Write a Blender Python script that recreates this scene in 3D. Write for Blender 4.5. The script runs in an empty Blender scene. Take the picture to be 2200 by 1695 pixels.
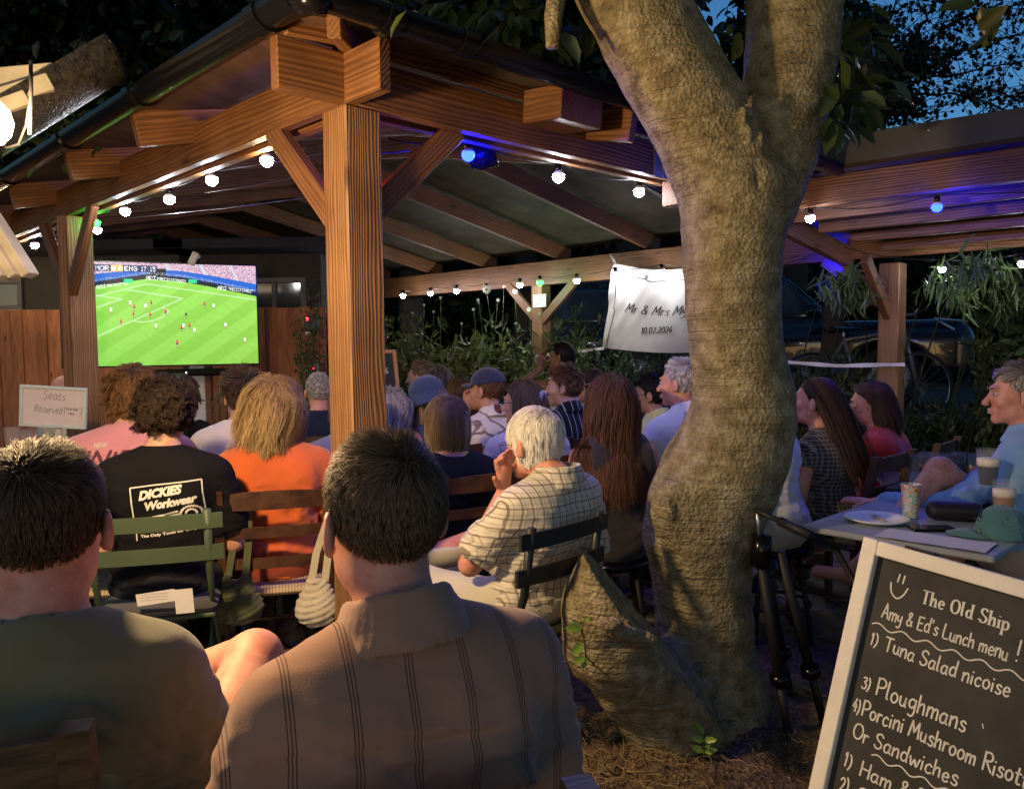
import bpy, math, random
import numpy as np
from mathutils import Vector, Matrix
from mathutils.bvhtree import BVHTree
sc = bpy.context.scene
COL = sc.collection
R_ = math.radians
# ------------------------------------------------------------------ camera, world, exposure
CH = 1.40
FPX, PITCH, ROLL = 1723.36, 0.06314, 0.01105
_fw = np.array([0, math.cos(PITCH), -math.sin(PITCH)]); _r = np.array([1.0, 0, 0]); _u = np.array([0, math.sin(PITCH), math.cos(PITCH)])
_r2 = math.cos(ROLL)*_r - math.sin(ROLL)*_u; _u2 = math.sin(ROLL)*_r + math.cos(ROLL)*_u
cam_d = bpy.data.cameras.new('camera'); cam = bpy.data.objects.new('camera', cam_d); COL.objects.link(cam)
cam_d.sensor_width = 36; cam_d.lens = FPX/2200*36; cam_d.clip_start = .05; cam_d.clip_end = 500
cam.matrix_world = Matrix(((_r2[0], _u2[0], -_fw[0], 0), (_r2[1], _u2[1], -_fw[1], 0), (_r2[2], _u2[2], -_fw[2], CH), (0, 0, 0, 1)))
sc.camera = cam
w = bpy.data.worlds.new('World'); sc.world = w; w.use_nodes = True
nt = w.node_tree; bg = nt.nodes['Background']
sky = nt.nodes.new('ShaderNodeTexSky'); sky.sky_type = 'NISHITA'; sky.sun_disc = False
sky.sun_elevation = R_(5.0); sky.sun_rotation = R_(200); sky.ozone_density = 4.5
nt.links.new(sky.outputs[0], bg.inputs[0]); bg.inputs[1].default_value = SKY_STRENGTH = .115
sc.view_settings.view_transform = 'Standard'; sc.view_settings.look = 'None'; sc.view_settings.exposure = 0.60; sc.view_settings.gamma = 1
LAMP_POWER = 135.0
sc.cycles.max_bounces = 5; sc.cycles.diffuse_bounces = 3; sc.cycles.glossy_bounces = 3; sc.cycles.transmission_bounces = 5; sc.cycles.sample_clamp_indirect = 4

def ray(px, py):
    d = _fw + _r2*((px-1100)/FPX) - _u2*((py-847.5)/FPX)
    return d
def pt(px, py, Y):                      # world point seen at a measured spot of the photograph, Y metres ahead
    d = ray(px, py); return np.array([0, 0, CH]) + d*(Y/d[1])
def on_z(px, py, z):
    d = ray(px, py); return np.array([0, 0, CH]) + d*((z-CH)/d[2])
def on_plane(px, py, p0, n):
    d = ray(px, py); c = np.array([0, 0, CH]); return c + d*(np.dot(np.array(p0)-c, n)/np.dot(d, n))

# ------------------------------------------------------------------ objects
def tag(o, label=None, cat=None, group=None, kind=None):
    if label: o['label'] = label
    if cat: o['category'] = cat
    if group: o['group'] = group
    if kind: o['kind'] = kind
    return o
def empty(name, loc=(0, 0, 0), rz=0, label=None, cat=None, group=None):
    o = bpy.data.objects.new(name, None); COL.objects.link(o); o.empty_display_size = .1
    o.location = Vector([float(v) for v in loc]); o.rotation_euler = (0, 0, rz)
    return tag(o, label, cat, group)
def mesh(name, V, F, mat=None, parent=None, smooth=True, cols=None, mats=None, mi=None, fcols=None):
    """V Nx3; F = array Mx3/Mx4 or a list of such arrays/lists"""
    me = bpy.data.meshes.new(name)
    V = np.asarray(V, dtype=np.float32).reshape(-1, 3)
    if isinstance(F, np.ndarray) and F.ndim == 2:
        n = F.shape[1]; me.vertices.add(len(V)); me.vertices.foreach_set('co', V.ravel())
        me.loops.add(F.size); me.loops.foreach_set('vertex_index', F.astype(np.int32).ravel())
        me.polygons.add(len(F)); me.polygons.foreach_set('loop_start', np.arange(0, F.size, n, dtype=np.int32))
        me.update(calc_edges=True)
    else:
        me.from_pydata(V.tolist(), [], [list(map(int, f)) for f in F])
    me.polygons.foreach_set('use_smooth', [bool(smooth)]*len(me.polygons))
    if cols is not None:
        a = me.color_attributes.new('col', 'FLOAT_COLOR', 'POINT')
        c = np.ones((len(V), 4), dtype=np.float32); c[:, :cols.shape[1]] = cols; a.data.foreach_set('color', c.ravel())
    for m in (mats or ([mat] if mat else [])): me.materials.append(m)
    if mi is not None: me.polygons.foreach_set('material_index', np.asarray(mi, dtype=np.int32))
    me.update()
    o = bpy.data.objects.new(name, me); COL.objects.link(o)
    if parent: o.parent = parent
    return o
class MB:
    """collects pieces of one mesh"""
    def __init__(s): s.v = []; s.f = []; s.n = 0
    def add(s, V, F):
        s.v.append(np.asarray(V, float).reshape(-1, 3)); s.f += [tuple(int(i)+s.n for i in f) for f in F]; s.n += len(s.v[-1]); return s
    def box(s, c, d, M=None, bev=0.0):
        hx, hy, hz = d[0]/2, d[1]/2, d[2]/2
        if bev > 0:
            b = min(bev, hx*.9, hy*.9, hz*.9); V = []
            for sx in (-1, 1):
                for sy in (-1, 1):
                    for sz in (-1, 1):
                        V += [(sx*(hx-b), sy*(hy-b), sz*hz), (sx*(hx-b), sy*hy, sz*(hz-b)), (sx*hx, sy*(hy-b), sz*(hz-b))]
            V = np.array(V)
            from_ = bpy_hull(V); F = from_
        else:
            V = np.array([(x, y, z) for x in (-hx, hx) for y in (-hy, hy) for z in (-hz, hz)])
            F = [(0, 1, 3, 2), (4, 6, 7, 5), (0, 4, 5, 1), (2, 3, 7, 6), (0, 2, 6, 4), (1, 5, 7, 3)]
        if M is not None: V = V @ np.asarray(M).T
        return s.add(V+np.asarray(c, float), F)
    def tube(s, pts, r, n=8, cap=True):
        pts = np.asarray(pts, float); m = len(pts); r = np.broadcast_to(np.asarray(r, float), (m,))
        t = np.gradient(pts, axis=0) if m > 2 else np.array([pts[1]-pts[0]]*2)
        t /= np.linalg.norm(t, axis=1)[:, None]+1e-9
        a = np.array([0, 0, 1.0]) if abs(t[0][2]) < .9 else np.array([1.0, 0, 0])
        x = np.cross(t[0], a); x /= np.linalg.norm(x); V = []
        for i in range(m):
            x = x - t[i]*np.dot(x, t[i]); x /= np.linalg.norm(x)+1e-9; y = np.cross(t[i], x)
            for k in range(n):
                q = 2*math.pi*k/n; V.append(pts[i]+r[i]*(math.cos(q)*x+math.sin(q)*y))
        F = [(i*n+k, i*n+(k+1) % n, (i+1)*n+(k+1) % n, (i+1)*n+k) for i in range(m-1) for k in range(n)]
        if cap: F += [tuple(range(n))[::-1], tuple((m-1)*n+k for k in range(n))]
        return s.add(V, F)
    def lathe(s, prof, c=(0, 0, 0), n=24, M=None):
        V = [(r*math.cos(2*math.pi*k/n), r*math.sin(2*math.pi*k/n), z) for r, z in prof for k in range(n)]
        V = np.array(V)
        if M is not None: V = V @ np.asarray(M).T
        m = len(prof)
        F = [(i*n+k, i*n+(k+1) % n, (i+1)*n+(k+1) % n, (i+1)*n+k) for i in range(m-1) for k in range(n)]
        if prof[0][0] > 1e-6: F.append(tuple(range(n))[::-1])
        if prof[-1][0] > 1e-6: F.append(tuple((m-1)*n+k for k in range(n)))
        return s.add(V+np.asarray(c, float), F)
    def prism(s, poly, h0, h1, M=None, c=(0, 0, 0)):
        n = len(poly); V = np.array([(x, y, h0) for x, y in poly]+[(x, y, h1) for x, y in poly], float)
        if M is not None: V = V @ np.asarray(M).T
        F = [tuple(range(n))[::-1], tuple(range(n, 2*n))]+[(i, (i+1) % n, n+(i+1) % n, n+i) for i in range(n)]
        return s.add(V+np.asarray(c, float), F)
    def build(s, name, mat=None, parent=None, smooth=False):
        if not s.v: return None
        return mesh(name, np.concatenate(s.v), s.f, mat, parent, smooth)
_hc = {}
def bpy_hull(V):
    import bmesh
    key = tuple(np.round(V.ravel(), 5))
    if key in _hc: return _hc[key]
    bm = bmesh.new(); vs = [bm.verts.new(v) for v in V]; bm.verts.index_update()
    idx = {v: i for i, v in enumerate(vs)}
    bmesh.ops.convex_hull(bm, input=vs)
    bmesh.ops.dissolve_limit(bm, angle_limit=.01, verts=bm.verts, edges=bm.edges)
    F = [tuple(idx[v] for v in f.verts) for f in bm.faces]; bm.free(); _hc[key] = F
    return F
def autosmooth(o, ang=35):
    me = o.data; me.polygons.foreach_set('use_smooth', [True]*len(me.polygons)); me.set_sharp_from_angle(angle=R_(ang)); return o
def rotz(a): c, s_ = math.cos(a), math.sin(a); return np.array([[c, -s_, 0], [s_, c, 0], [0, 0, 1.0]])
def rotx(a): c, s_ = math.cos(a), math.sin(a); return np.array([[1.0, 0, 0], [0, c, -s_], [0, s_, c]])
def roty(a): c, s_ = math.cos(a), math.sin(a); return np.array([[c, 0, s_], [0, 1.0, 0], [-s_, 0, c]])
def beam(name, p0, p1, wd, ht, mat, parent, roll=0, bev=.004, up=(0, 0, 1), ofs=(0, 0)):
    """board whose own X axis runs along its length, so wood grain follows it. p0,p1 centre line"""
    p0 = np.array(p0, float); p1 = np.array(p1, float); L = np.linalg.norm(p1-p0); x = (p1-p0)/L
    z = np.array(up, float); z = z-x*np.dot(z, x); z /= np.linalg.norm(z); y = np.cross(z, x)
    b = MB().box((0, ofs[0], ofs[1]), (L, wd, ht), bev=bev); o = b.build(name, mat, None, False)
    o.matrix_world = Matrix([[*map(float, (x[i], y[i], z[i]))]+[float((p0[i]+p1[i])/2)] for i in range(3)]+[[0, 0, 0, 1]])
    if parent:
        o.parent = parent; o.matrix_parent_inverse = root_inv(parent)
    return o
def root_inv(p):
    bpy.context.view_layer.update()
    return p.matrix_world.inverted()
def copy_tree(o, parent=None):
    c = o.copy(); COL.objects.link(c); c.parent = parent
    if parent is None:
        for k in ('label',):
            if k in c: del c[k]
    for ch in [q for q in bpy.data.objects if q.parent == o]:
        copy_tree(ch, c)
    return c

# ------------------------------------------------------------------ implicit surfaces
def _nrm(v): v = np.asarray(v, float); return v/np.linalg.norm(v)
class SDF:
    def __init__(s, lo, hi, h):
        s.h = h; s.lo = np.array(lo, float); n = np.ceil((np.array(hi)-s.lo)/h).astype(int)+1
        s.ax = [s.lo[i]+h*np.arange(n[i]) for i in range(3)]
        s.F = np.full(tuple(n), 1.0, dtype=np.float32)
    def _sub(s, lo, hi):
        sl = []
        for i in range(3):
            a = max(0, int((lo[i]-s.lo[i])/s.h)-1); b = min(len(s.ax[i]), int((hi[i]-s.lo[i])/s.h)+3)
            if b <= a: return None
            sl.append(slice(a, b))
        X, Y, Z = np.meshgrid(*[s.ax[i][sl[i]] for i in range(3)], indexing='ij', sparse=True)
        return tuple(sl), X, Y, Z
    def _mix(s, sl, d, k, op):
        f = s.F[sl]
        if op == 'sub':
            a, b = f, -d
            if k > 0:
                hh = np.clip(.5-.5*(a-b)/k, 0, 1); s.F[sl] = a*(1-hh)+b*hh+k*hh*(1-hh)
            else: s.F[sl] = np.maximum(a, b)
        else:
            if k > 0:
                hh = np.clip(.5+.5*(f-d)/k, 0, 1); s.F[sl] = f*(1-hh)+d*hh-k*hh*(1-hh)
            else: s.F[sl] = np.minimum(f, d)
    def ell(s, c, r, M=None, k=.02, op='add'):
        c = np.array(c, float); r = np.array(r, float); R = max(r)+k*1.5+2*s.h
        q = s._sub(c-R, c+R)
        if q is None: return s
        sl, X, Y, Z = q; X = X-c[0]; Y = Y-c[1]; Z = Z-c[2]
        if M is not None:
            M = np.asarray(M); X, Y, Z = (M[0, 0]*X+M[1, 0]*Y+M[2, 0]*Z, M[0, 1]*X+M[1, 1]*Y+M[2, 1]*Z, M[0, 2]*X+M[1, 2]*Y+M[2, 2]*Z)
        k0 = np.sqrt((X/r[0])**2+(Y/r[1])**2+(Z/r[2])**2); k1 = np.sqrt((X/r[0]**2)**2+(Y/r[1]**2)**2+(Z/r[2]**2)**2)+1e-6
        s._mix(sl, k0*(k0-1)/k1, k, op); return s
    def cap(s, a, b, ra, rb=None, k=.02, op='add', cut=False, sq=None):
        rb = ra if rb is None else rb; a = np.array(a, float); b = np.array(b, float); R = max(ra, rb)+k*1.5+2*s.h
        q = s._sub(np.minimum(a, b)-R, np.maximum(a, b)+R)
        if q is None: return s
        sl, X, Y, Z = q; ab = b-a; L2 = ab@ab+1e-9
        t0 = ((X-a[0])*ab[0]+(Y-a[1])*ab[1]+(Z-a[2])*ab[2])/L2; t = np.clip(t0, 0, 1)
        dx, dy, dz = X-a[0]-t*ab[0], Y-a[1]-t*ab[1], Z-a[2]-t*ab[2]
        if sq is not None:      # squash: direction and factor
            n, fct = sq; dn = dx*n[0]+dy*n[1]+dz*n[2]; e = (fct-1)*dn; dx, dy, dz = dx+e*n[0], dy+e*n[1], dz+e*n[2]
        d = np.sqrt(dx**2+dy**2+dz**2)-(ra+t*(rb-ra))
        if cut: d = np.maximum(d, (t0-1)*math.sqrt(L2))
        s._mix(sl, d, k, op); return s
    def plane(s, p, n):              # keep the side n points away from
        X, Y, Z = np.meshgrid(*s.ax, indexing='ij', sparse=True); n = _nrm(n)
        s.F = np.maximum(s.F, ((X-p[0])*n[0]+(Y-p[1])*n[1]+(Z-p[2])*n[2]).astype(np.float32)); return s
    def warp(s, fn, band=.06):       # add fn(x,y,z) near the surface
        m = np.abs(s.F) < band; I = np.nonzero(m)
        s.F[m] += fn(s.ax[0][I[0]], s.ax[1][I[1]], s.ax[2][I[2]]).astype(np.float32); return s
    def net(s):
        F = s.F; F = F.copy()
        for ax in range(3):
            sl = [slice(None)]*3
            for e in (0, -1): sl[ax] = e; F[tuple(sl)] = np.maximum(F[tuple(sl)], 1e-3)
        ins = F < 0; n = np.array(F.shape)-1
        def cor(A, o): return A[o[0]:o[0]+n[0], o[1]:o[1]+n[1], o[2]:o[2]+n[2]]
        C = [(i, j, k) for i in (0, 1) for j in (0, 1) for k in (0, 1)]
        cnt = sum(cor(ins, o).astype(np.int8) for o in C); act = (cnt > 0) & (cnt < 8); I = np.nonzero(act); N = len(I[0])
        if N == 0: return np.zeros((0, 3)), np.zeros((0, 4), int)
        cv = {o: F[I[0]+o[0], I[1]+o[1], I[2]+o[2]] for o in C}; P = np.zeros((N, 3)); W = np.zeros(N)
        for o in C:
            for ax in range(3):
                if o[ax] == 0:
                    o2 = list(o); o2[ax] = 1; o2 = tuple(o2); f0, f1 = cv[o], cv[o2]; m = (f0 < 0) != (f1 < 0)
                    t = np.where(m, f0/np.where(m, f0-f1, 1), 0); pos = np.tile(np.array(o, float), (N, 1)); pos[:, ax] += t
                    P += pos*m[:, None]; W += m
        P = P/W[:, None]+np.stack(I, 1); V = P*s.h+s.lo
        idx = np.full(tuple(n), -1, dtype=np.int64); idx[I] = np.arange(N); Q = []
        for ax in range(3):
            a1, a2 = (ax+1) % 3, (ax+2) % 3; s0 = [slice(1, -1)]*3; s1 = [slice(1, -1)]*3; s0[ax] = slice(0, -1); s1[ax] = slice(1, None)
            f0, f1 = ins[tuple(s0)], ins[tuple(s1)]; m = f0 != f1; J = np.stack(np.nonzero(m), 1); J[:, a1] += 1; J[:, a2] += 1
            if len(J) == 0: continue
            flip = f1[m]
            def g(d1, d2): K = J.copy(); K[:, a1] -= d1; K[:, a2] -= d2; return idx[K[:, 0], K[:, 1], K[:, 2]]
            q = np.stack([g(1, 1), g(0, 1), g(0, 0), g(1, 0)], 1); q[flip] = q[flip][:, ::-1]; Q.append(q)
        return V, np.concatenate(Q)
def nz(x, y, z, seed=0, f=1.0, oct=2):
    rs = np.random.RandomState(seed); out = 0; a = 1.0
    for o in range(oct):
        for k in range(5):
            d = rs.normal(size=3)*f; p = rs.rand()*6.28; d2 = rs.normal(size=3)*f*.6
            out = out + a*np.sin(d[0]*x+d[1]*y+d[2]*z+p+1.3*np.sin(d2[0]*x+d2[1]*y+d2[2]*z+p*2))
        f *= 2.1; a *= .5
    return out/4.5

# ------------------------------------------------------------------ materials
def newmat(name):
    m = bpy.data.materials.new(name); m.use_nodes = True; n = m.node_tree.nodes; return m, m.node_tree, n['Principled BSDF']
def N(t, ty, **kw):
    n = t.nodes.new(ty)
    for k, v in kw.items():
        if hasattr(n, k): setattr(n, k, v)
        else: n.inputs[k.replace('_', ' ')].default_value = v
    return n
def ramp(t, stops):
    r = t.nodes.new('ShaderNodeValToRGB'); e = r.color_ramp.elements
    while len(e) < len(stops): e.new(.5)
    for i, (p, c) in enumerate(stops): e[i].position = p; e[i].color = (*c, 1) if len(c) == 3 else c
    return r
def pm(name, c, rough=.6, var=.18, vs=9.0, bump=.25, bs=60.0, metal=0.0, spec=.4, sss=0.0, sheen=0.0, c2=None, stretch=(1, 1, 1), coat=0.0):
    m, t, b = newmat(name); L = t.links.new
    tc = N(t, 'ShaderNodeTexCoord'); mp = N(t, 'ShaderNodeMapping'); mp.inputs['Scale'].default_value = stretch; L(tc.outputs['Object'], mp.inputs[0])
    n1 = N(t, 'ShaderNodeTexNoise', Scale=vs, Detail=5.0, Roughness=.6); L(mp.outputs[0], n1.inputs['Vector'])
    c = np.array(c, float); ca = c*(1-var); cb = np.array(c2, float) if c2 is not None else np.clip(c*(1+var), 0, 1)
    r = ramp(t, [(.3, tuple(ca)), (.7, tuple(cb))]); L(n1.outputs[0], r.inputs[0]); L(r.outputs[0], b.inputs['Base Color'])
    b.inputs['Roughness'].default_value = rough; b.inputs['Metallic'].default_value = metal; b.inputs['Specular IOR Level'].default_value = spec
    b.inputs['Coat Weight'].default_value = coat
    if sss: b.inputs['Subsurface Weight'].default_value = sss; b.inputs['Subsurface Radius'].default_value = (.012, .005, .003); b.inputs['Subsurface Scale'].default_value = 1.0
    if sheen: b.inputs['Sheen Weight'].default_value = sheen; b.inputs['Sheen Roughness'].default_value = .6
    if bump:
        n2 = N(t, 'ShaderNodeTexNoise', Scale=bs, Detail=4.0); L(mp.outputs[0], n2.inputs['Vector'])
        bp = N(t, 'ShaderNodeBump', Strength=bump, Distance=.004); L(n2.outputs[0], bp.inputs['Height']); L(bp.outputs[0], b.inputs['Normal'])
    return m
def emis(name, c, s):
    m, t, b = newmat(name); b.inputs['Base Color'].default_value = (*c, 1); b.inputs['Emission Color'].default_value = (*c, 1); b.inputs['Emission Strength'].default_value = s; return m
def wood(name, dark, light, rings=26.0, rough=.55, bump=.5, knots=True):
    m, t, b = newmat(name); L = t.links.new
    tc = N(t, 'ShaderNodeTexCoord'); oi = N(t, 'ShaderNodeObjectInfo')
    ad = N(t, 'ShaderNodeVectorMath', operation='ADD'); ml = N(t, 'ShaderNodeMath', operation='MULTIPLY'); ml.inputs[1].default_value = 7.0
    L(oi.outputs['Random'], ml.inputs[0]); L(tc.outputs['Object'], ad.inputs[0]); L(ml.outputs[0], ad.inputs[1])
    mp = N(t, 'ShaderNodeMapping'); mp.inputs['Scale'].default_value = (.16, 1, 1); L(ad.outputs[0], mp.inputs[0])
    n0 = N(t, 'ShaderNodeTexNoise', Scale=5.0, Detail=2.0); L(mp.outputs[0], n0.inputs['Vector'])
    mx = N(t, 'ShaderNodeVectorMath', operation='MULTIPLY_ADD'); mx.inputs[1].default_value = (.09, .09, .09)
    L(n0.outputs['Color'], mx.inputs[0]); L(mp.outputs[0], mx.inputs[2])
    wv = N(t, 'ShaderNodeTexWave', wave_type='RINGS', rings_direction='X', Scale=rings, Distortion=1.3, Detail=2.0, Detail_Scale=.8); L(mx.outputs[0], wv.inputs['Vector'])
    mp2 = N(t, 'ShaderNodeMapping'); mp2.inputs['Scale'].default_value = (3, 110, 110); L(ad.outputs[0], mp2.inputs[0])
    n2 = N(t, 'ShaderNodeTexNoise', Scale=1.0, Detail=4.0); L(mp2.outputs[0], n2.inputs['Vector'])
    r = ramp(t, [(.0, tuple(dark)), (.55, tuple((np.array(dark)+np.array(light))/2)), (1.0, tuple(light))]); L(wv.outputs[0], r.inputs[0])
    n3 = N(t, 'ShaderNodeTexNoise', Scale=3.0, Detail=3.0); L(tc.outputs['Object'], n3.inputs['Vector'])
    r3 = ramp(t, [(.3, (.62, .6, .58)), (.7, (1.1, 1.1, 1.1))]); L(n3.outputs[0], r3.inputs[0])
    r2 = ramp(t, [(.35, (.7, .66, .62)), (.65, (1.05, 1.05, 1.05))]); L(n2.outputs[0], r2.inputs[0])
    m1 = N(t, 'ShaderNodeMix', data_type='RGBA', blend_type='MULTIPLY'); m1.inputs[0].default_value = 1; L(r.outputs[0], m1.inputs[6]); L(r2.outputs[0], m1.inputs[7])
    m2 = N(t, 'ShaderNodeMix', data_type='RGBA', blend_type='MULTIPLY'); m2.inputs[0].default_value = 1; L(m1.outputs[2], m2.inputs[6]); L(r3.outputs[0], m2.inputs[7])
    out = m2.outputs[2]
    if knots:
        mk = N(t, 'ShaderNodeMapping'); mk.inputs['Scale'].default_value = (2.2, 7, 7); L(ad.outputs[0], mk.inputs[0])
        vo = N(t, 'ShaderNodeTexVoronoi', Scale=1.0); L(mk.outputs[0], vo.inputs['Vector'])
        rk = ramp(t, [(.05, (.25, .18, .14)), (.14, (1, 1, 1))]); L(vo.outputs['Distance'], rk.inputs[0])
        m3 = N(t, 'ShaderNodeMix', data_type='RGBA', blend_type='MULTIPLY'); m3.inputs[0].default_value = .8; L(out, m3.inputs[6]); L(rk.outputs[0], m3.inputs[7]); out = m3.outputs[2]
    L(out, b.inputs['Base Color']); b.inputs['Roughness'].default_value = rough
    hm = N(t, 'ShaderNodeMath', operation='MULTIPLY_ADD'); hm.inputs[1].default_value = .6; L(n2.outputs[0], hm.inputs[0]); L(wv.outputs[0], hm.inputs[2])
    bp = N(t, 'ShaderNodeBump', Strength=bump, Distance=.0025); L(hm.outputs[0], bp.inputs['Height']); L(bp.outputs[0], b.inputs['Normal'])
    return m
def colmat(name, rough=.5, spec=.3, emit=0.0, bump=0.0, bs=300, sheen=0.0):
    """material that reads the mesh's own colour attribute"""
    m, t, b = newmat(name); a = N(t, 'ShaderNodeVertexColor', layer_name='col'); t.links.new(a.outputs[0], b.inputs['Base Color'])
    b.inputs['Roughness'].default_value = rough; b.inputs['Specular IOR Level'].default_value = spec; b.inputs['Sheen Weight'].default_value = sheen
    if emit:
        t.links.new(a.outputs[0], b.inputs['Emission Color']); b.inputs['Emission Strength'].default_value = emit
        b.inputs['Base Color'].default_value = (0, 0, 0, 1); t.links.remove(b.inputs['Base Color'].links[0])
    if bump:
        n2 = N(t, 'ShaderNodeTexNoise', Scale=float(bs)); bp = N(t, 'ShaderNodeBump', Strength=bump, Distance=.003); t.links.new(n2.outputs[0], bp.inputs['Height']); t.links.new(bp.outputs[0], b.inputs['Normal'])
    return m
S_ = 2200/2184.0
def q(x, y, Y): return pt(x*S_, y*S_, Y)      # same, measured on the 2184-wide enlargement
# ------------------------------------------------------------------ materials of the place
M = {}
M['post'] = wood('stained_wood', (.19, .092, .034), (.36, .19, .073), 34)
M['board'] = wood('beam_wood', (.17, .074, .027), (.27, .125, .048), 22)
M['purlin'] = wood('lean_to_wood', (.16, .065, .03), (.33, .15, .07), 24)
M['sheet'] = pm('roof_sheet', (.060, .050, .028), .8, .4, 3, .3, 40, c2=(.115, .095, .052))
M['black_plastic'] = pm('black_plastic', (.004, .004, .005), .2, .1, 5, .05, 30, spec=.28, coat=.0)
M['soffit'] = pm('soffit_board', (.085, .042, .024), .75, .35, 2, .3, 40, c2=(.14, .075, .045), stretch=(6, 1, 1))
M['black_metal'] = pm('black_metal', (.010, .010, .011), .6, .1, 5, .05, 60)
M['felt'] = pm('roof_felt', (.03, .03, .035), .9, .2)
M['grey_fascia'] = pm('grey_fascia', (.085, .08, .078), .55, .12, 4, .15, 90)
M['steel'] = pm('galvanised_steel', (.42, .43, .45), .38, .15, 12, .1, 80, metal=.9)
M['fence'] = wood('fence_board', (.13, .035, .012), (.36, .115, .035), 14)
M['cream'] = pm('cream_paint', (.46, .42, .31), .55, .25, 9, .4, 60)
M['white'] = pm('white_paint', (.75, .73, .68), .45, .06, 4, .1, 30)
M['cable'] = pm('cable', (.015, .015, .015), .6, .1, 5, 0)
# ------------------------------------------------------------------ ground
def ground():
    xs = np.concatenate([np.linspace(-60, -7, 14), np.linspace(-6, 8, 57), np.linspace(9, 60, 14)]); ys = np.concatenate([np.linspace(-20, 0, 8), np.linspace(.4, 14, 55), np.linspace(16, 90, 14)])
    X, Y = np.meshgrid(xs, ys, indexing='ij'); t = np.clip((Y-8.0)/1.0, 0, 1)*np.clip((X+.4)/1.2, 0, 1)+np.clip((Y-6.9)/.6, 0, 1)*np.clip((X-2.0)/.8, 0, 1); Z = .62*np.clip(t, 0, 1)
    V = np.stack([X, Y, Z], -1).reshape(-1, 3); n, m = X.shape; I = np.arange(n*m).reshape(n, m)
    F = np.stack([I[:-1, :-1], I[1:, :-1], I[1:, 1:], I[:-1, 1:]], -1).reshape(-1, 4)
    mt, t_, b = newmat('paving'); L = t_.links.new
    tc = N(t_, 'ShaderNodeTexCoord'); br = N(t_, 'ShaderNodeTexBrick', Scale=1.0); br.inputs['Mortar Size'].default_value = .012; br.inputs['Brick Width'].default_value = .6; br.inputs['Row Height'].default_value = .45
    br.inputs['Color1'].default_value = (.17, .12, .08, 1); br.inputs['Color2'].default_value = (.11, .08, .055, 1); br.inputs['Mortar'].default_value = (.02, .015, .01, 1)
    mp = N(t_, 'ShaderNodeMapping'); mp.inputs['Rotation'].default_value = (0, 0, .8); L(tc.outputs['Object'], mp.inputs[0]); L(mp.outputs[0], br.inputs['Vector'])
    nn = N(t_, 'ShaderNodeTexNoise', Scale=7.0, Detail=8.0); L(tc.outputs['Object'], nn.inputs['Vector']); r = ramp(t_, [(.3, (.45, .45, .45)), (.7, (1.3, 1.25, 1.15))]); L(nn.outputs[0], r.inputs[0])
    mx = N(t_, 'ShaderNodeMix', data_type='RGBA', blend_type='MULTIPLY'); mx.inputs[0].default_value = 1; L(br.outputs[0], mx.inputs[6]); L(r.outputs[0], mx.inputs[7]); L(mx.outputs[2], b.inputs['Base Color'])
    b.inputs['Roughness'].default_value = .7; bp = N(t_, 'ShaderNodeBump', Strength=.5, Distance=.01); L(nn.outputs[0], bp.inputs['Height']); L(bp.outputs[0], b.inputs['Normal'])
    tag(mesh('ground', V, F, mt), kind='structure')
ground()
TREE = pt(1520, 1500, 2.95); TREE[2] = 0
def soil():
    n = 150; xs = np.linspace(-1.0, 2.0, n); ys = np.linspace(.9, 4.2, n); X, Y = np.meshgrid(xs, ys, indexing='ij')
    cx, cy = TREE[0]-.05, TREE[1]-.45; r = np.sqrt(((X-cx)/1.0)**2+((Y-cy)/1.35)**2)
    rr = np.sqrt((X-TREE[0])**2+(Y-TREE[1])**2)
    Z = .030*(1-np.clip(r, 0, 1.2)**2)+.04*np.exp(-(rr/.42)**2)+.012*nz(X, Y, 0, 3, 14, 3)+.006*nz(X, Y, 0, 4, 60, 2)
    V = np.stack([X, Y, Z], -1).reshape(-1, 3); I = np.arange(n*n).reshape(n, n); F = np.stack([I[:-1, :-1], I[1:, :-1], I[1:, 1:], I[:-1, 1:]], -1).reshape(-1, 4)
    keep = (r.reshape(-1)[F].max(1) < 1.12); F = F[keep]
    mt, t, b = newmat('soil'); L = t.links.new; tc = N(t, 'ShaderNodeTexCoord')
    a = N(t, 'ShaderNodeTexNoise', Scale=26.0, Detail=9.0, Roughness=.75); L(tc.outputs['Object'], a.inputs['Vector']); r_ = ramp(t, [(.32, (.035, .022, .012)), (.5, (.12, .075, .04)), (.62, (.22, .145, .08)), (.72, (.36, .27, .17))]); L(a.outputs[0], r_.inputs[0]); L(r_.outputs[0], b.inputs['Base Color'])
    v = N(t, 'ShaderNodeTexVoronoi', Scale=70.0); L(tc.outputs['Object'], v.inputs['Vector']); ad = N(t, 'ShaderNodeMath', operation='ADD'); L(a.outputs[0], ad.inputs[0]); L(v.outputs[0], ad.inputs[1])
    bp = N(t, 'ShaderNodeBump', Strength=1.0, Distance=.014); L(ad.outputs[0], bp.inputs['Height']); L(bp.outputs[0], b.inputs['Normal']); b.inputs['Roughness'].default_value = .95
    tag(mesh('soil_bed', V, F, mt), kind='structure')
    return lambda x, y: float(.030*(1-min(1.2, math.hypot((x-cx)/1.0, (y-cy)/1.35))**2)+.04*math.exp(-(((x-TREE[0])**2+(y-TREE[1])**2)/.42**2)))
soilz = soil()
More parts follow.
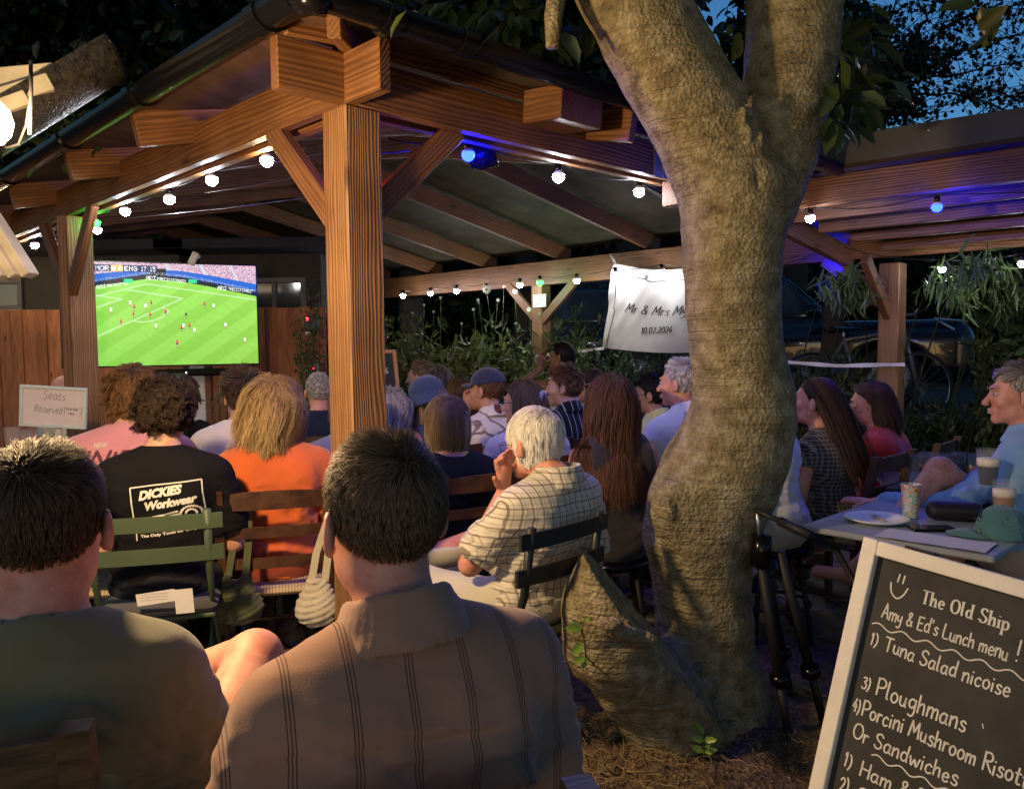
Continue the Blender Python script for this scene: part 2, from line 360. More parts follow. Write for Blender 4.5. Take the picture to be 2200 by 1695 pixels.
def straw():
    rs = np.random.RandomState(5); b = MB()
    def strand(x, y, L, r, z0=.012):
        a = rs.rand()*6.28; pts = []; p = np.array([x, y])
        n = 9; c = rs.normal()*.5
        for i in range(n):
            pts.append((p[0], p[1], soilz(p[0], p[1])+z0+.02*abs(math.sin(i*.9+c*5))*rs.rand())); p = p+np.array([math.cos(a), math.sin(a)])*L/n; a += c*.6+rs.normal()*.25
        b.tube(pts, r, 4, False)
    for i in range(45):
        g = on_z(1330+rs.normal()*95, 1640+rs.normal()*30, .05); strand(g[0], g[1], .1+.18*rs.rand(), .0013)
    for i in range(60):
        g = on_z(1265+rs.normal()*28, 1530+rs.normal()*22, .05); strand(g[0], g[1], .06+.12*rs.rand(), .0014)
    for i in range(110):
        g = on_z(1690+rs.normal()*45, 1490+rs.normal()*14, .02); strand(g[0], g[1], .05+.1*rs.rand(), .0012)
    for i in range(150):
        g = on_z(1230+rs.rand()*480, 1500+rs.rand()*200, .05); strand(g[0], g[1], .02+.05*rs.rand(), .0015, .006)
    mt = pm('straw', (.27, .20, .10), .7, .35, 8, 0)
    tag(b.build('straw_litter', mt, None, True), kind='stuff', label='dry straw and twigs scattered over the soil under the tree')
    # stones and bark chips
    b = MB()
    for i in range(900):
        g = on_z(1200+rs.rand()*560, 1480+rs.rand()*240, .05); s_ = .003+.007*rs.rand()**2; 
        if s_ < .002: continue
        V = rs.normal(size=(7, 3)); V /= np.linalg.norm(V, axis=1)[:, None]; V *= np.array([s_, s_*.8, s_*.5])
        b.add(V @ rotz(rs.rand()*6).T+[g[0], g[1], soilz(g[0], g[1])+s_*.2], [(0, 1, 2), (2, 3, 4), (4, 5, 6), (0, 2, 4), (1, 3, 5), (0, 3, 6), (1, 4, 6), (2, 5, 0)])
    tag(b.build('soil_crumbs', pm('crumb', (.13, .09, .055), .9, .5, 20, 0, c2=(.3, .22, .14)), None, False), kind='stuff', label='small stones and crumbs of earth lying on the soil')
straw()
# ------------------------------------------------------------------ pavilion frame: L runs away to the left, R away to the right
YAW = .79562
dL = np.array([-math.cos(YAW), math.sin(YAW), 0]); dR = np.array([math.sin(YAW), math.cos(YAW), 0])
C0 = pt(752, 700, 2.81); C0[2] = 0
def W(L, R, z): return C0+dL*L+dR*R+np.array([0, 0, z])
def onR(px, py, R): return on_plane(px, py, W(0, R, 0), dR)
def onL(px, py, L): return on_plane(px, py, W(L, 0, 0), dL)
ZB = 2.23
SL = .2053
pav = empty('pavilion', W(0, 0, 0), 0, 'open stained timber pavilion with black gutters over the seated crowd', 'pavilion')
def post(L, R, z0, z1, s=.15, parent=pav, mat=None, name='post'):
    c = W(L+s/2, R+s/2, 0); b = MB().box((0, 0, 0), (z1-z0, s, s), bev=.006); o = b.build(name, mat or M['post'], None, False)
    Mx = Matrix(((0, float(dL[0]), float(dR[0]), float(c[0])), (0, float(dL[1]), float(dR[1]), float(c[1])), (1, 0, 0, (z0+z1)/2), (0, 0, 0, 1)))
    o.matrix_world = Mx; o.parent = parent; o.matrix_parent_inverse = root_inv(parent); return o
for (L, R, z1) in ((0, 0, ZB), (3.14, 0, ZB), (3.5, 4.67, 2.02), (-.145, 4.67, 1.97), (7.4, 0, ZB), (7.4, 4.67, 2.02)):
    post(L, R, 0, z1)
def pb(name, a, b, wd, ht, **k): return beam(name, W(*a), W(*b), wd, ht, M['board'], pav, **k)
# wall plates (outer faces flush with the posts), tails crossing at the corner
pb('beam', (-.205, .0235, ZB+.085), (8.5, .0235, ZB+.085), .047, .17)
pb('beam', (.0235, -.25, ZB+.0855), (.0235, 3.45, ZB+.0855), .047, .167)
pb('beam', (.10, .12, ZB+.075), (8.5, .12, ZB+.075), .047, .15)
pb('beam', (.12, .16, ZB+.075), (.12, 3.45, ZB+.075), .047, .15)
pb('beam', (-2.9, 4.745, 2.145), (8.5, 4.745, 2.145), .10, .25)
pb('beam', (.02, -.02, ZB+.25), (.02, 3.6, ZB+.25), .047, .14)      # upper board along the right side
# fascia pieces of the corner box
pb('fascia_board', (-.02, -.235, 2.44), (-.02, -.0, 2.46), .03, .09)
pb('fascia_board', (.03, -.28, 2.50), (.03, .0, 2.50), .03, .16)
beam('hip_rafter', W(-.16, -.14, 2.45), W(2.35, 2.35, 2.97), .047, .16, M['board'], pav)
# braces
def brace(a, b, wd=.045, ht=.09): return pb('brace', a, b, wd, ht)
brace((.54, .0225, ZB+.02), (.10, .0225, 1.84)); brace((.07, .56, ZB+.02), (.07, .10, 1.84))
brace((2.70, .0225, ZB+.02), (3.17, .0225, 1.76)); brace((3.72, .0225, ZB+.02), (3.26, .0225, 1.76)); pb('post_board', (3.19, -.012, .3), (3.19, -.012, ZB+.0), .022, .06, up=(1, 0, 0))
brace((3.04, 4.70, 2.04), (3.54, 4.70, 1.62)); brace((4.02, 4.70, 2.04), (3.56, 4.70, 1.62))
brace((.42, 4.70, 2.04), (-.06, 4.70, 1.66), .08, .12); brace((-.06, 4.25, 1.98), (-.06, 4.70, 1.58), .05, .09)
# rafters with square tails over both plates
for L in (1.25, 2.2, 3.35, 4.5, 5.5, 6.6, 7.7):
    zt = 2.267+.075
    pb('rafter', (L, -.25, zt), (L, 2.36, zt+2.61*SL), .047, .15)
    z2 = 2.27+.085
    pb('rafter', (L, 4.95, z2-.03), (L, 2.36, z2-.03+2.59*SL), .047, .15)
for R in (1.3, 2.36, 3.4):
    zt = 2.267+.075; hi = min(2.36, R if R < 2.36 else 4.7-R)
    pb('rafter', (-.25, R, zt), (hi, R, zt+hi*SL+.05), .047, .15)
pb('rafter_tail', (-.215, 1.0, 2.365), (.0, 1.0, 2.385), .26, .135)
beam('ridge_board', W(2.3, 2.36, 2.98), W(8.5, 2.36, 2.98), .04, .2, M['board'], pav)
# roof sheets (40 mm thick), underside seen between rafters
def slab(name, P, th, mat, parent):
    P = np.array(P); n = len(P); V = np.concatenate([P, P+[0, 0, th]]); F = [tuple(range(n))[::-1], tuple(range(n, 2*n))]+[(i, (i+1) % n, n+(i+1) % n, n+i) for i in range(n)]
    o = mesh(name, V-C0, F, mat, parent, False); return o
zr = 2.267+.153
def rz_(R): return zr+(R+.25)*SL
slab('roof_sheet', [W(-.28, -.28, rz_(-.28)), W(8.5, -.28, rz_(-.28)), W(8.5, 2.36, rz_(2.36)), W(2.36, 2.36, rz_(2.36))], .03, M['soffit'], pav)
slab('roof_sheet', [W(-.28, 4.99, rz_(-.28)), W(2.36, 2.36, rz_(2.36)), W(8.5, 2.36, rz_(2.36)), W(8.5, 4.99, rz_(-.28))], .03, M['sheet'], pav)
slab('roof_sheet', [W(-.28, -.28, rz_(-.28)), W(2.36, 2.36, rz_(2.36)), W(-.28, 4.99, rz_(-.28))], .03, M['sheet'], pav)
# half round black gutters with unions
def gutter(a, b, unions, name='gutter'):
    a = np.array(a); b = np.array(b); L = np.linalg.norm(b-a); t = (b-a)/L; y = np.cross([0, 0, 1], t)
    def shell(l0, l1, r, th, close=False, m_=14):
        mb = MB(); V = []
        for l in (l0, l1):
            for rr in (r, r-th):
                for k in range(m_+1):
                    qa = math.pi+math.pi*k/m_; V.append(a+t*l+y*rr*math.cos(qa)+np.array([0, 0, rr*math.sin(qa)]))
        n = m_+1; F = []
        for k in range(m_): F += [(k, k+1, 2*n+k+1, 2*n+k), (n+k+1, n+k, 3*n+k, 3*n+k+1), (k+1, k, n+k, n+k+1), (2*n+k, 2*n+k+1, 3*n+k+1, 3*n+k)]
        F += [(0, 2*n, 3*n, n), (n-1, 2*n-1, 4*n-1, 3*n-1)]
        if close: F += [tuple(range(n)), tuple(range(2*n, 3*n))[::-1]]
        return mb.add(np.array(V)-C0, F)
    g = shell(0, L, .058, .004).build(name, M['black_plastic'], pav, True); autosmooth(g, 50)
    for u in unions:
        s_ = shell(u-.03, u+.03, .066, .010).build('gutter_bracket', M['black_plastic'], g, True); autosmooth(s_, 50)
gz = 2.428
gutter(W(-.26, -.315, gz), W(8.5, -.315, gz), (.20, 1.25, 2.2, 3.35, 4.5))
gutter(W(-.315, -.26, gz), W(-.315, 3.2, gz), (.22, .52, 1.62, 2.6))
gc = MB().tube([W(-.26, -.315, gz-.022)-C0, W(-.30, -.30, gz-.022)-C0, W(-.315, -.26, gz-.022)-C0], .05, 14); gc.build('gutter_corner', M['black_plastic'], pav, True)
# joist hanger plates where the right beam meets the next one
mb = MB(); 
c = W(-.003, 1.87, ZB+.07)-C0
Mr = np.stack([dR, dL, [0, 0, 1.0]], 1)
mb.box(c, (.15, .004, .15), Mr, .001); mb.box(c+dL*-.004+dR*.0, (.008, .006, .15), Mr)
for e in (-.045, .04):
    for f in (-.05, .05): mb.lathe([(.0, .006), (.005, .005), (.007, 0)], c-dL*.004+dR*e+[0, 0, f], 8, np.stack([dR, [0, 0, 1.0], -dL], 1))
mb.build('steel_bracket', M['steel'], pav)
pb('beam_end', (.02, 1.98, ZB-.06), (.02, 2.05, ZB-.06), .12, .13)
# grey board / felt edge above the gutter
# ------------------------------------------------------------------ lean-to roof on the right
lt = empty('lean_to_roof', W(0, 4.0, 0), 0, 'flat timber lean-to roof with grey fascia on the right behind the tree', 'roof')
p1 = onR(1714, 369, 3.25); zf = float(p1[2])
def lb(name, a, b, wd, ht, mat=None, **k): return beam(name, W(*a), W(*b), wd, ht, mat or M['purlin'], lt, **k)
L0, L1 = .55, -4.2
pf = onR(1714.5, 369.3, 3.2); pe = onR(2200, 306.6, 3.2)
def lr(P): d = P-C0; return float(d@dL), float(d@dR), float(P[2])
a_, b_ = lr(pf), lr(pe)
def ext(a, b, l): k = (l-a[0])/(b[0]-a[0]); return (l, a[1], a[2]+(b[2]-a[2])*k)
def edge_line(p, q_, R): a, b = lr(onR(*p, R)), lr(onR(*q_, R)); return ext(a, b, L0), ext(a, b, L1)
s0, s1 = edge_line((1714.5, 369.3), (2200, 306.6), 3.2)
hF = .17
lb('fascia', (s0[0], 3.18, s0[2]+hF/2), (s1[0], 3.18, s1[2]+hF/2), .03, hF, M['grey_fascia'])
f2 = edge_line((1694, 450.6), (2200, 388), 3.25)
lb('beam', (f2[0][0], 3.27, f2[0][2]+.085), (f2[1][0], 3.27, f2[1][2]+.085), .07, .17)
lb('beam', (f2[0][0], 3.24, f2[0][2]+.20), (f2[1][0], 3.24, f2[1][2]+.20), .05, .05)
hz0, hz1 = f2[0][2], f2[1][2]
zb0 = 2.0
for i, R in enumerate((3.58, 3.88, 4.18, 4.48)):
    k = (R-3.25)/1.5; lb('joist', (.2-.1*i, R, hz0+(zb0-hz0)*k+.07+.0), (L1, R, hz1+(zb0-hz1)*k+.07), .055, .13)
for L in (.25,): lb('beam', (L, 3.3, hz0+.03), (L, 4.75, 2.03), .06, .15)
V = [W(L0, 3.16, hz0+.17), W(L1, 3.16, hz1+.17), W(L1, 4.95, 2.17), W(L0, 4.95, 2.17)]
o = mesh('roof_sheet', np.concatenate([np.array(V)+[0, 0, .01], np.array(V)+[0, 0, .035]])-W(0, 4.0, 0), [(0, 1, 2, 3), (7, 6, 5, 4), (0, 4, 5, 1), (1, 5, 6, 2), (2, 6, 7, 3), (3, 7, 4, 0)], pm('dark_board', (.05, .03, .02), .8), lt, False)
b = MB()
for f in (.35, .62): 
    P = onR(1714.5+(2200-1714.5)*f-20, 369.3-62.7*f-50, 3.163); b.lathe([(0, .004), (.006, .003), (.009, 0)], P-W(0, 4.0, 0), 10, np.stack([dL, [0, 0, 1.0], -dR], 1))
b.build('screw', M['steel'], lt)
# ------------------------------------------------------------------ fence and sheds behind
def plank_fence(x0, x1, Y, z0, z1, label, bw=.115, mat=None):
    root = empty('fence', ((x0+x1)/2, Y, 0), 0, label, 'fence'); b = MB(); rs = np.random.RandomState(int(abs(x0)*10))
    x = x0
    while x < x1:
        b.box((x+bw/2-(x0+x1)/2, rs.normal()*.003-(.012 if int((x-x0)/bw) % 2 else 0), (z0+z1)/2+rs.normal()*.004), (bw+.004, .016, z1-z0), bev=.004); x += bw
    m, t, bs = newmat('fence_paint'); tc = N(t, 'ShaderNodeTexCoord'); sp = N(t, 'ShaderNodeSeparateXYZ'); t.links.new(tc.outputs['Object'], sp.inputs[0])
    fl = N(t, 'ShaderNodeMath', operation='MULTIPLY'); fl.inputs[1].default_value = 1/bw; t.links.new(sp.outputs[0], fl.inputs[0]); f2_ = N(t, 'ShaderNodeMath', operation='FLOOR'); t.links.new(fl.outputs[0], f2_.inputs[0])
    wn = N(t, 'ShaderNodeTexWhiteNoise', noise_dimensions='1D'); t.links.new(f2_.outputs[0], wn.inputs['W'])
    mp = N(t, 'ShaderNodeMapping'); mp.inputs['Scale'].default_value = (14, 14, 1.6); t.links.new(tc.outputs['Object'], mp.inputs[0])
    n1 = N(t, 'ShaderNodeTexNoise', Scale=2.0, Detail=6.0, Distortion=1.0); t.links.new(mp.outputs[0], n1.inputs['Vector'])
    c = mat or ((.30, .095, .034), (.60, .23, .085)); r = ramp(t, [(.3, c[0]), (.7, c[1])]); t.links.new(n1.outputs[0], r.inputs[0])
    vo = N(t, 'ShaderNodeTexVoronoi', Scale=1.0); mk = N(t, 'ShaderNodeMapping'); mk.inputs['Scale'].default_value = (9, 1, 3.4); t.links.new(tc.outputs['Object'], mk.inputs[0]); t.links.new(mk.outputs[0], vo.inputs['Vector'])
    rk = ramp(t, [(.07, (.3, .22, .18)), (.13, (1, 1, 1))]); t.links.new(vo.outputs['Distance'], rk.inputs[0])
    mr = N(t, 'ShaderNodeMapRange'); mr.inputs['To Min'].default_value = .7; mr.inputs['To Max'].default_value = 1.15; t.links.new(wn.outputs[0], mr.inputs[0])
    m1 = N(t, 'ShaderNodeMix', data_type='RGBA', blend_type='MULTIPLY'); m1.inputs[0].default_value = 1; t.links.new(r.outputs[0], m1.inputs[6]); t.links.new(rk.outputs[0], m1.inputs[7])
    m2 = N(t, 'ShaderNodeMix', data_type='RGBA', blend_type='MULTIPLY'); m2.inputs[0].default_value = 1; t.links.new(m1.outputs[2], m2.inputs[6]); t.links.new(mr.outputs[0], m2.inputs[7]); t.links.new(m2.outputs[2], bs.inputs['Base Color'])
    bs.inputs['Roughness'].default_value = .7
    b.build('boards', m, root); MB().box((0, .03, z1-.25), (x1-x0, .04, .07), bev=.004).box((0, .03, z0+.3), (x1-x0, .04, .07), bev=.004).build('rail', m, root)
    return root
plank_fence(-7.4, -1.85, 7.65, .02, 1.77, 'tall reddish brown board fence running behind the television')
def shed(x0, x1, Y, h, label, mat, win):
    root = empty('shed', ((x0+x1)/2, Y, 0), 0, label, 'shed'); cx = (x0+x1)/2
    MB().box((0, 1.0, h/2), (x1-x0, 2.0, h), bev=.01).build('wall', mat, root); MB().box((0, .85, h+.05), (x1-x0+.5, 2.7, .1), bev=.01).build('roof', M['felt'], root)
    for (a, bb, z0, z1) in win:
        f = MB(); 
        for (u0, u1, v0, v1) in ((a, bb, z1-.05, z1), (a, bb, z0, z0+.05), (a, a+.05, z0+.05, z1-.05), (bb-.05, bb, z0+.05, z1-.05), ((a+bb)/2-.02, (a+bb)/2+.02, z0+.05, z1-.05)):
            f.box(((u0+u1)/2-cx, -.02, (v0+v1)/2), (u1-u0, .06, v1-v0), bev=.004)
        fo = f.build('window', pm('window_frame', (.10, .10, .10), .5), root); MB().box(((a+bb)/2-cx, -.006, (z0+z1)/2), (bb-a-.1, .006, z1-z0-.1)).build('pane', GLASSD, fo)
    return root
GLASSD = pm('dark_glass', (.02, .03, .04), .08, .1, 3, 0, spec=.8)
shed(-7.6, -3.4, 8.3, 2.35, 'grey felt-roofed outbuilding beyond the left end of the fence', pm('grey_render', (.06, .055, .045), .85, .25, 3), [(-4.6, -3.9, 1.75, 2.15), (-5.9, -5.0, 1.8, 2.12)])
shed(-3.2, -1.95, 8.3, 2.35, 'dark outbuilding with windows right of the television above the fence', pm('dark_render', (.04, .035, .028), .85, .25, 3), [(-2.75, -2.1, 1.7, 2.1)])
# ------------------------------------------------------------------ leaves
def leaves(P, D, Nn, L, Wd, curl=.15):
    P = np.asarray(P); n = len(P); D = D/np.linalg.norm(D, axis=1)[:, None]; X = np.cross(D, Nn); X /= np.linalg.norm(X, axis=1)[:, None]+1e-9; Z = np.cross(X, D)
    L = np.broadcast_to(L, (n,))[:, None]; Wd = np.broadcast_to(Wd, (n,))[:, None]
    b = P; l1 = P+D*L*.35+X*Wd*.5+Z*Wd*curl; l2 = P+D*L*.75+X*Wd*.38+Z*Wd*(curl-.1); tp = P+D*L-Z*L*.12; r2 = P+D*L*.75-X*Wd*.38+Z*Wd*(curl-.1); r1 = P+D*L*.35-X*Wd*.5+Z*Wd*curl; md = P+D*L*.55-Z*Wd*.05
    V = np.stack([b, l1, l2, tp, r2, r1, md], 1).reshape(-1, 3); i = np.arange(n)[:, None]*7
    F = np.concatenate([i+[0, 6, 2, 1], i+[6, 3, 2, 2], i+[0, 5, 4, 6], i+[6, 4, 3, 3]])
    F = np.concatenate([i+[0, 6, 2, 1], i+[0, 5, 4, 6]]); T = np.concatenate([i+[6, 3, 2], i+[6, 4, 3]])
    return V, F, T
def leafmat(name, c, rough=.45, spec=.4, trans=.25, var=.5):
    m, t, b = newmat(name); g = N(t, 'ShaderNodeNewGeometry'); r = ramp(t, [(0, tuple(np.array(c)*(1-var))), (1, tuple(np.array(c)*(1+var)))]); t.links.new(g.outputs['Random Per Island'], r.inputs[0])
    t.links.new(r.outputs[0], b.inputs['Base Color']); b.inputs['Roughness'].default_value = rough; b.inputs['Specular IOR Level'].default_value = spec
    if trans:
        tr = N(t, 'ShaderNodeBsdfTranslucent'); t.links.new(r.outputs[0], tr.inputs[0]); mx = N(t, 'ShaderNodeMixShader'); mx.inputs[0].default_value = trans
        t.links.new(b.outputs[0], mx.inputs[1]); t.links.new(tr.outputs[0], mx.inputs[2]); t.links.new(mx.outputs[0], t.nodes['Material Output'].inputs[0])
    return m
def leafmesh(name, P, D, Nn, L, Wd, mat, parent=None, org=(0, 0, 0), curl=.15):
    V, F, T = leaves(np.asarray(P, float)-np.array(org, float), D, Nn, L, Wd, curl)
    me = bpy.data.meshes.new(name); me.vertices.add(len(V)); me.vertices.foreach_set('co', V.astype(np.float32).ravel())
    nl = F.size+T.size; me.loops.add(nl); me.loops.foreach_set('vertex_index', np.concatenate([F.ravel(), T.ravel()]).astype(np.int32)); me.polygons.add(len(F)+len(T))
    me.polygons.foreach_set('loop_start', np.concatenate([np.arange(0, F.size, 4), F.size+np.arange(0, T.size, 3)]).astype(np.int32)); me.update(calc_edges=True)
    me.polygons.foreach_set('use_smooth', [True]*len(me.polygons)); me.materials.append(mat); o = bpy.data.objects.new(name, me); COL.objects.link(o)
    if parent: o.parent = parent
    return o
LM = {'dark': leafmat('leaf_dark', (.018, .032, .012)), 'magnolia': leafmat('leaf_magnolia', (.052, .076, .017), .35, .5, .3, .35), 'hedge': leafmat('leaf_hedge', (.075, .095, .025)), 'pale': leafmat('leaf_pale', (.11, .13, .035)),
      'bamboo': leafmat('leaf_bamboo', (.10, .16, .05), .4, .5, .3, .3), 'herb': leafmat('leaf_herb', (.055, .08, .022))}
# ------------------------------------------------------------------ the big tree
def big_tree():
    bark, t, b = newmat('bark'); Lk = t.links.new; tc = N(t, 'ShaderNodeTexCoord')
    n1 = N(t, 'ShaderNodeTexNoise', Scale=16.0, Detail=8.0, Roughness=.65); Lk(tc.outputs['Object'], n1.inputs['Vector'])
    r1 = ramp(t, [(.3, (.12, .095, .05)), (.5, (.25, .21, .115)), (.68, (.40, .36, .23))]); Lk(n1.outputs[0], r1.inputs[0])
    n2 = N(t, 'ShaderNodeTexNoise', Scale=55.0, Detail=5.0, Roughness=.7); Lk(tc.outputs['Object'], n2.inputs['Vector']); r2 = ramp(t, [(.56, (0, 0, 0)), (.64, (1, 1, 1))]); Lk(n2.outputs[0], r2.inputs[0])
    n5 = N(t, 'ShaderNodeTexNoise', Scale=2.5, Detail=3.0); Lk(tc.outputs['Object'], n5.inputs['Vector']); r5 = ramp(t, [(.4, (0, 0, 0)), (.7, (.7, .7, .7))]); Lk(n5.outputs[0], r5.inputs[0])
    ml = N(t, 'ShaderNodeMath', operation='MULTIPLY'); Lk(r2.outputs[0], ml.inputs[0]); Lk(r5.outputs[0], ml.inputs[1])
    mx = N(t, 'ShaderNodeMix', data_type='RGBA'); Lk(ml.outputs[0], mx.inputs[0]); Lk(r1.outputs[0], mx.inputs[6]); mx.inputs[7].default_value = (.50, .46, .32, 1); Lk(mx.outputs[2], b.inputs['Base Color'])
    mp = N(t, 'ShaderNodeMapping'); mp.inputs['Scale'].default_value = (4, 4, 60); Lk(tc.outputs['Object'], mp.inputs[0])
    n3 = N(t, 'ShaderNodeTexNoise', Scale=1.0, Detail=3.0, Distortion=.6); Lk(mp.outputs[0], n3.inputs['Vector'])
    n4 = N(t, 'ShaderNodeTexVoronoi', Scale=75.0); Lk(tc.outputs['Object'], n4.inputs['Vector'])
    a1 = N(t, 'ShaderNodeMath', operation='MULTIPLY_ADD'); a1.inputs[1].default_value = 1.7; Lk(n3.outputs[0], a1.inputs[0]); Lk(n2.outputs[0], a1.inputs[2]); a2 = N(t, 'ShaderNodeMath', operation='MULTIPLY_ADD'); a2.inputs[1].default_value = .7; Lk(n4.outputs['Distance'], a2.inputs[0]); Lk(a1.outputs[0], a2.inputs[2])
    bp = N(t, 'ShaderNodeBump', Strength=1.0, Distance=.011); Lk(a2.outputs[0], bp.inputs['Height']); Lk(bp.outputs[0], b.inputs['Normal']); b.inputs['Roughness'].default_value = .85; b.inputs['Specular IOR Level'].default_value = .2
    Y = 2.95
    root = empty('tree', TREE, 0, 'large curving tree with a sawn stub at its foot, left of the menu board', 'tree')
    rows = [(1590, 1395, 1630), (1500, 1400, 1618), (1450, 1402, 1613), (1330, 1396, 1606), (1260, 1392, 1602), (1200, 1383, 1602), (1140, 1370, 1612), (1080, 1378, 1632), (1020, 1403, 1662), (960, 1440, 1685), (900, 1468, 1695), (850, 1478, 1693), (750, 1473, 1668), (650, 1463, 1662), (560, 1458, 1664), (480, 1455, 1674), (410, 1450, 1690)]
    main = []
    for y, a, c in rows:
        P = q((a+c)/2, y, Y); main.append((P, (c-a)/2*S_/FPX*Y*(.985 if y < 1300 else 1)))
    def chain(rows, Y, y0=0):
        return [(q(x, y, Y+dy), r*S_/FPX*(Y+dy)) for x, y, r, dy in rows]
    left = chain([(1570, 420, 116, 0), (1535, 340, 110, 0), (1490, 250, 105, -.02), (1430, 150, 104, -.05), (1385, 70, 104, -.08), (1340, -20, 103, -.1), (1280, -130, 100, -.12), (1200, -260, 95, -.15), (1080, -420, 85, -.2), (920, -600, 70, -.2)], Y)
    right = chain([(1590, 430, 108, .02), (1645, 330, 92, .04), (1672, 230, 90, .06), (1688, 120, 93, .06), (1695, 0, 96, .05), (1700, -130, 95, .05), (1710, -280, 90, .1), (1740, -450, 80, .2), (1800, -620, 66, .3)], Y)
    stub = chain([(1500, 1600, 112, -.12), (1425, 1500, 112, -.20), (1362, 1425, 106, -.30), (1308, 1365, 104, -.38), (1296, 1290, 94, -.43), (1308, 1210, 78, -.45)], Y)
    lo = [min(p[0][i]-p[1] for p in main+left[:8]+right[:8]+stub) for i in range(3)]; hi = [max(p[0][i]+p[1] for p in main+left[:8]+right[:8]+stub) for i in range(3)]
    lo[1] -= .2; lo[2] = -.1; hi[2] = min(hi[2], 3.9)
    s = SDF(np.array(lo)-.05, np.array(hi)+.05, .0125)
    for ch, k in ((main, .010), (left, .012), (right, .012)):
        for (p, r), (p2, r2) in zip(ch, ch[1:]): s.cap(p, p2, r, r2, k=k)
    st = SDF(s.lo, s.lo+.02, .0125); st.ax = s.ax; st.F = np.full(s.F.shape, 1.0, dtype=np.float32)
    for (p, r), (p2, r2) in zip(stub, stub[1:]): st.cap(p, p2, r, r2, k=.05)
    a = q(1256, 1192, Y-.45); c = q(1345, 1312, Y-.45); dv = c-a; n = np.cross(dv, np.array([.15, 1, -.1])); n = n if n[0] > 0 else -n
    st.plane(a, n)
    kk = .06; hh = np.clip(.5+.5*(s.F-st.F)/kk, 0, 1); s.F = s.F*(1-hh)+st.F*hh-kk*hh*(1-hh)
    for (x, y, dy, r, x2, y2, dy2, r2) in ((1500, 1540, -.02, .17, 1440, 1560, -.22, .14), (1520, 1590, -.02, .19, 1450, 1610, -.18, .14), (1470, 1440, -.02, .13, 1400, 1480, -.25, .12), (1530, 1600, 0, .18, 1565, 1600, -.16, .12), (1540, 1480, -.02, .15, 1560, 1560, -.10, .13)): s.cap(q(x, y, Y+dy), q(x2, y2, Y+dy2), r, r2, k=.09)
    # root flare, burl, knots, bark rift
    B = q(1520, 1585, Y)
    for an, rr in ((300, .26), (340, .2), (20, .22), (150, .2), (90, .22)):
        d = np.array([math.cos(R_(an)), math.sin(R_(an)), 0]); s.cap(B+d*.08+[0, 0, .14], B+d*rr*.8+[0, 0, -.06], .075, .04, k=.07)
    bp_ = q(1430, 1085, Y-.15); s.ell(bp_, (.07, .05, .085), k=.08); s.ell(bp_+[-.01, -.045, .0], (.016, .016, .030), k=.03); s.ell(bp_+[.022, -.06, .012], (.012, .012, .03), k=.02, op='sub')
    for (x, y, e) in ((1370, 1365, -.55), (1330, 1350, -.62), (1300, 1330, -.66)): s.ell(q(x, y, Y+e), (.045, .03, .02), k=.04)
    s.ell(q(1340, 1395, Y-.60), (.07, .04, .014), roty(.5), k=.02, op='sub')
    for i, (x, y) in enumerate(((1585, 250), (1600, 290), (1612, 330), (1607, 370), (1600, 230), (1620, 300))):
        s.ell(q(x, y, Y-.19+.004*i), (.014, .02, .045), k=.015)
    s.cap(q(1612, 230, Y-.2), q(1618, 400, Y-.2), .006, .008, k=.02, op='sub')
    def wf(x, y, z):
        base = np.clip((.75-z)/.5, 0, 1)
        return .0028*nz(x, y, z, 11, 9, 2)+.0020*nz(x*1.5, y*1.5, z*10, 12, 9, 2)+base*.009*nz(x, y, z, 13, 30, 3)
    s.warp(wf)
    V, F = s.net(); tr = mesh('trunk', V-np.array(TREE), F, bark, root, True)
    # upper limbs, out of frame, carrying the unseen added crown
    for ch in (left, right): MB().tube([p-TREE for p, r in ch[6:]], [r for p, r in ch[6:]], 20).build('limb', bark, root, True)
    MB().tube([q(1210, -200, 2.8)-TREE, q(1195, -60, 2.75)-TREE, q(1180, 40, 2.72)-TREE, q(1178, 100, 2.7)-TREE], [.05, .034, .03, .022], 12).build('limb', bark, root, True)
    MB().tube([q(1740, -120, 3.2)-TREE, q(1780, 20, 3.3)-TREE, q(1800, 140, 3.3)-TREE, q(1815, 220, 3.3)-TREE], [.03, .016, .012, .006], 8).build('limb', bark, root, True)
    MB().tube([q(1000, -220, 2.9)-TREE, q(960, -40, 3.0)-TREE, q(900, 10, 3.0)-TREE], [.03, .012, .005], 8).build('limb', bark, root, True)
    rs = np.random.RandomState(2); P = []; D = []; Ls = []
    def clump(x, y, Yc, n, rx, ry, L=.125, droop=.5, ry3=.25):
        for i in range(n):
            u, v = rs.normal(size=2)*.55; c = q(x+u*rx, y+v*ry, Yc+rs.normal()*ry3); P.append(c); d = rs.normal(size=3)*.6+np.array([u*.8, -.1, -droop-.1*v]); D.append(d); Ls.append(L*(.7+.6*rs.rand()))
    clump(1795, 110, 3.3, 55, 70, 90); clump(1810, 215, 3.3, 50, 60, 45); clump(1850, 80, 3.5, 14, 40, 60); clump(1780, 250, 3.4, 26, 40, 30)
    clump(880, 20, 3.0, 12, 50, 30, .085); clump(985, 30, 3.3, 26, 60, 50, .095, .7); clump(1080, 40, 3.4, 60, 60, 60, .10, .9); clump(1170, 70, 3.4, 56, 45, 80, .10, .9); clump(1240, 100, 3.4, 14, 30, 60, .10)
    clump(2140, 20, 2.4, 9, 60, 20, .11, .1); clump(1570, 40, 3.7, 14, 40, 60, .1)
    clump(1300, -220, 3.2, 160, 500, 90, .13); clump(1750, -220, 3.3, 120, 400, 90, .13)
    P = np.array(P); D = np.array(D); Nn = rs.normal(size=P.shape)*.6+[0, -.8, .5]
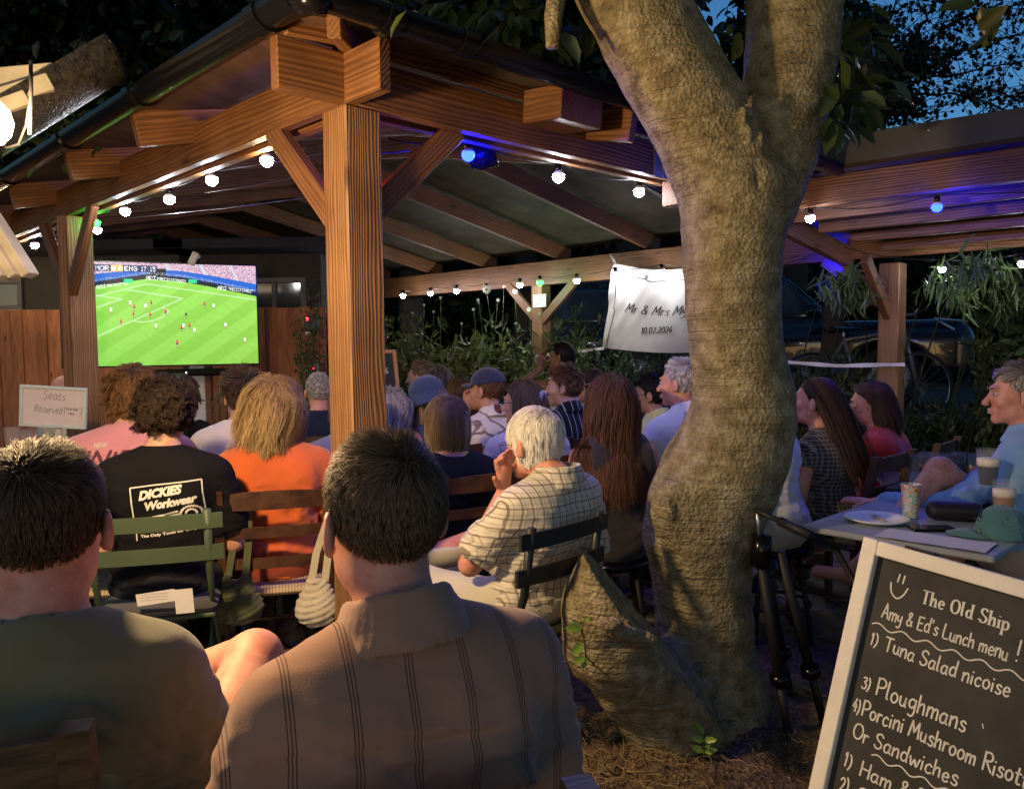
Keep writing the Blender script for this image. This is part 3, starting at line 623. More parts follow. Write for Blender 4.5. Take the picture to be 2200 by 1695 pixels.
    nc = 8000; C = np.stack([-4+9*rs.rand(nc), -3+8.5*rs.rand(nc), 4.3+1.8*rs.rand(nc)], 1); leafmesh('crown', C, rs.normal(size=(nc, 3))+[0, 0, -.5], rs.normal(size=(nc, 3))+[0, 0, 1.5], .24*(.7+.6*rs.rand(nc)), .13, LM['magnolia'], root, TREE)  # unseen leaves overhead, added to block blue sky light from the near figures
    leafmesh('foliage', P, D, Nn, np.array(Ls), np.array(Ls)*.42, LM['magnolia'], root, TREE)
    # shoots sprouting from the stub and beside the foot
    def sprout(name, label, pts, lv, Ld, root_at):
        r_ = empty(name, root_at, 0, label, 'plant'); MB().tube(np.array(pts)-root_at, .0025, 6).build('stem', LM['pale'], r_)
        P = np.array([a for a, d, l in lv]); D = np.array([d for a, d, l in lv], float); l = np.array([l for a, d, l in lv])
        [leafmesh('leaf', P[i:i+1], D[i:i+1], np.array([[.1, -.9, .5]]), l[i:i+1], l[i:i+1]*.5, Ld, r_, root_at) for i in range(len(P))]
    fresh = leafmat('leaf_fresh', (.22, .36, .045), .35, .5, .35, .25)
    a0 = q(1250, 1400, Y-.66); a1 = q(1247, 1370, Y-.70); a2 = q(1240, 1340, Y-.71); a3 = q(1246, 1325, Y-.71)
    sprout('leafy_shoot', 'leafy green shoot sprouting from the side of the sawn stub', [q(1275, 1425, Y-.5), a0, a1, a2, a3],
           [(a2, (-.8, -.3, .15), .05), (a2, (-.9, -.1, .5), .04), (a1, (-.6, -.4, -.35), .055), (a0, (-.7, -.4, -.15), .045), (a3, (.5, -.3, .6), .025), (a0, (-.3, -.5, -.9), .035)], fresh, a0)
    g = on_z(1512, 1628, .055); up = g+[0, 0, .07]
    lv = [(g+[0, 0, .02+.02*(i//2)], (math.cos(i*2.4), math.sin(i*2.4)*.6-.3, .35), .045) for i in range(7)]
    sprout('seedling', 'small green seedling growing in the soil at the foot of the tree', [g, g+[.002, 0, .03], up], lv, fresh, g)
big_tree()
# ------------------------------------------------------------------ shrubs and flowers behind the pavilion
def shrub(cx, cy, Yc, w_, h_, n, L, mat, label, name='shrub', cat='shrub', upright=.4, depth=.5, wr=.35, ground_z=0.0, seed=0, group=None):
    """w_,h_ half extents in metres; foliage of leaf sprays on real stems"""
    rs = np.random.RandomState(seed+int(cx)); c = q(cx, cy, Yc); base = np.array([c[0], Yc, ground_z]); root = empty(name, base, 0, label, cat, group)
    st = MB(); P = []; D = []
    ns = max(10, n//34)
    for i in range(ns):
        v = rs.normal(size=3); v /= np.linalg.norm(v); rr = rs.rand()**.4; tip = c+v*[w_*rr, depth*rr, h_*rr]
        if tip[2] < ground_z+.12: tip[2] = ground_z+.12+rs.rand()*.1
        b0 = base+[(tip[0]-c[0])*.35, (tip[1]-c[1])*.35, .0]; m = (b0+tip)/2+rs.normal(size=3)*[.05, .05, .02]
        pts = np.array([b0, m, tip]); tt = np.linspace(0, 1, 6)[:, None]; cur = (1-tt)**2*pts[0]+2*tt*(1-tt)*pts[1]+tt**2*pts[2]; st.tube(cur-base, np.linspace(.008, .002, 6), 5, False)
        k = n//ns
        u = rs.rand(k)**.6*.75+.25; a = u[:, None]; pp = (1-a)**2*pts[0]+2*a*(1-a)*pts[1]+a**2*pts[2]; pp += rs.normal(size=(k, 3))*.03; P.append(pp)
        dd = rs.normal(size=(k, 3))*.8+(tip-b0)/np.linalg.norm(tip-b0)*.8+[0, 0, upright-.4]; D.append(dd)
    P = np.concatenate(P); D = np.concatenate(D); l = L*(.6+.8*rs.rand(len(P))); Nn = rs.normal(size=P.shape)*.7+[0, -.5, .6]
    leafmesh('foliage', P, D, Nn, l, l*wr, mat, root, base); st.build('stem', pm('stem_'+name, (.08, .07, .03), .8, .2, 9, 0), root, True)
    return root
shrub(775, 760, 8.2, .85, .65, 3800, .085, LM['hedge'], 'leafy shrub just right of the front post, behind the small chalkboard', seed=1, ground_z=.0)
shrub(665, 720, 7.3, .16, .7, 900, .05, LM['hedge'], 'climber growing beside the meter boxes at the fence end', 'climbing_plant', 'plant', seed=2)
shrub(950, 800, 8.0, .75, .45, 3600, .12, LM['pale'], 'low yellowish shrub with drooping leaves behind the man in profile', upright=-.2, seed=3, wr=.28)
shrub(1060, 790, 8.1, .50, .42, 2600, .11, LM['pale'], 'bushy broad-leaved shrub left of the post with the green light', upright=0, seed=4)
shrub(1220, 735, 8.8, .40, .55, 1500, .10, LM['herb'], 'tall leafy plant right of the post with the green light', seed=5)
shrub(1330, 790, 7.9, .85, .34, 5200, .06, LM['herb'], 'dense small-leaved hedge below the white banner', 'hedge', 'hedge', seed=6)
shrub(1450, 800, 8.0, .45, .35, 2600, .06, LM['herb'], 'end of the dark hedge beside the tree trunk', 'hedge', 'hedge', seed=7)
shrub(1795, 830, 6.9, .42, .32, 1700, .09, LM['hedge'], 'green leafy plant between the dark-haired women at the right', upright=.6, seed=8, ground_z=.2)
shrub(1740, 790, 7.1, .35, .28, 1200, .07, LM['herb'], 'low bush beneath the white ribbon right of the tree', seed=9, ground_z=.2)
shrub(2070, 900, 7.0, .9, .18, 2600, .07, LM['herb'], 'low dark ground plants in front of the car wheel', 'shrub', seed=10, ground_z=.35)
shrub(2170, 700, 6.4, .35, .55, 1500, .13, LM['herb'], 'tall leafy plant at the right edge beside the car', seed=11, upright=-.1)
FLB = ['largest pale daisy-like flower head', 'wide pale flower left of the green-lit post', 'small flower below the largest one', 'small flower left below the largest one', 'pale flower near the third far bulb', 'small low flower left of the tall stalks', 'lowest pale flower among the stalks', 'pale flower close beside the green-lit post', 'tiny flower on the left side of the green-lit post', 'tiny flower near the leftmost far bulb', 'tiny low flower above the bushy shrub', 'tiny flower between the tall stalks', 'topmost small flower under the far beam', 'leftmost tiny pale flower']
def flowers():
    k = 0
    for (x, y, sz) in ((1038, 618, .055), (1098, 622, .03), (1062, 640, .022), (1020, 640, .022), (940, 635, .02), (925, 665, .016), (985, 690, .016), (1128, 660, .03), (1150, 668, .018), (905, 650, .014), (1100, 690, .016), (1010, 660, .02), (1075, 612, .02), (880, 668, .014)):
        Yf = 8.6; h = q(x, y, Yf); rs = np.random.RandomState(k); g = np.array([h[0]+rs.normal()*.15-.1, Yf+.1, 0]); root = empty('wild_flower', g, 0, FLB[k]+' in the dark behind the pavilion', 'flower', 'tall pale wild flowers behind the pavilion')
        m = (g+h)/2+[rs.normal()*.06, 0, .1]; t = np.linspace(0, 1, 9)[:, None]; c = (1-t)**2*g+2*t*(1-t)*m+t*t*h; MB().tube(c-g, np.linspace(.006, .003, 9), 5).build('stem', LM['herb'], root, True)
        b = MB(); npet = 10
        for i in range(npet):
            a = 2*math.pi*i/npet; d = np.array([math.cos(a), -.25, math.sin(a)]); e = np.array([-math.sin(a), 0, math.cos(a)]); b.add([h-g, h-g+d*sz*.5+e*sz*.2, h-g+d*sz+[0, -.004, 0], h-g+d*sz*.5-e*sz*.2], [(0, 1, 2, 3)])
        b.build('petals', PET, root); MB().lathe([(0, -.3*sz), (.25*sz, -.1*sz), (.2*sz, .15*sz), (0, .2*sz)], h-g, 8, rotx(math.pi/2)).build('flower_centre', LM['pale'], root, True)
        n = 26; u = rs.rand(n)*.75+.1; P = (1-u[:, None])**2*g+2*u[:, None]*(1-u[:, None])*m+u[:, None]**2*h; D = rs.normal(size=(n, 3))+[0, 0, .5]; leafmesh('leaves', P, D, rs.normal(size=(n, 3))+[0, -.5, .5], .13, .025, LM['herb'], root, g); k += 1
PET = pm('petal', (.62, .58, .50), .7, .15, 9, 0)
flowers()
# ------------------------------------------------------------------ dark trees beyond
def far_tree(x, y, Yc, rx, rz, n, label, seed, L=.16, mat='dark', name='tree', trunk_x=None, group=None):
    rs = np.random.RandomState(seed); c = q(x, y, Yc); tx = c[0] if trunk_x is None else q(trunk_x, y, Yc)[0]; base = np.array([tx, Yc, 0.0]); root = empty(name, base, 0, label, 'tree', group); tb = MB()
    tb.tube([np.array([0, 0, 0]), (c-base)*[.3, .3, .5]+[.05, 0, 0], (c-base)*[.8, .8, .95], c-base+[0, 0, rz*.6]], [.22, .17, .10, .03], 10)
    P = []; D = []; nl = 34
    for i in range(nl):
        v = rs.normal(size=3); v /= np.linalg.norm(v); tip = c+v*[rx, rx*.8, rz]*(.45+.55*rs.rand()); s0 = c+[0, 0, -rz*.5+rz*.7*rs.rand()]; mid = (s0+tip)/2+[0, 0, .15*rz]
        t = np.linspace(0, 1, 6)[:, None]; cur = (1-t)**2*s0+2*t*(1-t)*mid+t*t*tip; tb.tube(cur-base, np.linspace(.05, .008, 6), 5, False)
        k = n//nl; a = rs.rand(k)[:, None]**.7; pp = (1-a)**2*s0+2*a*(1-a)*mid+a*a*tip+rs.normal(size=(k, 3))*rx*.13; P.append(pp); D.append(rs.normal(size=(k, 3))+[0, -.2, -.4])
    tb.build('trunk', pm('dark_bark', (.05, .04, .03), .9), root, True); P = np.concatenate(P); D = np.concatenate(D); l = L*(.6+.8*rs.rand(len(P)))
    leafmesh('crown', P, D, rs.normal(size=P.shape), l, l*.5, LM[mat], root, base); return root
for i, (x, y, Yc, rx, rz, n, lb_) in enumerate([
    (150, 60, 9.5, 2.6, 2.2, 9000, 'dark bushy tree above the left gutter, nearest the lamp'), (520, -60, 10.5, 2.6, 2.4, 8000, 'dark tree above the peak of the pavilion roof'), (860, -40, 11.5, 2.6, 2.2, 8000, 'dark tree behind the middle of the pavilion roof'),
    (1110, 120, 12.0, 1.9, 2.3, 6500, 'dark tree seen left of the curving trunk'), (1330, 60, 11.0, 1.5, 2.6, 6000, 'dark tree directly behind the fork of the big tree'), (1690, 90, 10.5, 1.0, 2.2, 6500, 'dense dark tree right of the fork above the lean-to'),
    (700, 560, 13.5, 3.2, 2.6, 8000, 'wide dark tree in the night behind the shrubs'), (1150, 560, 14.5, 3.0, 2.4, 8000, 'dark tree behind the post with the green light'), (1560, 600, 14.0, 2.6, 2.0, 7000, 'dark tree behind the white banner'), (2050, 560, 15.0, 3.4, 1.9, 9000, 'dark tree behind the parked cars'), (180, 420, 13.0, 3.4, 2.6, 7000, 'dark tree behind the outbuildings at the left')]):
    far_tree(x, y, Yc, rx, rz, n, lb_, 40+i, L=.2)
def sky_tree():
    Y0 = 8.2; rs = np.random.RandomState(77); base = np.array([q(1760, 500, Y0)[0], Y0, 0]); root = empty('tree', base, 0, 'small-leaved tree whose thin branches spread against the blue dusk sky at the right', 'tree'); b = MB(); P = []; D = []
    b.tube([(0, 0, 0), (.1, 0, 1.5), q(1790, 330, Y0)-base], [.13, .11, .07], 10)
    br = [[(1790, 330), (1830, 260), (1900, 150), (2010, 60), (2110, -40)], [(1790, 330), (1850, 240), (1960, 170), (2080, 150), (2190, 130)], [(1800, 320), (1880, 220), (1980, 200), (2060, 205), (2150, 235)], [(1800, 300), (1850, 130), (1900, 40), (1930, -50)], [(1850, 240), (1930, 230), (1960, 245)], [(1960, 170), (2030, 110), (2100, 100), (2200, 60)], [(1900, 150), (1950, 90), (1990, 10), (2060, -40)], [(1830, 260), (1870, 180), (1890, 110)], [(2060, 205), (2110, 190), (2184, 215)], [(1850, 250), (1890, 250), (1935, 240)], [(1850, 130), (1820, 60), (1830, -30)], [(2010, 60), (2080, 30), (2184, 10)]]
    for k, pl in enumerate(br):
        pts = np.array([q(x, y, Y0+rs.normal()*.15) for x, y in pl]); m = 26; idx = np.linspace(0, len(pts)-1, m); cur = np.stack([np.interp(idx, range(len(pts)), pts[:, j]) for j in range(3)], 1)+rs.normal(size=(m, 3))*.012
        b.tube(cur-base, np.linspace(.022, .006, m), 5, False)
        for i in range(2, m):
            for s_ in range(2):
                dr = rs.normal(size=3)*[.26, .25, .20]; tw = cur[i]+dr; b.tube([cur[i]-base, (cur[i]+tw)/2-base+rs.normal(size=3)*.02, tw-base], [.005, .004, .002], 3, False)
                n = 4; u = rs.rand(n)[:, None]; P.append(cur[i]+dr*u+rs.normal(size=(n, 3))*.03); D.append(rs.normal(size=(n, 3))+[0, 0, -.2])
    for (x, y, rx, ry, n) in ((1890, 165, 45, 45, 1200), (1850, 190, 35, 60, 1300), (1925, 225, 32, 18, 250), (1950, 120, 40, 30, 450), (1860, 70, 40, 45, 500), (1990, 130, 30, 30, 200)):
        for i in range(n): P.append(q(x+rs.normal()*rx*.6, y+rs.normal()*ry*.6, Y0+rs.normal()*.3)[None]); D.append(rs.normal(size=(1, 3)))
    b.build('trunk', pm('twig_bark', (.04, .03, .02), .9), root, True); P = np.concatenate(P); D = np.concatenate(D); l = .055*(.7+.6*rs.rand(len(P))); leafmesh('crown', P, D, rs.normal(size=P.shape)+[0, -1, 0], l, l*.7, LM['dark'], root, base)
sky_tree()
def back_hedge():
    rs = np.random.RandomState(91)
    for i, (x0, x1, lb_) in enumerate(((-9, -2.2, 'tall dark hedge far behind the outbuildings'), (-2.2, 3.6, 'tall dark hedge far behind the pavilion shrubs'), (3.6, 14, 'tall dark hedge far behind the parked cars'))):
        n = int(1500*(x1-x0)); base = np.array([(x0+x1)/2, 16.5, 0]); root = empty('hedge', base, 0, lb_, 'hedge'); P = np.stack([x0+(x1-x0)*rs.rand(n), 16+1.2*rs.rand(n), 4.6*rs.rand(n)**.9+.2*np.sin(np.arange(n))], 1); leafmesh('foliage', P, rs.normal(size=P.shape)+[0, -.3, -.3], rs.normal(size=P.shape)+[0, -1.5, 0], .42*(.7+.6*rs.rand(n)), .26, LM['dark'], root, base)
        b = MB(); [b.tube([(x-(x0+x1)/2, .2, 0), (x-(x0+x1)/2+.1, .2, 2.2), (x-(x0+x1)/2, .3, 3.6)], [.07, .05, .02], 6) for x in np.arange(x0+.4, x1, 1.1)]; b.build('stem', LM['dark'], root, True)
back_hedge()
def bamboo(x, y, Yb, n, rx, ry, label, seed, tint='bamboo'):
    rs = np.random.RandomState(seed); c = q(x, y, Yb); base = np.array([c[0]+.3, c[1]+1.3, 0]); root = empty('bamboo', base, 0, label, 'bamboo'); b = MB(); P = []; D = []
    for i in range(max(4, n//70)):
        g = base+rs.normal(size=3)*[.2, .12, 0]; g[2] = 0; t = c+np.array([rs.normal()*rx, rs.normal()*.15, rs.normal()*ry*.6]); m = (g+t)/2; m[0] = g[0]; m[2] = t[2]+.1; u = np.linspace(0, 1, 14)[:, None]; cur = (1-u)**2*g+2*u*(1-u)*m+u*u*t; b.tube(cur-base, np.linspace(.009, .002, 14), 6)
        for s_ in range(10):
            o = cur[rs.randint(10, 14)]; k = 6; P.append(o+rs.normal(size=(k, 3))*.045); D.append(rs.normal(size=(k, 3))*.5+[0, -.2, -.9])
    b.build('stem', pm('cane', (.03, .035, .015), .5), root, True); P = np.concatenate(P); D = np.concatenate(D); l = .14*(.7+.6*rs.rand(len(P))); leafmesh('foliage', P, D, rs.normal(size=P.shape)*.5+[0, -1, .2], l, l*.13, LM[tint], root, base)
bamboo(2100, 570, 5.3, 280, .24, .07, 'bamboo with bright green narrow leaves beside the white bulb at the right', 1)
bamboo(2165, 640, 5.6, 180, .12, .16, 'bamboo hanging in the dark at the right edge of the lean-to', 2, 'herb')
bamboo(1800, 590, 5.9, 150, .07, .07, 'narrow-leaved bamboo spray lit blue below the blue bulb right of the tree', 3)
# ------------------------------------------------------------------ people
def skinmat(name, c, rough=.5):
    m, t, b = newmat(name); tc = N(t, 'ShaderNodeTexCoord'); n1 = N(t, 'ShaderNodeTexNoise', Scale=22.0, Detail=8.0, Roughness=.7); t.links.new(tc.outputs['Object'], n1.inputs['Vector'])
    c = np.array(c); r = ramp(t, [(.35, tuple(c*[.82, .66, .62])), (.65, tuple(np.clip(c*1.1, 0, 1)))]); t.links.new(n1.outputs[0], r.inputs[0]); t.links.new(r.outputs[0], b.inputs['Base Color'])
    b.inputs['Roughness'].default_value = rough; b.inputs['Specular IOR Level'].default_value = .35; b.inputs['Subsurface Weight'].default_value = .12; b.inputs['Subsurface Radius'].default_value = (.015, .005, .003); b.inputs['Subsurface Scale'].default_value = 1
    n2 = N(t, 'ShaderNodeTexNoise', Scale=220.0, Detail=2.0); t.links.new(tc.outputs['Object'], n2.inputs['Vector']); bp = N(t, 'ShaderNodeBump', Strength=.22, Distance=.0015); t.links.new(n2.outputs[0], bp.inputs['Height']); t.links.new(bp.outputs[0], b.inputs['Normal'])
    return m
SK = {'fair': skinmat('skin_fair', (.60, .36, .25)), 'pink': skinmat('skin_pink', (.62, .31, .22)), 'tan': skinmat('skin_tan', (.46, .26, .16)), 'brown': skinmat('skin_brown', (.24, .12, .07))}
HAIRM = colmat('hair', .55, .16); 
def cloth(name, c, **k): kk = dict(rough=.9, var=.10, vs=6, bump=.14, bs=320, sheen=.25, spec=.15); kk.update(k); return pm(name, c, **kk)
EYEW = pm('eye_white', (.42, .36, .32), .2, .03, 5, 0); EYED = pm('iris', (.02, .015, .01), .15, .03, 5, 0)
TVC = np.array([-2.75, 6.45])
class Pose: pass
def seg_cut(s, a, b, ra, rb, k): s.cap(a, b, ra, rb, k=k, cut=True)
def person(label, hx, ytop, Y, ty=None, hy=None, hp=0.0, lean=.10, sc_=1.0, wd=1.0, skin='fair', top=None, sleeve='short', collar=None, trousers=None, arms=('lap', 'lap'), legs='sit', hair=None, res=.010, fold=1.0, side=0.0, foldseed=1, group=None, crop=None, seat=.44, shoe=True, slouch=.04, neckline=0, shoes=None, hroll=0.0):
    T = pt(hx, ytop, Y)
    def toTV(): return math.atan2(-(TVC[0]-T[0]), TVC[1]-T[1])
    ty = toTV() if ty is None else R_(ty); hy = toTV() if hy is None else R_(hy)
    P = Pose(); rel = hy-ty
    # joints in body frame: x right, y forward, z up, origin on the seat line under the pelvis
    Rl = rotx(-lean) @ roty(side); piv = np.array([0, 0, .10])
    def up(p): return piv+Rl @ (np.array(p, float)*[wd, 1, 1]-piv)
    neck = up((0, -.01, .565)); Hm = rotz(rel) @ rotx(hp) @ roty(hroll)
    hc = neck+np.array([0, slouch, -slouch*.45])+Rl @ np.array([0, .02, .165])*[1, .6, 1]
    topoff = hc+np.array([0, -.01, .128])
    off = rotz(ty) @ (topoff*sc_); root_loc = T-off
    seatz = float(root_loc[2])
    root = empty('person', root_loc, ty, label, 'person', group); root.scale = (sc_,)*3
    fl = -seatz/sc_     # floor height in body frame
    def Hd(p): return hc+Hm @ np.array(p, float)
    sh = {1: up((.176, 0, .478)), -1: up((-.176, 0, .478))}
    hipz = .085; hips = {1: np.array([.095*wd, .02, hipz]), -1: np.array([-.095*wd, .02, hipz])}
    knee = {}; ank = {}
    for s_ in (1, -1): knee[s_] = np.array([.14*s_, .47, .085]); ank[s_] = np.array([.15*s_, .45, fl+.09])
    if legs == 'crossed':     # right ankle over left knee
        knee[-1] = np.array([-.20, .46, .11]); ank[-1] = np.array([-.12, .50, fl+.09]); knee[1] = np.array([.20, .46, .20]); ank[1] = np.array([-.13, .58, .14])
    if legs == 'crossed_r':
        knee[1] = np.array([.10, .47, .09]); ank[1] = np.array([.10, .5, fl+.09]); knee[-1] = np.array([.02, .52, .235]); ank[-1] = np.array([.12, .68, -.16])
    if legs == 'wide': 
        for s_ in (1, -1): knee[s_] = np.array([.27*s_, .42, .10]); ank[s_] = np.array([.27*s_, .44, fl+.09])
    if legs == 'high':
        for s_ in (1, -1): knee[s_] = np.array([.15*s_, .42, .03]); ank[s_] = np.array([.13*s_, .30, fl+.22])
    if isinstance(legs, dict):
        for s_, (kw, aw) in legs.items(): knee[s_] = rotz(ty).T @ (np.array(kw)-root_loc)/sc_; ank[s_] = rotz(ty).T @ (np.array(aw)-root_loc)/sc_
        legs = 'custom'
    elb = {}; wr = {}; fing = {}
    for i, s_ in enumerate((-1, 1)):
        a = arms[i]; S0 = sh[s_]
        if a == 'lap': elb[s_] = S0+[.055*s_, .02+.05*lean, -.27]; wr[s_] = np.array([.10*s_, .28, .20]); fd = np.array([-.2*s_, .8, -.3])
        elif a == 'fold': elb[s_] = S0+[.05*s_, .06, -.27]; wr[s_] = np.array([-.04*s_, .25, .27]); fd = np.array([-.95*s_, .2, 0])
        elif a == 'face': elb[s_] = S0+[.03*s_, .20, -.20]; wr[s_] = Hd((.05*s_, .11, -.13)); fd = Hm @ np.array([-.1*s_, -.15, .9])
        elif a == 'cheek': elb[s_] = S0+[.02*s_, .20, -.22]; wr[s_] = Hd((.065*s_, .10, -.15)); fd = Hm @ np.array([.15*s_, -.25, .95])
        elif a == 'brow': elb[s_] = S0+[.10*s_, .22, .02]; wr[s_] = Hd((.05*s_, .17, -.09)); fd = Hm @ np.array([-.3*s_, -.1, .9])
        elif a == 'table': elb[s_] = S0+[.06*s_, .14, -.25]; wr[s_] = S0+[.0*s_, .40, -.27]; fd = np.array([-.2*s_, .95, -.1])
        else: elb[s_] = np.array(a[0], float); wr[s_] = np.array(a[1], float); fd = np.array(a[2], float)
        fing[s_] = _nrm(fd)
    allp = list(sh.values())+list(elb.values())+list(wr.values())+list(knee.values())+list(ank.values())+[Hd((0, 0, .15)), Hd((0, .14, 0)), Hd((0, -.12, 0)), np.array([0, -.14, 0])]
    lo = np.min(allp, 0)-[.12, .12, .12]; hi = np.max(allp, 0)+[.12, .14, .06]; lo[2] = max(lo[2], fl-.01)
    body = SDF(lo, hi, res)
    # torso & limbs
    def torso(s, g, k=.05, seatcut=None):
        s.ell(up((0, .0, .11)), (.165*wd+g, .125+g, .115+g), Rl, k=k); s.ell(up((0, .01, .26)), (.145*wd+g, .108+g, .15+g), Rl, k=k)
        s.ell(up((0, -.005, .42)), (.158*wd+g, .105+g, .14+g), Rl, k=k); s.cap(up((-.125, -.01, .478)), up((.125, -.01, .478)), .058+g, k=k)
        for s_ in (1, -1): s.cap(up((.02*s_, -.012, .558)), up((.14*s_, -.01, .497)), .042+g, .046+g, k=k); s.ell(up((.085*s_, -.055, .42)), (.07+g, .055+g, .10+g), Rl, k=k)
    torso(body, 0)
    body.cap(neck+[0, 0, -.03], Hd((0, -.022, -.05)), .062, .054, k=.03)
    for s_ in (1, -1):
        body.cap(sh[s_], elb[s_], .048, .040, k=.02); body.cap(elb[s_], wr[s_], .040, .027, k=.012)
        f = fing[s_]; side_ = _nrm(np.cross(f, [0, 1, .3]) if abs(f[1]) < .8 else np.cross(f, [0, 0, 1])); nrm = np.cross(side_, f)
        pc = wr[s_]+f*.055; body.cap(wr[s_]+f*.01, pc+f*.02, .026, .034, k=.015, sq=(nrm, 1.6))
        if res <= .0085:
            for j, (o, l) in enumerate(((-.030, .058), (-.010, .068), (.011, .064), (.030, .05))):
                b0 = pc+f*.035+side_*o; m_ = b0+f*l*.55+nrm*.006; e = m_+f*l*.40-nrm*.018*(1.0+.3*j); body.cap(b0, m_, .0105, .0095, k=.004); body.cap(m_, e, .0095, .0075, k=.003)
            th = wr[s_]+f*.03-side_*.03*s_; body.cap(th, th+f*.04-side_*.03*s_+nrm*-.015, .012, .0095, k=.006)
        else:
            for o in (-.022, 0, .022): body.cap(pc+side_*o, pc+f*.075+side_*o*1.1-nrm*.015, .013, .010, k=.004)
        body.cap(hips[s_], knee[s_], .082, .058, k=.03); body.cap(knee[s_], ank[s_], .056, .038, k=.02)
        kc = knee[s_]*.35+ank[s_]*.65
    # head
    E = lambda c, r, k=.015, op='add', M_=None: body.ell(Hd(c), r, Hm if M_ is None else Hm @ M_, k=k, op=op)
    E((0, -.018, .032), (.077, .096, .090)); E((0, .028, -.01), (.062, .066, .085)); E((0, .030, -.068), (.050, .054, .044), .02); E((0, .072, -.098), (.022, .018, .017), .02)
    for s_ in (1, -1): E((.038*s_, .058, -.022), (.024, .026, .022), .02); E((.045*s_, .0, -.06), (.018, .04, .035), .02)
    E((0, .084, .030), (.048, .013, .011), .012)
    for s_ in (1, -1): E((.031*s_, .096, .008), (.016, .012, .010), .008, 'sub')
    body.cap(Hd((0, .090, .012)), Hd((0, .116, -.030)), .008, .0115, k=.010); E((0, .108, -.034), (.017, .010, .009), .006)
    E((0, .096, -.058), (.023, .010, .0065), .005); E((0, .094, -.070), (.020, .010, .0065), .005); E((0, .103, -.0645), (.022, .006, .0018), .003, 'sub')
    for s_ in (1, -1):
        Me = rotz(.42*s_) @ rotx(-.12); E((.087*s_, -.012, -.004), (.009, .023, .034), .004, 'add', Me)
        E((.098*s_, -.008, .004), (.006, .011, .018), .004, 'sub', Me); E((.080*s_, .0, -.028), (.008, .010, .011), .004)
    V, F = body.net(); bo = mesh('body', V, F, SK[skin], root, True)
    for s_ in (1, -1):
        eb = MB(); c = Hd((.031*s_, .0795, .008)); rr = .0118; prof = [(rr*math.sin(math.pi*i/8), -rr*math.cos(math.pi*i/8)) for i in range(9)]; eb.lathe(prof, c, 12, Hm); e = eb.build('eye', EYEW, root, True)
        ib = MB(); ib.lathe([(.0062, 0), (.0045, .0022), (0, .003)], c+Hm @ np.array([0, .0100, 0]), 10, Hm @ rotx(-math.pi/2)); ib.build('iris', EYED, e, True)
    if skin != 'none':
        for s_ in (1, -1):
            br = MB(); pts = [Hd((s_*(.014+.034*t), .099-.016*t*t, .026+.008*math.sin(math.pi*t*.8))) for t in np.linspace(0, 1, 6)]; br.tube(pts, [.002, .0032, .0035, .003, .0022, .0012], 6)
            br.build('eyebrow', BROW.get(skin) if hair is None else browmat(hair[1]), root, True)
    P.__dict__.update(root=root, Hd=Hd, Hm=Hm, hc=hc, up=up, Rl=Rl, neck=neck, sh=sh, elb=elb, wr=wr, knee=knee, ank=ank, ty=ty, T=T, fl=fl, body=bo, fing=fing, wd=wd)
    # clothing
    if top is not None:
        s = SDF(lo, hi, res*.9 if res > .008 else res); g = .013 if fold < 2 else .018
        torso(s, g)
        for s_ in (1, -1):
            if sleeve == 'short':
                e = sh[s_]+(elb[s_]-sh[s_])*.78; s.cap(sh[s_], e, .048+g+.006, .040+g+.020, k=.03, cut=True)
            elif sleeve == 'long':
                s.cap(sh[s_], elb[s_], .050+g+.004, .040+g+.006, k=.03); e = elb[s_]+(wr[s_]-elb[s_])*.88; s.cap(elb[s_], e, .040+g+.006, .032+g, k=.015, cut=True)
            elif sleeve == 'cap':
                e = sh[s_]+(elb[s_]-sh[s_])*.25; s.cap(sh[s_], e, .048+g, .05+g, k=.03, cut=True)
        if sleeve == 'none':
            for s_ in (1, -1): s.ell(sh[s_]+[.040*s_, 0, -.01], (.085, .14, .16), k=.01, op='sub')
        sd = foldseed
        def wf(x, y, z):
            u = x*math.cos(.5)+z*math.sin(.5); d = np.clip((.56-z)/.2, .15, 1)
            a = nz(x*1.0, y*1.0, z*.55, sd, 16, 2); b = nz(x*.5+z*.3, y*.8, z*1.6, sd+5, 22, 2); rg = (1-np.abs(b))**3
            big = np.maximum(0, nz(x*.6+z*.5*np.sign(x), y, z*.25, sd+3, 9, 1))**2 if fold >= 1.5 else 0
            return fold*d*(.006*big+.0055*a-.0075*rg*np.clip(1.2-np.abs(x)*1.0, 0, 1)+.003*nz(x, y, z, sd+9, 55, 1))
        s.warp(wf, .05)
        rc = np.random.RandomState(100+foldseed); cr = []
        for i in range(int(9+7*min(fold, 2.2))):
            sg = 1 if rc.rand() < .5 else -1; x0 = sg*(.07+.10*rc.rand()); z0 = .16+.30*rc.rand(); an = rc.normal()*.5+(.5 if rc.rand() < .65 else 1.4); ln = .05+.13*rc.rand(); x1 = x0-sg*math.sin(an)*ln; z1 = z0-math.cos(an)*ln; cr.append((x0, z0, x1, z1, (.004+.007*rc.rand())*min(1.3, .5+.35*fold), .006+.010*rc.rand()))
        for k_ in range(5): cr.append((-.15+.07*k_+.02*rc.normal(), .05+.05*rc.rand(), -.10+.07*k_, .06+.05*rc.rand(), .007, .012))
        if res < .007:
            for i in range(18):
                sg = 1 if rc.rand() < .5 else -1; x0 = sg*(.02+.17*rc.rand()); z0 = .28+.23*rc.rand(); an = rc.normal()*.35+(.45 if rc.rand() < .7 else 1.3); ln = .08+.16*rc.rand(); cr.append((x0, z0, x0-sg*math.sin(an)*ln, z0-math.cos(an)*ln, .0035+.003*rc.rand(), .009+.009*rc.rand()))
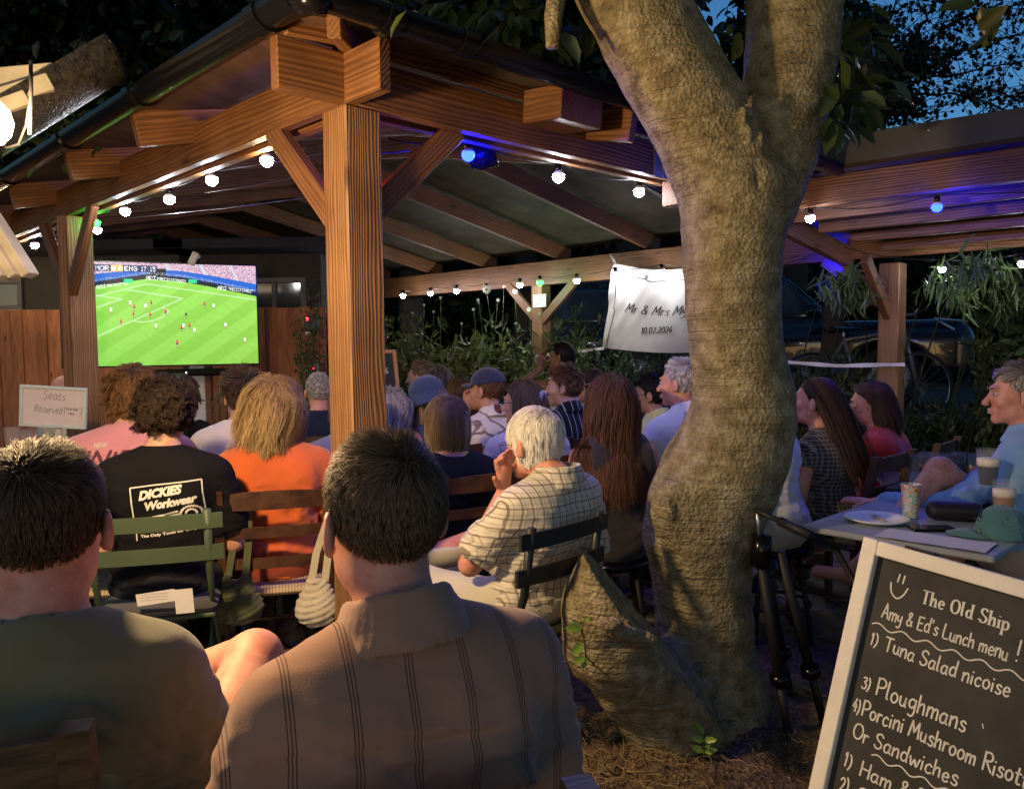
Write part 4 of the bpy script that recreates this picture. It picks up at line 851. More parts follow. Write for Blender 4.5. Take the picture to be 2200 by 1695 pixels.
        def cf_(x, y, z):
            o = 0
            for x0, z0, x1, z1, am, wd_ in cr:
                dx, dz = x1-x0, z1-z0; L2 = dx*dx+dz*dz+1e-6; t = np.clip(((x-x0)*dx+(z-z0)*dz)/L2, 0, 1); px_, pz_ = x-x0-t*dx, z-z0-t*dz-.02*np.sin(t*3.1); dd = px_**2+pz_**2; e = am*np.sin(math.pi*np.clip(.1+t*.85, 0, 1)); o = o-e*np.exp(-dd/wd_**2)+e*.7*np.exp(-((px_-.016)**2+(pz_-.012)**2)/(wd_*1.1)**2)
            if collar == 'polo': o = o+.003*np.exp(-((z-.455+.02*np.abs(x))/.006)**2)*(np.abs(x) < .2)
            return o*(1.7 if res < .007 else 1.0)
        s.warp(cf_, .05)
        # neck hole
        nn = _nrm(Hd((0, 0, 0))-neck); rN = .068+neckline; s.cap(neck+nn*-.005+np.array([0, .012+neckline*.4, 0]), neck+nn*.12+np.array([0, .012, 0]), rN, rN+.02, k=.006, op='sub')
        if collar == 'crew':
            for i in range(24):
                a = 2*math.pi*i/24; a2 = 2*math.pi*(i+1)/24; f = lambda a: neck+Rl @ np.array([.070*math.cos(a), .012+.068*math.sin(a), -.003-.022*math.sin(a)]); s.cap(f(a), f(a2), .0085, k=.006)
        V, F = s.net(); P.top = mesh('top' if top[0] is None else top[0], V, F, top[1], root, True); P.topVF = (V, F)
        if collar in ('shirt', 'polo'):
            hgt = .046 if collar == 'shirt' else .050; cs = SDF(neck-[.14, .14, .06], neck+[.14, .14, .12], min(res, .008)*.9)
            for i in range(34):
                a = R_(112)+2*math.pi*.88*i/34; a2 = R_(112)+2*math.pi*.88*(i+1)/34
                f = lambda a, h_, rr: neck+Rl @ np.array([rr*math.cos(a), .006+rr*math.sin(a), h_-.022*math.sin(a)-.004])
                for h_ in np.linspace(0, hgt, 6): cs.cap(f(a, h_, .069+.010*(1-h_/hgt)), f(a2, h_, .069+.010*(1-h_/hgt)), .0055, k=.004)
                for h_ in np.linspace(-.012, hgt-.004, 7): cs.cap(f(a, h_, .098-.022*(h_+.012)/hgt), f(a2, h_, .098-.022*(h_+.012)/hgt), .0055, k=.005)
            cs.warp(lambda x, y, z: .0025*nz(x, y, z, foldseed+2, 40, 2), .03)
            V, F = cs.net(); mesh('collar', V, F, top[2] if len(top) > 2 else top[1], P.top, True)
    if trousers is not None:
        s = SDF(lo-[0.02, .02, 0], hi+[.02, .02, 0], max(res, .011)); g = .014; kind, mt_ = trousers
        s.ell(np.array([0, 0, .10]), (.165*wd+g+.004, .13+g, .115+g), k=.05)
        for s_ in (1, -1):
            if kind == 'long': s.cap(hips[s_], knee[s_], .082+g, .062+g, k=.04); e = knee[s_]+(ank[s_]-knee[s_])*.9; s.cap(knee[s_], e, .062+g, .045+g, k=.02, cut=True)
            else: e = hips[s_]+(knee[s_]-hips[s_])*.78; s.cap(hips[s_], e, .084+g, .072+g, k=.04, cut=True)
        s.plane((0, 0, .20), (0, 0, 1))
        s.warp(lambda x, y, z: .006*nz(x, y*.6, z, 33+foldseed, 18, 2), .05)
        V, F = s.net(); P.trs = mesh('trousers' if kind == 'long' else 'shorts', V, F, mt_, root, True)
    if shoe:
        for s_ in (1, -1):
            s = SDF(ank[s_]-[.09, .12, .12], ank[s_]+[.09, .24, .06], .011); a = ank[s_]; fz = a[2]-.05 if legs in ('sit', 'wide') or (legs == 'crossed' and s_ < 0) else a[2]-.05
            s.cap([a[0], a[1]-.03, fz], [a[0]+.01*s_, a[1]+.17, fz-.005], .038, .036, k=.02, sq=((0, 0, 1), 1.3)); s.cap(a+[0, 0, -.0], [a[0], a[1]+.04, fz+.01], .042, .04, k=.03); s.plane((0, 0, fz-.035), (0, 0, -1))
            V, F = s.net()
            if len(V): mesh('shoe', V, F, shoes or SHOE, root, True)
    if hair: do_hair(P, hair, res)
    return P
SHOE = pm('shoe_leather', (.04, .03, .025), .5, .1, 5, .1)
BROW = {}
def browmat(c):
    k = tuple(np.round(c, 3))
    if k not in BROW: BROW[k] = pm('brow', tuple(np.array(c)*.7), .8, .1, 9, 0)
    return BROW[k]
for k_ in ('fair', 'pink', 'tan', 'brown'): BROW[k_] = pm('brow', (.08, .05, .03), .8, .1, 9, 0)

def do_hair(P, hair, res):
    style, col = hair[0], np.array(hair[1], float); opt = hair[2] if len(hair) > 2 else {}
    rs = np.random.RandomState(opt.get('seed', 3)); n = opt.get('n', 2600); tip = np.array(opt.get('tip', col*1.5)); hf = opt.get('hairline', .078)
    # roots on scalp ellipsoid, head frame
    c0 = np.array([0, -.018, .032]); r0 = np.array([.077, .096, .090])
    v = rs.normal(size=(n*3, 3)); v /= np.linalg.norm(v, axis=1)[:, None]; p = c0+v*r0
    lim = np.interp(p[:, 1], [-.12, -.09, -.05, .0, .02, .05, .078], [opt.get('nape', -.058), opt.get('nape', -.05), -.035, .012+opt.get('sb', -.03), .03, .062, opt.get('front', .085)])
    keep = (p[:, 2] > lim) & (p[:, 1] < hf); 
    if 'bald' in opt: keep &= ~((p[:, 2] > .08) & (rs.rand(len(p)) < opt['bald']))
    p = p[keep][:n]; v = v[keep][:n]; n = len(p); Nn = v/r0; Nn /= np.linalg.norm(Nn, axis=1)[:, None]
    L = opt.get('len', .03); m = opt.get('m', 6); wdt = opt.get('w', .0024)
    crown = c0+np.array([opt.get('part', 0.0), -.045, .10]) if style != 'swept' else np.array([.05, .08, .12])
    d = (p-crown); d -= Nn*np.sum(d*Nn, 1)[:, None]; d /= np.linalg.norm(d, axis=1)[:, None]+1e-6
    if style in ('short', 'swept', 'crop'):
        # top hair forwards, sides down
        fwd = np.array([0, 1.0, .25]) if style == 'short' else np.array([-.5, 1, .1]); wtop = np.clip((p[:, 2]-.05)/.06, 0, 1)[:, None]
        dn = np.array([0, -.25, -1.0]); d = d*.5+wtop*fwd+(1-wtop)*dn+rs.normal(size=(n, 3))*opt.get('rj', .12); d -= Nn*np.sum(d*Nn, 1)[:, None]*.8; d /= np.linalg.norm(d, axis=1)[:, None]
        Ls = L*(.35+.65*wtop[:, 0])*(.7+.6*rs.rand(n)); lift = opt.get('lift', .35)*(.4+wtop)
        if style == 'crop': Ls *= .6
        if 'fade' in opt: f_ = np.clip((p[:, 2]-opt['fade'][0])/(opt['fade'][1]-opt['fade'][0]), .12, 1); Ls = Ls*f_; wdt = wdt*(.35+.65*f_)
    else: Ls = L*(.75+.35*rs.rand(n)); lift = np.full((n, 1), opt.get('lift', .15))
    thick = opt.get('vol', .012)*(.25+.75*rs.rand(n))
    pts = np.zeros((m+1, n, 3)); pts[0] = p; cur = p.copy(); dd = d+Nn*lift; dd /= np.linalg.norm(dd, axis=1)[:, None]
    if style == 'tail': d = np.array([0, -.11, .0])-p; d -= Nn*np.sum(d*Nn, 1)[:, None]; d /= np.linalg.norm(d, axis=1)[:, None]+1e-6; dd = d+Nn*.05
    grav = opt.get('grav', {'short': 0, 'crop': 0, 'swept': 0, 'curly': .15}.get(style, .55)); Hinv = P.Hm.T; gdir = Hinv @ np.array([0, opt.get('back', -.0), -1.0])
    gq = np.floor(p*[60, 60, 60]); ph = (np.sin(gq@[12.9, 78.2, 37.7])*43758.5 % 6.28)*1.0+rs.rand(n)*.8; cf = opt.get('curl', 0.0); cfq = opt.get('cfreq', 3.0); loc = nz(p[:, 0]*1, p[:, 1], p[:, 2], 5, 40, 1)
    ct_ = P.Hm.T @ (P.up((0, -.01, .38))-P.hc); sh_ = P.Hm.T @ (P.up((0, -.0, .478))-P.hc)
    for i in range(m):
        st = Ls[:, None]/m; dd = dd+gdir*grav*min(1, (i+1)/3.)+(rs.normal(size=(n, 3))*opt.get('jit', .06)); 
        if cf:
            a = ph+cfq*i+loc*3; e1 = np.cross(dd, [0.3, .2, 1]); e1 /= np.linalg.norm(e1, axis=1)[:, None]; e2 = np.cross(dd, e1); dd = dd+cf*(np.cos(a)[:, None]*e1+np.sin(a)[:, None]*e2)
        if 'inward' in opt: 
            ax = cur-np.array([0, -.02, 0]); ax[:, 2] = 0; dd = dd-ax/.09*opt['inward']*(cur[:, 2] < -.05)[:, None]
        dd /= np.linalg.norm(dd, axis=1)[:, None]; cur = cur+dd*st
        # keep off head, neck and shoulders
        for (cc, rr) in ((c0, r0), (np.array([0, .01, -.03]), np.array([.07, .078, .095])), (np.array([0, -.03, -.12]), np.array([.062, .062, .10])), (ct_, np.array([.175, .122, .16])), (sh_, np.array([.20, .08, .075]))):
            k = (cur-cc)/(rr+thick[:, None]); ln = np.linalg.norm(k, axis=1); inside = ln < 1
            cur[inside] = cc+(k[inside]/ln[inside][:, None])*(rr+thick[inside][:, None])
        if 'face_clear' in opt or style in ('long', 'bob', 'tail'):
            cl_ = opt.get('clear', .035)+np.clip((cur[:, 2]-.03)/.06, 0, 1)*.06; f = (cur[:, 1] > cl_) & (cur[:, 2] < .085); cur[f, 1] = cl_[f]; cur[f, 0] = np.sign(cur[f, 0]+1e-6)*np.maximum(np.abs(cur[f, 0]), .080)
        pts[i+1] = cur
    cl = opt.get('clump', .55 if style not in ('short', 'crop', 'swept') else .45)
    if cl:
        gi = rs.choice(n, max(8, n//opt.get('per', 22)), replace=False); d2_ = ((p[:, None, :]-p[gi][None])**2).sum(2); near = gi[d2_.argmin(1)]; uu = np.linspace(0, 1, m+1)[:, None, None]**.8
        pts = pts+(pts[:, near]-pts)*cl*uu
    # ribbons
    mid = pts.copy(); t = np.gradient(mid, axis=0); out = mid-np.array([0, -.018, .0]); side = np.cross(t, out); side /= np.linalg.norm(side, axis=2)[:, :, None]+1e-9
    prof = np.sin(np.linspace(.35, 1, m+1)*math.pi*.93)**.6; ww = wdt*(.6+.8*rs.rand(n))
    A = mid+side*(ww[None, :, None]*prof[:, None, None]*.5); B = mid-side*(ww[None, :, None]*prof[:, None, None]*.5); C = mid+(out/np.linalg.norm(out, axis=2)[:, :, None])*(ww[None, :, None]*prof[:, None, None]*.35)
    V = np.stack([A, C, B], 2)      # m+1,n,3,3
    V = V.transpose(1, 0, 2, 3).reshape(-1, 3); per = (m+1)*3; i0 = (np.arange(n)*per)[:, None, None]+(np.arange(m)*3)[None, :, None]
    F = np.concatenate([i0+np.array([0, 1, 4, 3]), i0+np.array([1, 2, 5, 4])], 2).reshape(-1, 4)
    base = col[None]*(.55+.9*rs.rand(n, 1)); hl = opt.get('streak'); 
    if hl is not None: mk = (nz(p[:, 0], p[:, 1]*.3, p[:, 2]*.3, 8, 60, 1) > opt.get('streak_t', .25))[:, None]; base = np.where(mk, np.array(hl)*(.7+.6*rs.rand(n, 1)), base)
    u = np.linspace(0, 1, m+1)[None, :, None]; cc = base[:, None]*(1-u)+(base*(tip/np.maximum(col, 1e-4)))[:, None]*u; cc = np.repeat(cc[:, :, None], 3, 2).reshape(-1, 3)
    # scalp cap
    s = SDF(np.array([-.13, -.16, -.12]), np.array([.13, .13, .17]), .009); g = opt.get('cap', .004)
    s.ell(c0, r0+g); 
    if style == 'curly': s.warp(lambda x, y, z: .008*nz(x, y, z, 21, 70, 1), .03)
    Yg, Zg = s.ax[1][None, :, None], s.ax[2][None, None, :]
    lim2 = opt.get('capup', 0)*(1-np.clip((s.ax[1]-.0)/.06, 0, 1))[None, :, None]+np.interp(s.ax[1], [-.12, -.09, -.05, .0, .02, .05, .078, .12], [opt.get('nape', -.058)-.004, opt.get('nape', -.05)-.004, -.035, .012+opt.get('sb', -.03), .032, .066, opt.get('front', .085)+.003, .2])[None, :, None]
    s.F = np.maximum(s.F, ((lim2-Zg)*.7+0*s.F).astype(np.float32)); Vc, Fc = s.net()
    capc = np.tile(col*opt.get('capc', .6), (len(Vc), 1))
    if 'bald' in opt: topm = Vc[:, 2] > .085; capc[topm] = np.array(opt.get('scalp', (.55, .3, .25)))
    if not opt.get('nocap'): V = np.concatenate([V, Vc]); F = np.concatenate([F, Fc+len(cc)]); cc = np.concatenate([cc, capc])
    V = P.hc+V @ P.Hm.T
    P.hair = mesh('hair', V, F, HAIRM, P.root, True, cols=cc.astype(np.float32)); return P.hair
def glasses(P, m=None, col=(.03, .02, .02)):
    mt = m or pm('glasses_frame', col, .25, .05, 5, 0); b = MB()
    for s_ in (1, -1):
        pts = [P.Hd((.032*s_+.021*math.cos(a), .108, .004+.016*math.sin(a))) for a in np.linspace(0, 2*math.pi, 15)]; b.tube(pts, .0016, 5, False)
        b.tube([P.Hd((.052*s_, .108, .010)), P.Hd((.072*s_, .09, .012)), P.Hd((.083*s_, .02, .010)), P.Hd((.085*s_, -.02, -.002))], .0018, 5)
    b.tube([P.Hd((-.011, .11, .006)), P.Hd((.011, .11, .006))], .0018, 5); g = b.build('glasses', mt, P.root, True); return g
def project(P, strokes_fn, name, mat, ofs=.003):
    """lay flat outline polygons (V,F in torso plane x,z) on the back of the top"""
    V, F = P.topVF; bvh = BVHTree.FromPolygons([Vector(v) for v in V], [tuple(map(int, f)) for f in F]); v2, f2 = strokes_fn; out = []
    for x, z in v2:
        hit = bvh.ray_cast(Vector((x, -.6, z)), Vector((0, 1, 0)))
        y = hit[0].y if hit[0] is not None else -.12
        out.append((x, y-ofs, z))
    return mesh(name, np.array(out), f2, mat, P.top, False)
def lines_mat(name, base, groups, bump=.3, rough=.9, warp=.01):
    """groups: (axis, period, [(lo,hi,colour,amount)...]) woven stripes in the cloth's own frame"""
    m, t, b = newmat(name); L = t.links.new; tc = N(t, 'ShaderNodeTexCoord'); nn = N(t, 'ShaderNodeTexNoise', Scale=5.0, Detail=2.0); L(tc.outputs['Object'], nn.inputs['Vector'])
    va = N(t, 'ShaderNodeVectorMath', operation='MULTIPLY_ADD'); va.inputs[1].default_value = (warp,)*3; L(nn.outputs['Color'], va.inputs[0]); L(tc.outputs['Object'], va.inputs[2]); sp = N(t, 'ShaderNodeSeparateXYZ'); L(va.outputs[0], sp.inputs[0])
    n1 = N(t, 'ShaderNodeTexNoise', Scale=7.0, Detail=4.0); L(tc.outputs['Object'], n1.inputs['Vector']); r0 = ramp(t, [(.3, tuple(np.array(base)*.9)), (.7, tuple(np.clip(np.array(base)*1.08, 0, 1)))]); L(n1.outputs[0], r0.inputs[0]); out = r0.outputs[0]
    for ax, per, bands in groups:
        d = N(t, 'ShaderNodeMath', operation='DIVIDE'); d.inputs[1].default_value = per; L(sp.outputs[ax], d.inputs[0]); f = N(t, 'ShaderNodeMath', operation='FRACT'); 
        a = N(t, 'ShaderNodeMath', operation='ADD'); a.inputs[1].default_value = 20.0; L(d.outputs[0], a.inputs[0]); L(a.outputs[0], f.inputs[0])
        for lo, hi, c, am in bands:
            g = N(t, 'ShaderNodeMath', operation='GREATER_THAN'); g.inputs[1].default_value = lo; L(f.outputs[0], g.inputs[0]); h = N(t, 'ShaderNodeMath', operation='LESS_THAN'); h.inputs[1].default_value = hi; L(f.outputs[0], h.inputs[0])
            ml = N(t, 'ShaderNodeMath', operation='MULTIPLY'); L(g.outputs[0], ml.inputs[0]); L(h.outputs[0], ml.inputs[1]); m2 = N(t, 'ShaderNodeMath', operation='MULTIPLY'); m2.inputs[1].default_value = am; L(ml.outputs[0], m2.inputs[0])
            mx = N(t, 'ShaderNodeMix', data_type='RGBA'); L(m2.outputs[0], mx.inputs[0]); L(out, mx.inputs[6]); mx.inputs[7].default_value = (*c, 1); out = mx.outputs[2]
    L(out, b.inputs['Base Color']); b.inputs['Roughness'].default_value = rough; b.inputs['Specular IOR Level'].default_value = .15; b.inputs['Sheen Weight'].default_value = .2
    n2 = N(t, 'ShaderNodeTexNoise', Scale=330.0); L(tc.outputs['Object'], n2.inputs['Vector']); bp = N(t, 'ShaderNodeBump', Strength=bump*.45, Distance=.003); L(n2.outputs[0], bp.inputs['Height']); L(bp.outputs[0], b.inputs['Normal']); return m
def blotch_mat(name, base, col, scale=9.0, thr=.10, stretch=(1, 1, .6), col2=None):
    m, t, b = newmat(name); L = t.links.new; tc = N(t, 'ShaderNodeTexCoord'); nn = N(t, 'ShaderNodeTexNoise', Scale=scale*.8, Detail=3.0); L(tc.outputs['Object'], nn.inputs['Vector'])
    va = N(t, 'ShaderNodeVectorMath', operation='MULTIPLY_ADD'); va.inputs[1].default_value = (.09,)*3; L(nn.outputs['Color'], va.inputs[0]); L(tc.outputs['Object'], va.inputs[2]); mp = N(t, 'ShaderNodeMapping'); mp.inputs['Scale'].default_value = stretch; mp.inputs['Rotation'].default_value = (0, .6, 0); L(va.outputs[0], mp.inputs[0])
    vo = N(t, 'ShaderNodeTexVoronoi', Scale=scale, feature='SMOOTH_F1'); vo.inputs['Smoothness'].default_value = .1; L(mp.outputs[0], vo.inputs['Vector']); r = ramp(t, [(thr*2.6, tuple(col)), (thr*2.6+.03, tuple(base))]); L(vo.outputs['Distance'], r.inputs[0])
    v2 = N(t, 'ShaderNodeTexVoronoi', Scale=scale*.6, feature='DISTANCE_TO_EDGE'); L(mp.outputs[0], v2.inputs['Vector']); r2 = ramp(t, [(.012, tuple(col2 or col)), (.03, (1, 1, 1))]); L(v2.outputs['Distance'], r2.inputs[0]); mx = N(t, 'ShaderNodeMix', data_type='RGBA', blend_type='MULTIPLY'); mx.inputs[0].default_value = .8 if col2 is None else 0.0; L(r.outputs[0], mx.inputs[6]); L(r2.outputs[0], mx.inputs[7]); L(mx.outputs[2], b.inputs['Base Color']); b.inputs['Roughness'].default_value = .9; return m
denim = cloth('denim', (.04, .05, .08)); black = cloth('black_cotton', (.009, .009, .011), var=.1, sheen=.0, spec=.1); khaki = cloth('khaki', (.42, .38, .27)); navy = cloth('navy_cloth', (.012, .018, .04), sheen=.05); dark = cloth('dark_cloth', (.016, .016, .02), sheen=.05)
PP = {}
brownhair = (.045, .025, .012)
# --- two men nearest the camera
PP['near_left'] = person('nearest man at the lower left, olive t-shirt, bare knee and navy shorts', 88, 957, 1.19, ty=12, hy=12, lean=.02, wd=.85, skin='pink', legs={1: (pt(548, 1412, 1.72), pt(395, 1450, 1.80)), -1: (pt(150, 1700, 1.62), pt(160, 1900, 1.9)*[1, 1, 0]+[0, 0, .1])}, top=('tshirt', cloth('olive_tee', (.15, .145, .075), bs=420)), sleeve='short', collar='crew', trousers=('shorts', cloth('navy_shorts', (.02, .035, .055))), res=.0060, fold=2.2, foldseed=3, side=-.04,
    hair=('short', (.035, .023, .014), dict(n=15000, len=.042, w=.0013, m=6, lift=.10, nape=-.052, tip=(.12, .075, .04), seed=4, vol=.008, cap=.002, jit=.05, sb=-.01, rj=.10, fade=(-.05, .03), capup=.028, per=14)))
PP['near_mid'] = person('nearest man in the centre, dark cropped hair, ribbed dusty pink polo shirt', 818, 937, 1.16, ty=24, hy=36, lean=.04, wd=1.0, side=-.06, skin='pink', top=('polo_shirt', lines_mat('ribbed_polo', (.33, .185, .12), [(0, .076, [(.40, .425, (.09, .045, .03), .85), (.46, .485, (.09, .045, .03), .85), (.52, .545, (.09, .045, .03), .85)])], warp=.006), cloth('polo_collar', (.33, .185, .12))), sleeve='short', collar='polo', trousers=('long', dark), legs='wide', res=.0060, fold=1.7, foldseed=8, slouch=.05,
    hair=('short', (.045, .030, .019), dict(n=16000, len=.042, w=.0013, m=6, lift=.10, nape=-.060, tip=(.17, .11, .06), seed=9, vol=.008, cap=.002, jit=.05, sb=-.01, rj=.10, fade=(-.055, .03), capup=.028, per=14)))
# --- left block
PP['workwear'] = person('man with dark curly hair in a black printed t-shirt on the green chair', 350, 818, 3.05, ty=12, hy=22, lean=.10, wd=1.05, skin='fair', top=('tshirt', black), collar='crew', trousers=('long', dark), res=.009, foldseed=4, legs='sit',
    hair=('curly', (.016, .010, .007), dict(n=9000, len=.085, m=10, w=.0018, curl=.85, cfreq=.9, vol=.022, lift=.8, clump=.7, per=40, cap=.016, nape=-.06, seed=3, tip=(.045, .028, .017), jit=.08, sb=-.05)))
PP['pink'] = person('broad man with wavy brown hair in a pink t-shirt, left of the curly-haired man', 282, 792, 3.5, ty=8, hy=28, lean=.30, wd=1.16, sc_=1.04, skin='fair', top=('tshirt', cloth('pink_cotton', (.56, .24, .27))), collar='crew', trousers=('long', denim), foldseed=6, fold=1.3,
    hair=('curly', (.065, .032, .014), dict(n=6500, len=.07, m=8, w=.0026, curl=.35, cfreq=.9, vol=.022, lift=.5, cap=.016, seed=6, tip=(.17, .09, .04), clump=.6, per=40)))
PP['orange'] = person('woman with wavy blonde hair in an orange top beside the front post', 585, 820, 3.42, ty=16, hy=18, lean=.12, wd=1.08, skin='fair', top=('top', cloth('orange_cotton', (.62, .13, .03))), sleeve='long', collar='crew', trousers=('long', cloth('rust_trousers', (.35, .06, .03))), foldseed=9, fold=1.5,
    hair=('long', (.26, .165, .07), dict(n=14000, len=.25, m=14, w=.0016, curl=.24, cfreq=.6, clump=.5, per=60, vol=.036, lift=.5, cap=.016, seed=12, tip=(.50, .36, .18), streak=(.12, .07, .03), jit=.05, grav=.45)))
PP['bald'] = person('bald man in a cream shirt partly hidden behind the left post and the reserved sign', 141, 805, 6.0, skin='pink', top=('shirt', cloth('cream_shirt', (.62, .54, .38))), collar='crew', trousers=('long', denim), res=.012)
PP['vest'] = person('person in a black vest with bare shoulders in front of the television', 386, 806, 4.5, ty=25, top=('vest', black), sleeve='none', neckline=.02, trousers=('long', dark), res=.011, foldseed=2,
    hair=('curly', (.05, .03, .015), dict(n=1400, len=.07, w=.006, curl=.4, vol=.02, cap=.014)))
PP['whiteleft'] = person('young man with dark tousled hair and white shirt just beyond the blonde woman', 517, 803, 4.1, ty=5, hy=38, lean=.25, top=('shirt', cloth('white_shirt', (.62, .56, .55))), collar='crew', trousers=('long', dark), res=.010, foldseed=12,
    hair=('short', (.035, .022, .012), dict(n=2600, len=.075, w=.004, m=7, lift=.5, vol=.02, cap=.010, curl=.2, tip=(.08, .05, .03))))
PP['greytee'] = person('child with a brown bob and pale grey t-shirt beyond the white-shirted man', 482, 838, 5.0, sc_=.9, ty=10, top=('tshirt', cloth('grey_tee', (.34, .38, .42))), collar='crew', trousers=('long', denim), res=.011,
    hair=('bob', (.10, .055, .025), dict(n=1300, len=.17, m=10, w=.005, vol=.012, cap=.008)))
PP['greyman'] = person('grey-haired man in a dark navy top just left of the front post', 684, 801, 5.2, ty=12, hy=24, wd=1.05, skin='pink', top=('jumper', navy), sleeve='long', collar='crew', trousers=('long', dark), res=.010,
    hair=('crop', (.33, .29, .24), dict(n=2200, len=.03, w=.003, nape=-.04, lift=.3, tip=(.5, .46, .4))))
PP['creamedge'] = person('person in a pale cream jacket almost hidden behind the front post', 748, 822, 3.9, ty=14, top=('jacket', cloth('cream_jacket', (.50, .46, .38))), sleeve='long', collar='crew', trousers=('long', khaki), res=.012, wd=1.05,
    hair=('bob', (.20, .15, .09), dict(n=1000, len=.15, w=.006)))
PP['greycurls'] = person('person with long grey curly hair just right of the front post', 828, 838, 4.5, ty=20, skin='fair', top=('top', cloth('grey_blue_top', (.12, .18, .26))), sleeve='long', collar='crew', trousers=('long', dark), res=.012,
    hair=('long', (.30, .27, .24), dict(n=4600, len=.24, m=12, w=.003, curl=.45, cfreq=1.2, vol=.04, lift=.5, cap=.014, tip=(.5, .47, .43))))
# --- centre block
PP['profileman'] = person('man seen in profile with receding hair and dark top in front of the yellowish shrub', 905, 776, 6.0, ty=60, hy=72, skin='pink', top=('jumper', dark), sleeve='long', collar='crew', trousers=('long', dark), res=.009,
    hair=('short', (.15, .10, .06), dict(n=1300, len=.035, w=.004, hairline=.03, front=.10)))
PP['longgrey'] = person('woman with straight light brown hair behind the man in profile', 938, 784, 6.5, ty=30, top=('jumper', dark), sleeve='long', collar='crew', trousers=('long', dark), res=.012,
    hair=('long', (.17, .12, .07), dict(n=1500, len=.26, m=10, w=.006, vol=.02, tip=(.3, .24, .16))))
PP['buckethat'] = person('woman in a navy bucket hat with long fair hair and bare shoulder', 918, 818, 4.7, ty=42, hy=50, lean=.2, hp=-.15, skin='pink', top=('sundress', blotch_mat('spotted_dress', (.05, .06, .12), (.35, .38, .45), 22, .06)), sleeve='none', neckline=.03, trousers=('long', navy), res=.009,
    hair=('long', (.24, .15, .07), dict(n=2600, len=.30, m=12, w=.0035, clear=0, vol=.016, tip=(.4, .28, .14))))
PP['tealtop'] = person('person in a teal patterned top seen between the front post and the bucket hat', 864, 845, 5.3, ty=40, skin='fair', top=('top', blotch_mat('teal_pattern', (.03, .16, .26), (.18, .36, .48), 14, .1)), sleeve='short', collar='crew', trousers=('long', dark), res=.012, lean=.1,
    hair=('bob', (.06, .04, .02), dict(n=900, len=.13, w=.006)))
PP['bob'] = person('woman with a chin-length brown bob and black top on a dark slatted chair', 958, 853, 3.75, ty=25, hy=34, lean=.16, top=('top', cloth('black_linen', (.012, .013, .014), sheen=.05)), sleeve='short', neckline=.025, trousers=('long', black), foldseed=7, res=.009, wd=.98,
    hair=('bob', (.16, .105, .055), dict(n=8000, len=.185, m=13, w=.0022, vol=.026, lift=.2, cap=.013, grav=.8, inward=.25, tip=(.20, .14, .08), streak=(.33, .26, .18), streak_t=.2, seed=5, jit=.03)))
PP['brownlong'] = person('woman with straight brown hair to the shoulders, left of the man in the cap', 986, 812, 5.5, ty=30, top=('top', navy), sleeve='short', collar='crew', trousers=('long', dark), res=.011, 
    hair=('long', (.09, .045, .022), dict(n=1500, len=.20, m=10, w=.005, vol=.018)))
PP['cap'] = person('man in a navy cap and leaf-print shirt with his hand to his face', 1046, 793, 4.65, ty=30, hy=62, lean=.12, skin='tan', top=('printed_shirt', blotch_mat('leaf_print', (.60, .56, .50), (.13, .035, .025), 9, .12)), collar='shirt', arms=('face', 'lap'), trousers=('long', navy), res=.008, foldseed=15,
    hair=('crop', (.12, .06, .03), dict(n=1200, len=.02, w=.003)))
PP['scrunchie'] = person('woman with glasses and half-tied brown hair in a white shirt, left of the white-haired man', 1122, 816, 4.25, ty=25, hy=62, lean=.15, top=('shirt', cloth('white_cotton', (.64, .60, .62))), collar='shirt', sleeve='short', trousers=('long', denim), res=.008, foldseed=18,
    hair=('long', (.11, .065, .03), dict(n=4500, len=.24, m=12, w=.0026, clear=.0, back=-.3, vol=.014, curl=.12, cfreq=.8, tip=(.2, .13, .07))))
PP['standing'] = person('dark-haired man in a white vest raising his hand to his face by the far post', 1207, 735, 6.6, ty=35, hy=66, skin='brown', top=('vest', cloth('white_vest', (.55, .55, .56))), sleeve='none', arms=('brow', 'lap'), trousers=('long', dark), res=.008, seat=.6,
    hair=('crop', (.012, .009, .008), dict(n=2000, len=.03, w=.004, cap=.008, front=.072)))
PP['striped'] = person('young man with reddish brown quiff in a black and white striped shirt', 1212, 790, 5.0, ty=30, hy=76, lean=.10, skin='fair', top=('striped_shirt', lines_mat('black_stripe', (.015, .015, .02), [(0, .042, [(.40, .52, (.5, .5, .52), .9)]), (2, 10, [(.0, .001, (.5, .5, .5), .5)])])), collar='shirt', trousers=('long', dark), res=.008, foldseed=22,
    hair=('short', (.10, .045, .022), dict(n=2400, len=.055, w=.003, m=7, lift=.8, vol=.016, cap=.008, tip=(.2, .1, .05))))
PP['glassesman'] = person('man with glasses and thinning hair half hidden by the long-haired woman', 1272, 792, 5.7, ty=55, hy=68, skin='pink', top=('shirt', cloth('olive_shirt', (.20, .17, .09))), collar='shirt', trousers=('long', dark), res=.009,
    hair=('crop', (.06, .04, .03), dict(n=1500, len=.03, w=.004, front=.10)))
PP['longhair'] = person('woman with very long wavy dark brown hair and sleeveless black top on a black stool', 1310, 810, 3.75, ty=20, hy=26, lean=.05, top=('top', cloth('grey_black_top', (.028, .025, .026))), sleeve='none', trousers=('long', cloth('brown_skirt', (.035, .028, .025))), skin='pink', foldseed=24, res=.009,
    hair=('long', (.075, .035, .020), dict(n=8500, len=.52, m=20, w=.0028, vol=.03, lift=.25, curl=.16, cfreq=.85, cap=.012, tip=(.14, .065, .035), jit=.05, grav=.7, back=-.12, seed=31)))
PP['yellow'] = person('black-haired man with glasses in a pale yellow shirt near the trunk', 1398, 806, 5.0, ty=45, hy=72, skin='tan', top=('shirt', cloth('yellow_shirt', (.52, .50, .24))), collar='shirt', trousers=('long', dark), res=.008,
    hair=('short', (.015, .011, .010), dict(n=2200, len=.045, w=.004, lift=.4, vol=.014, cap=.007)))
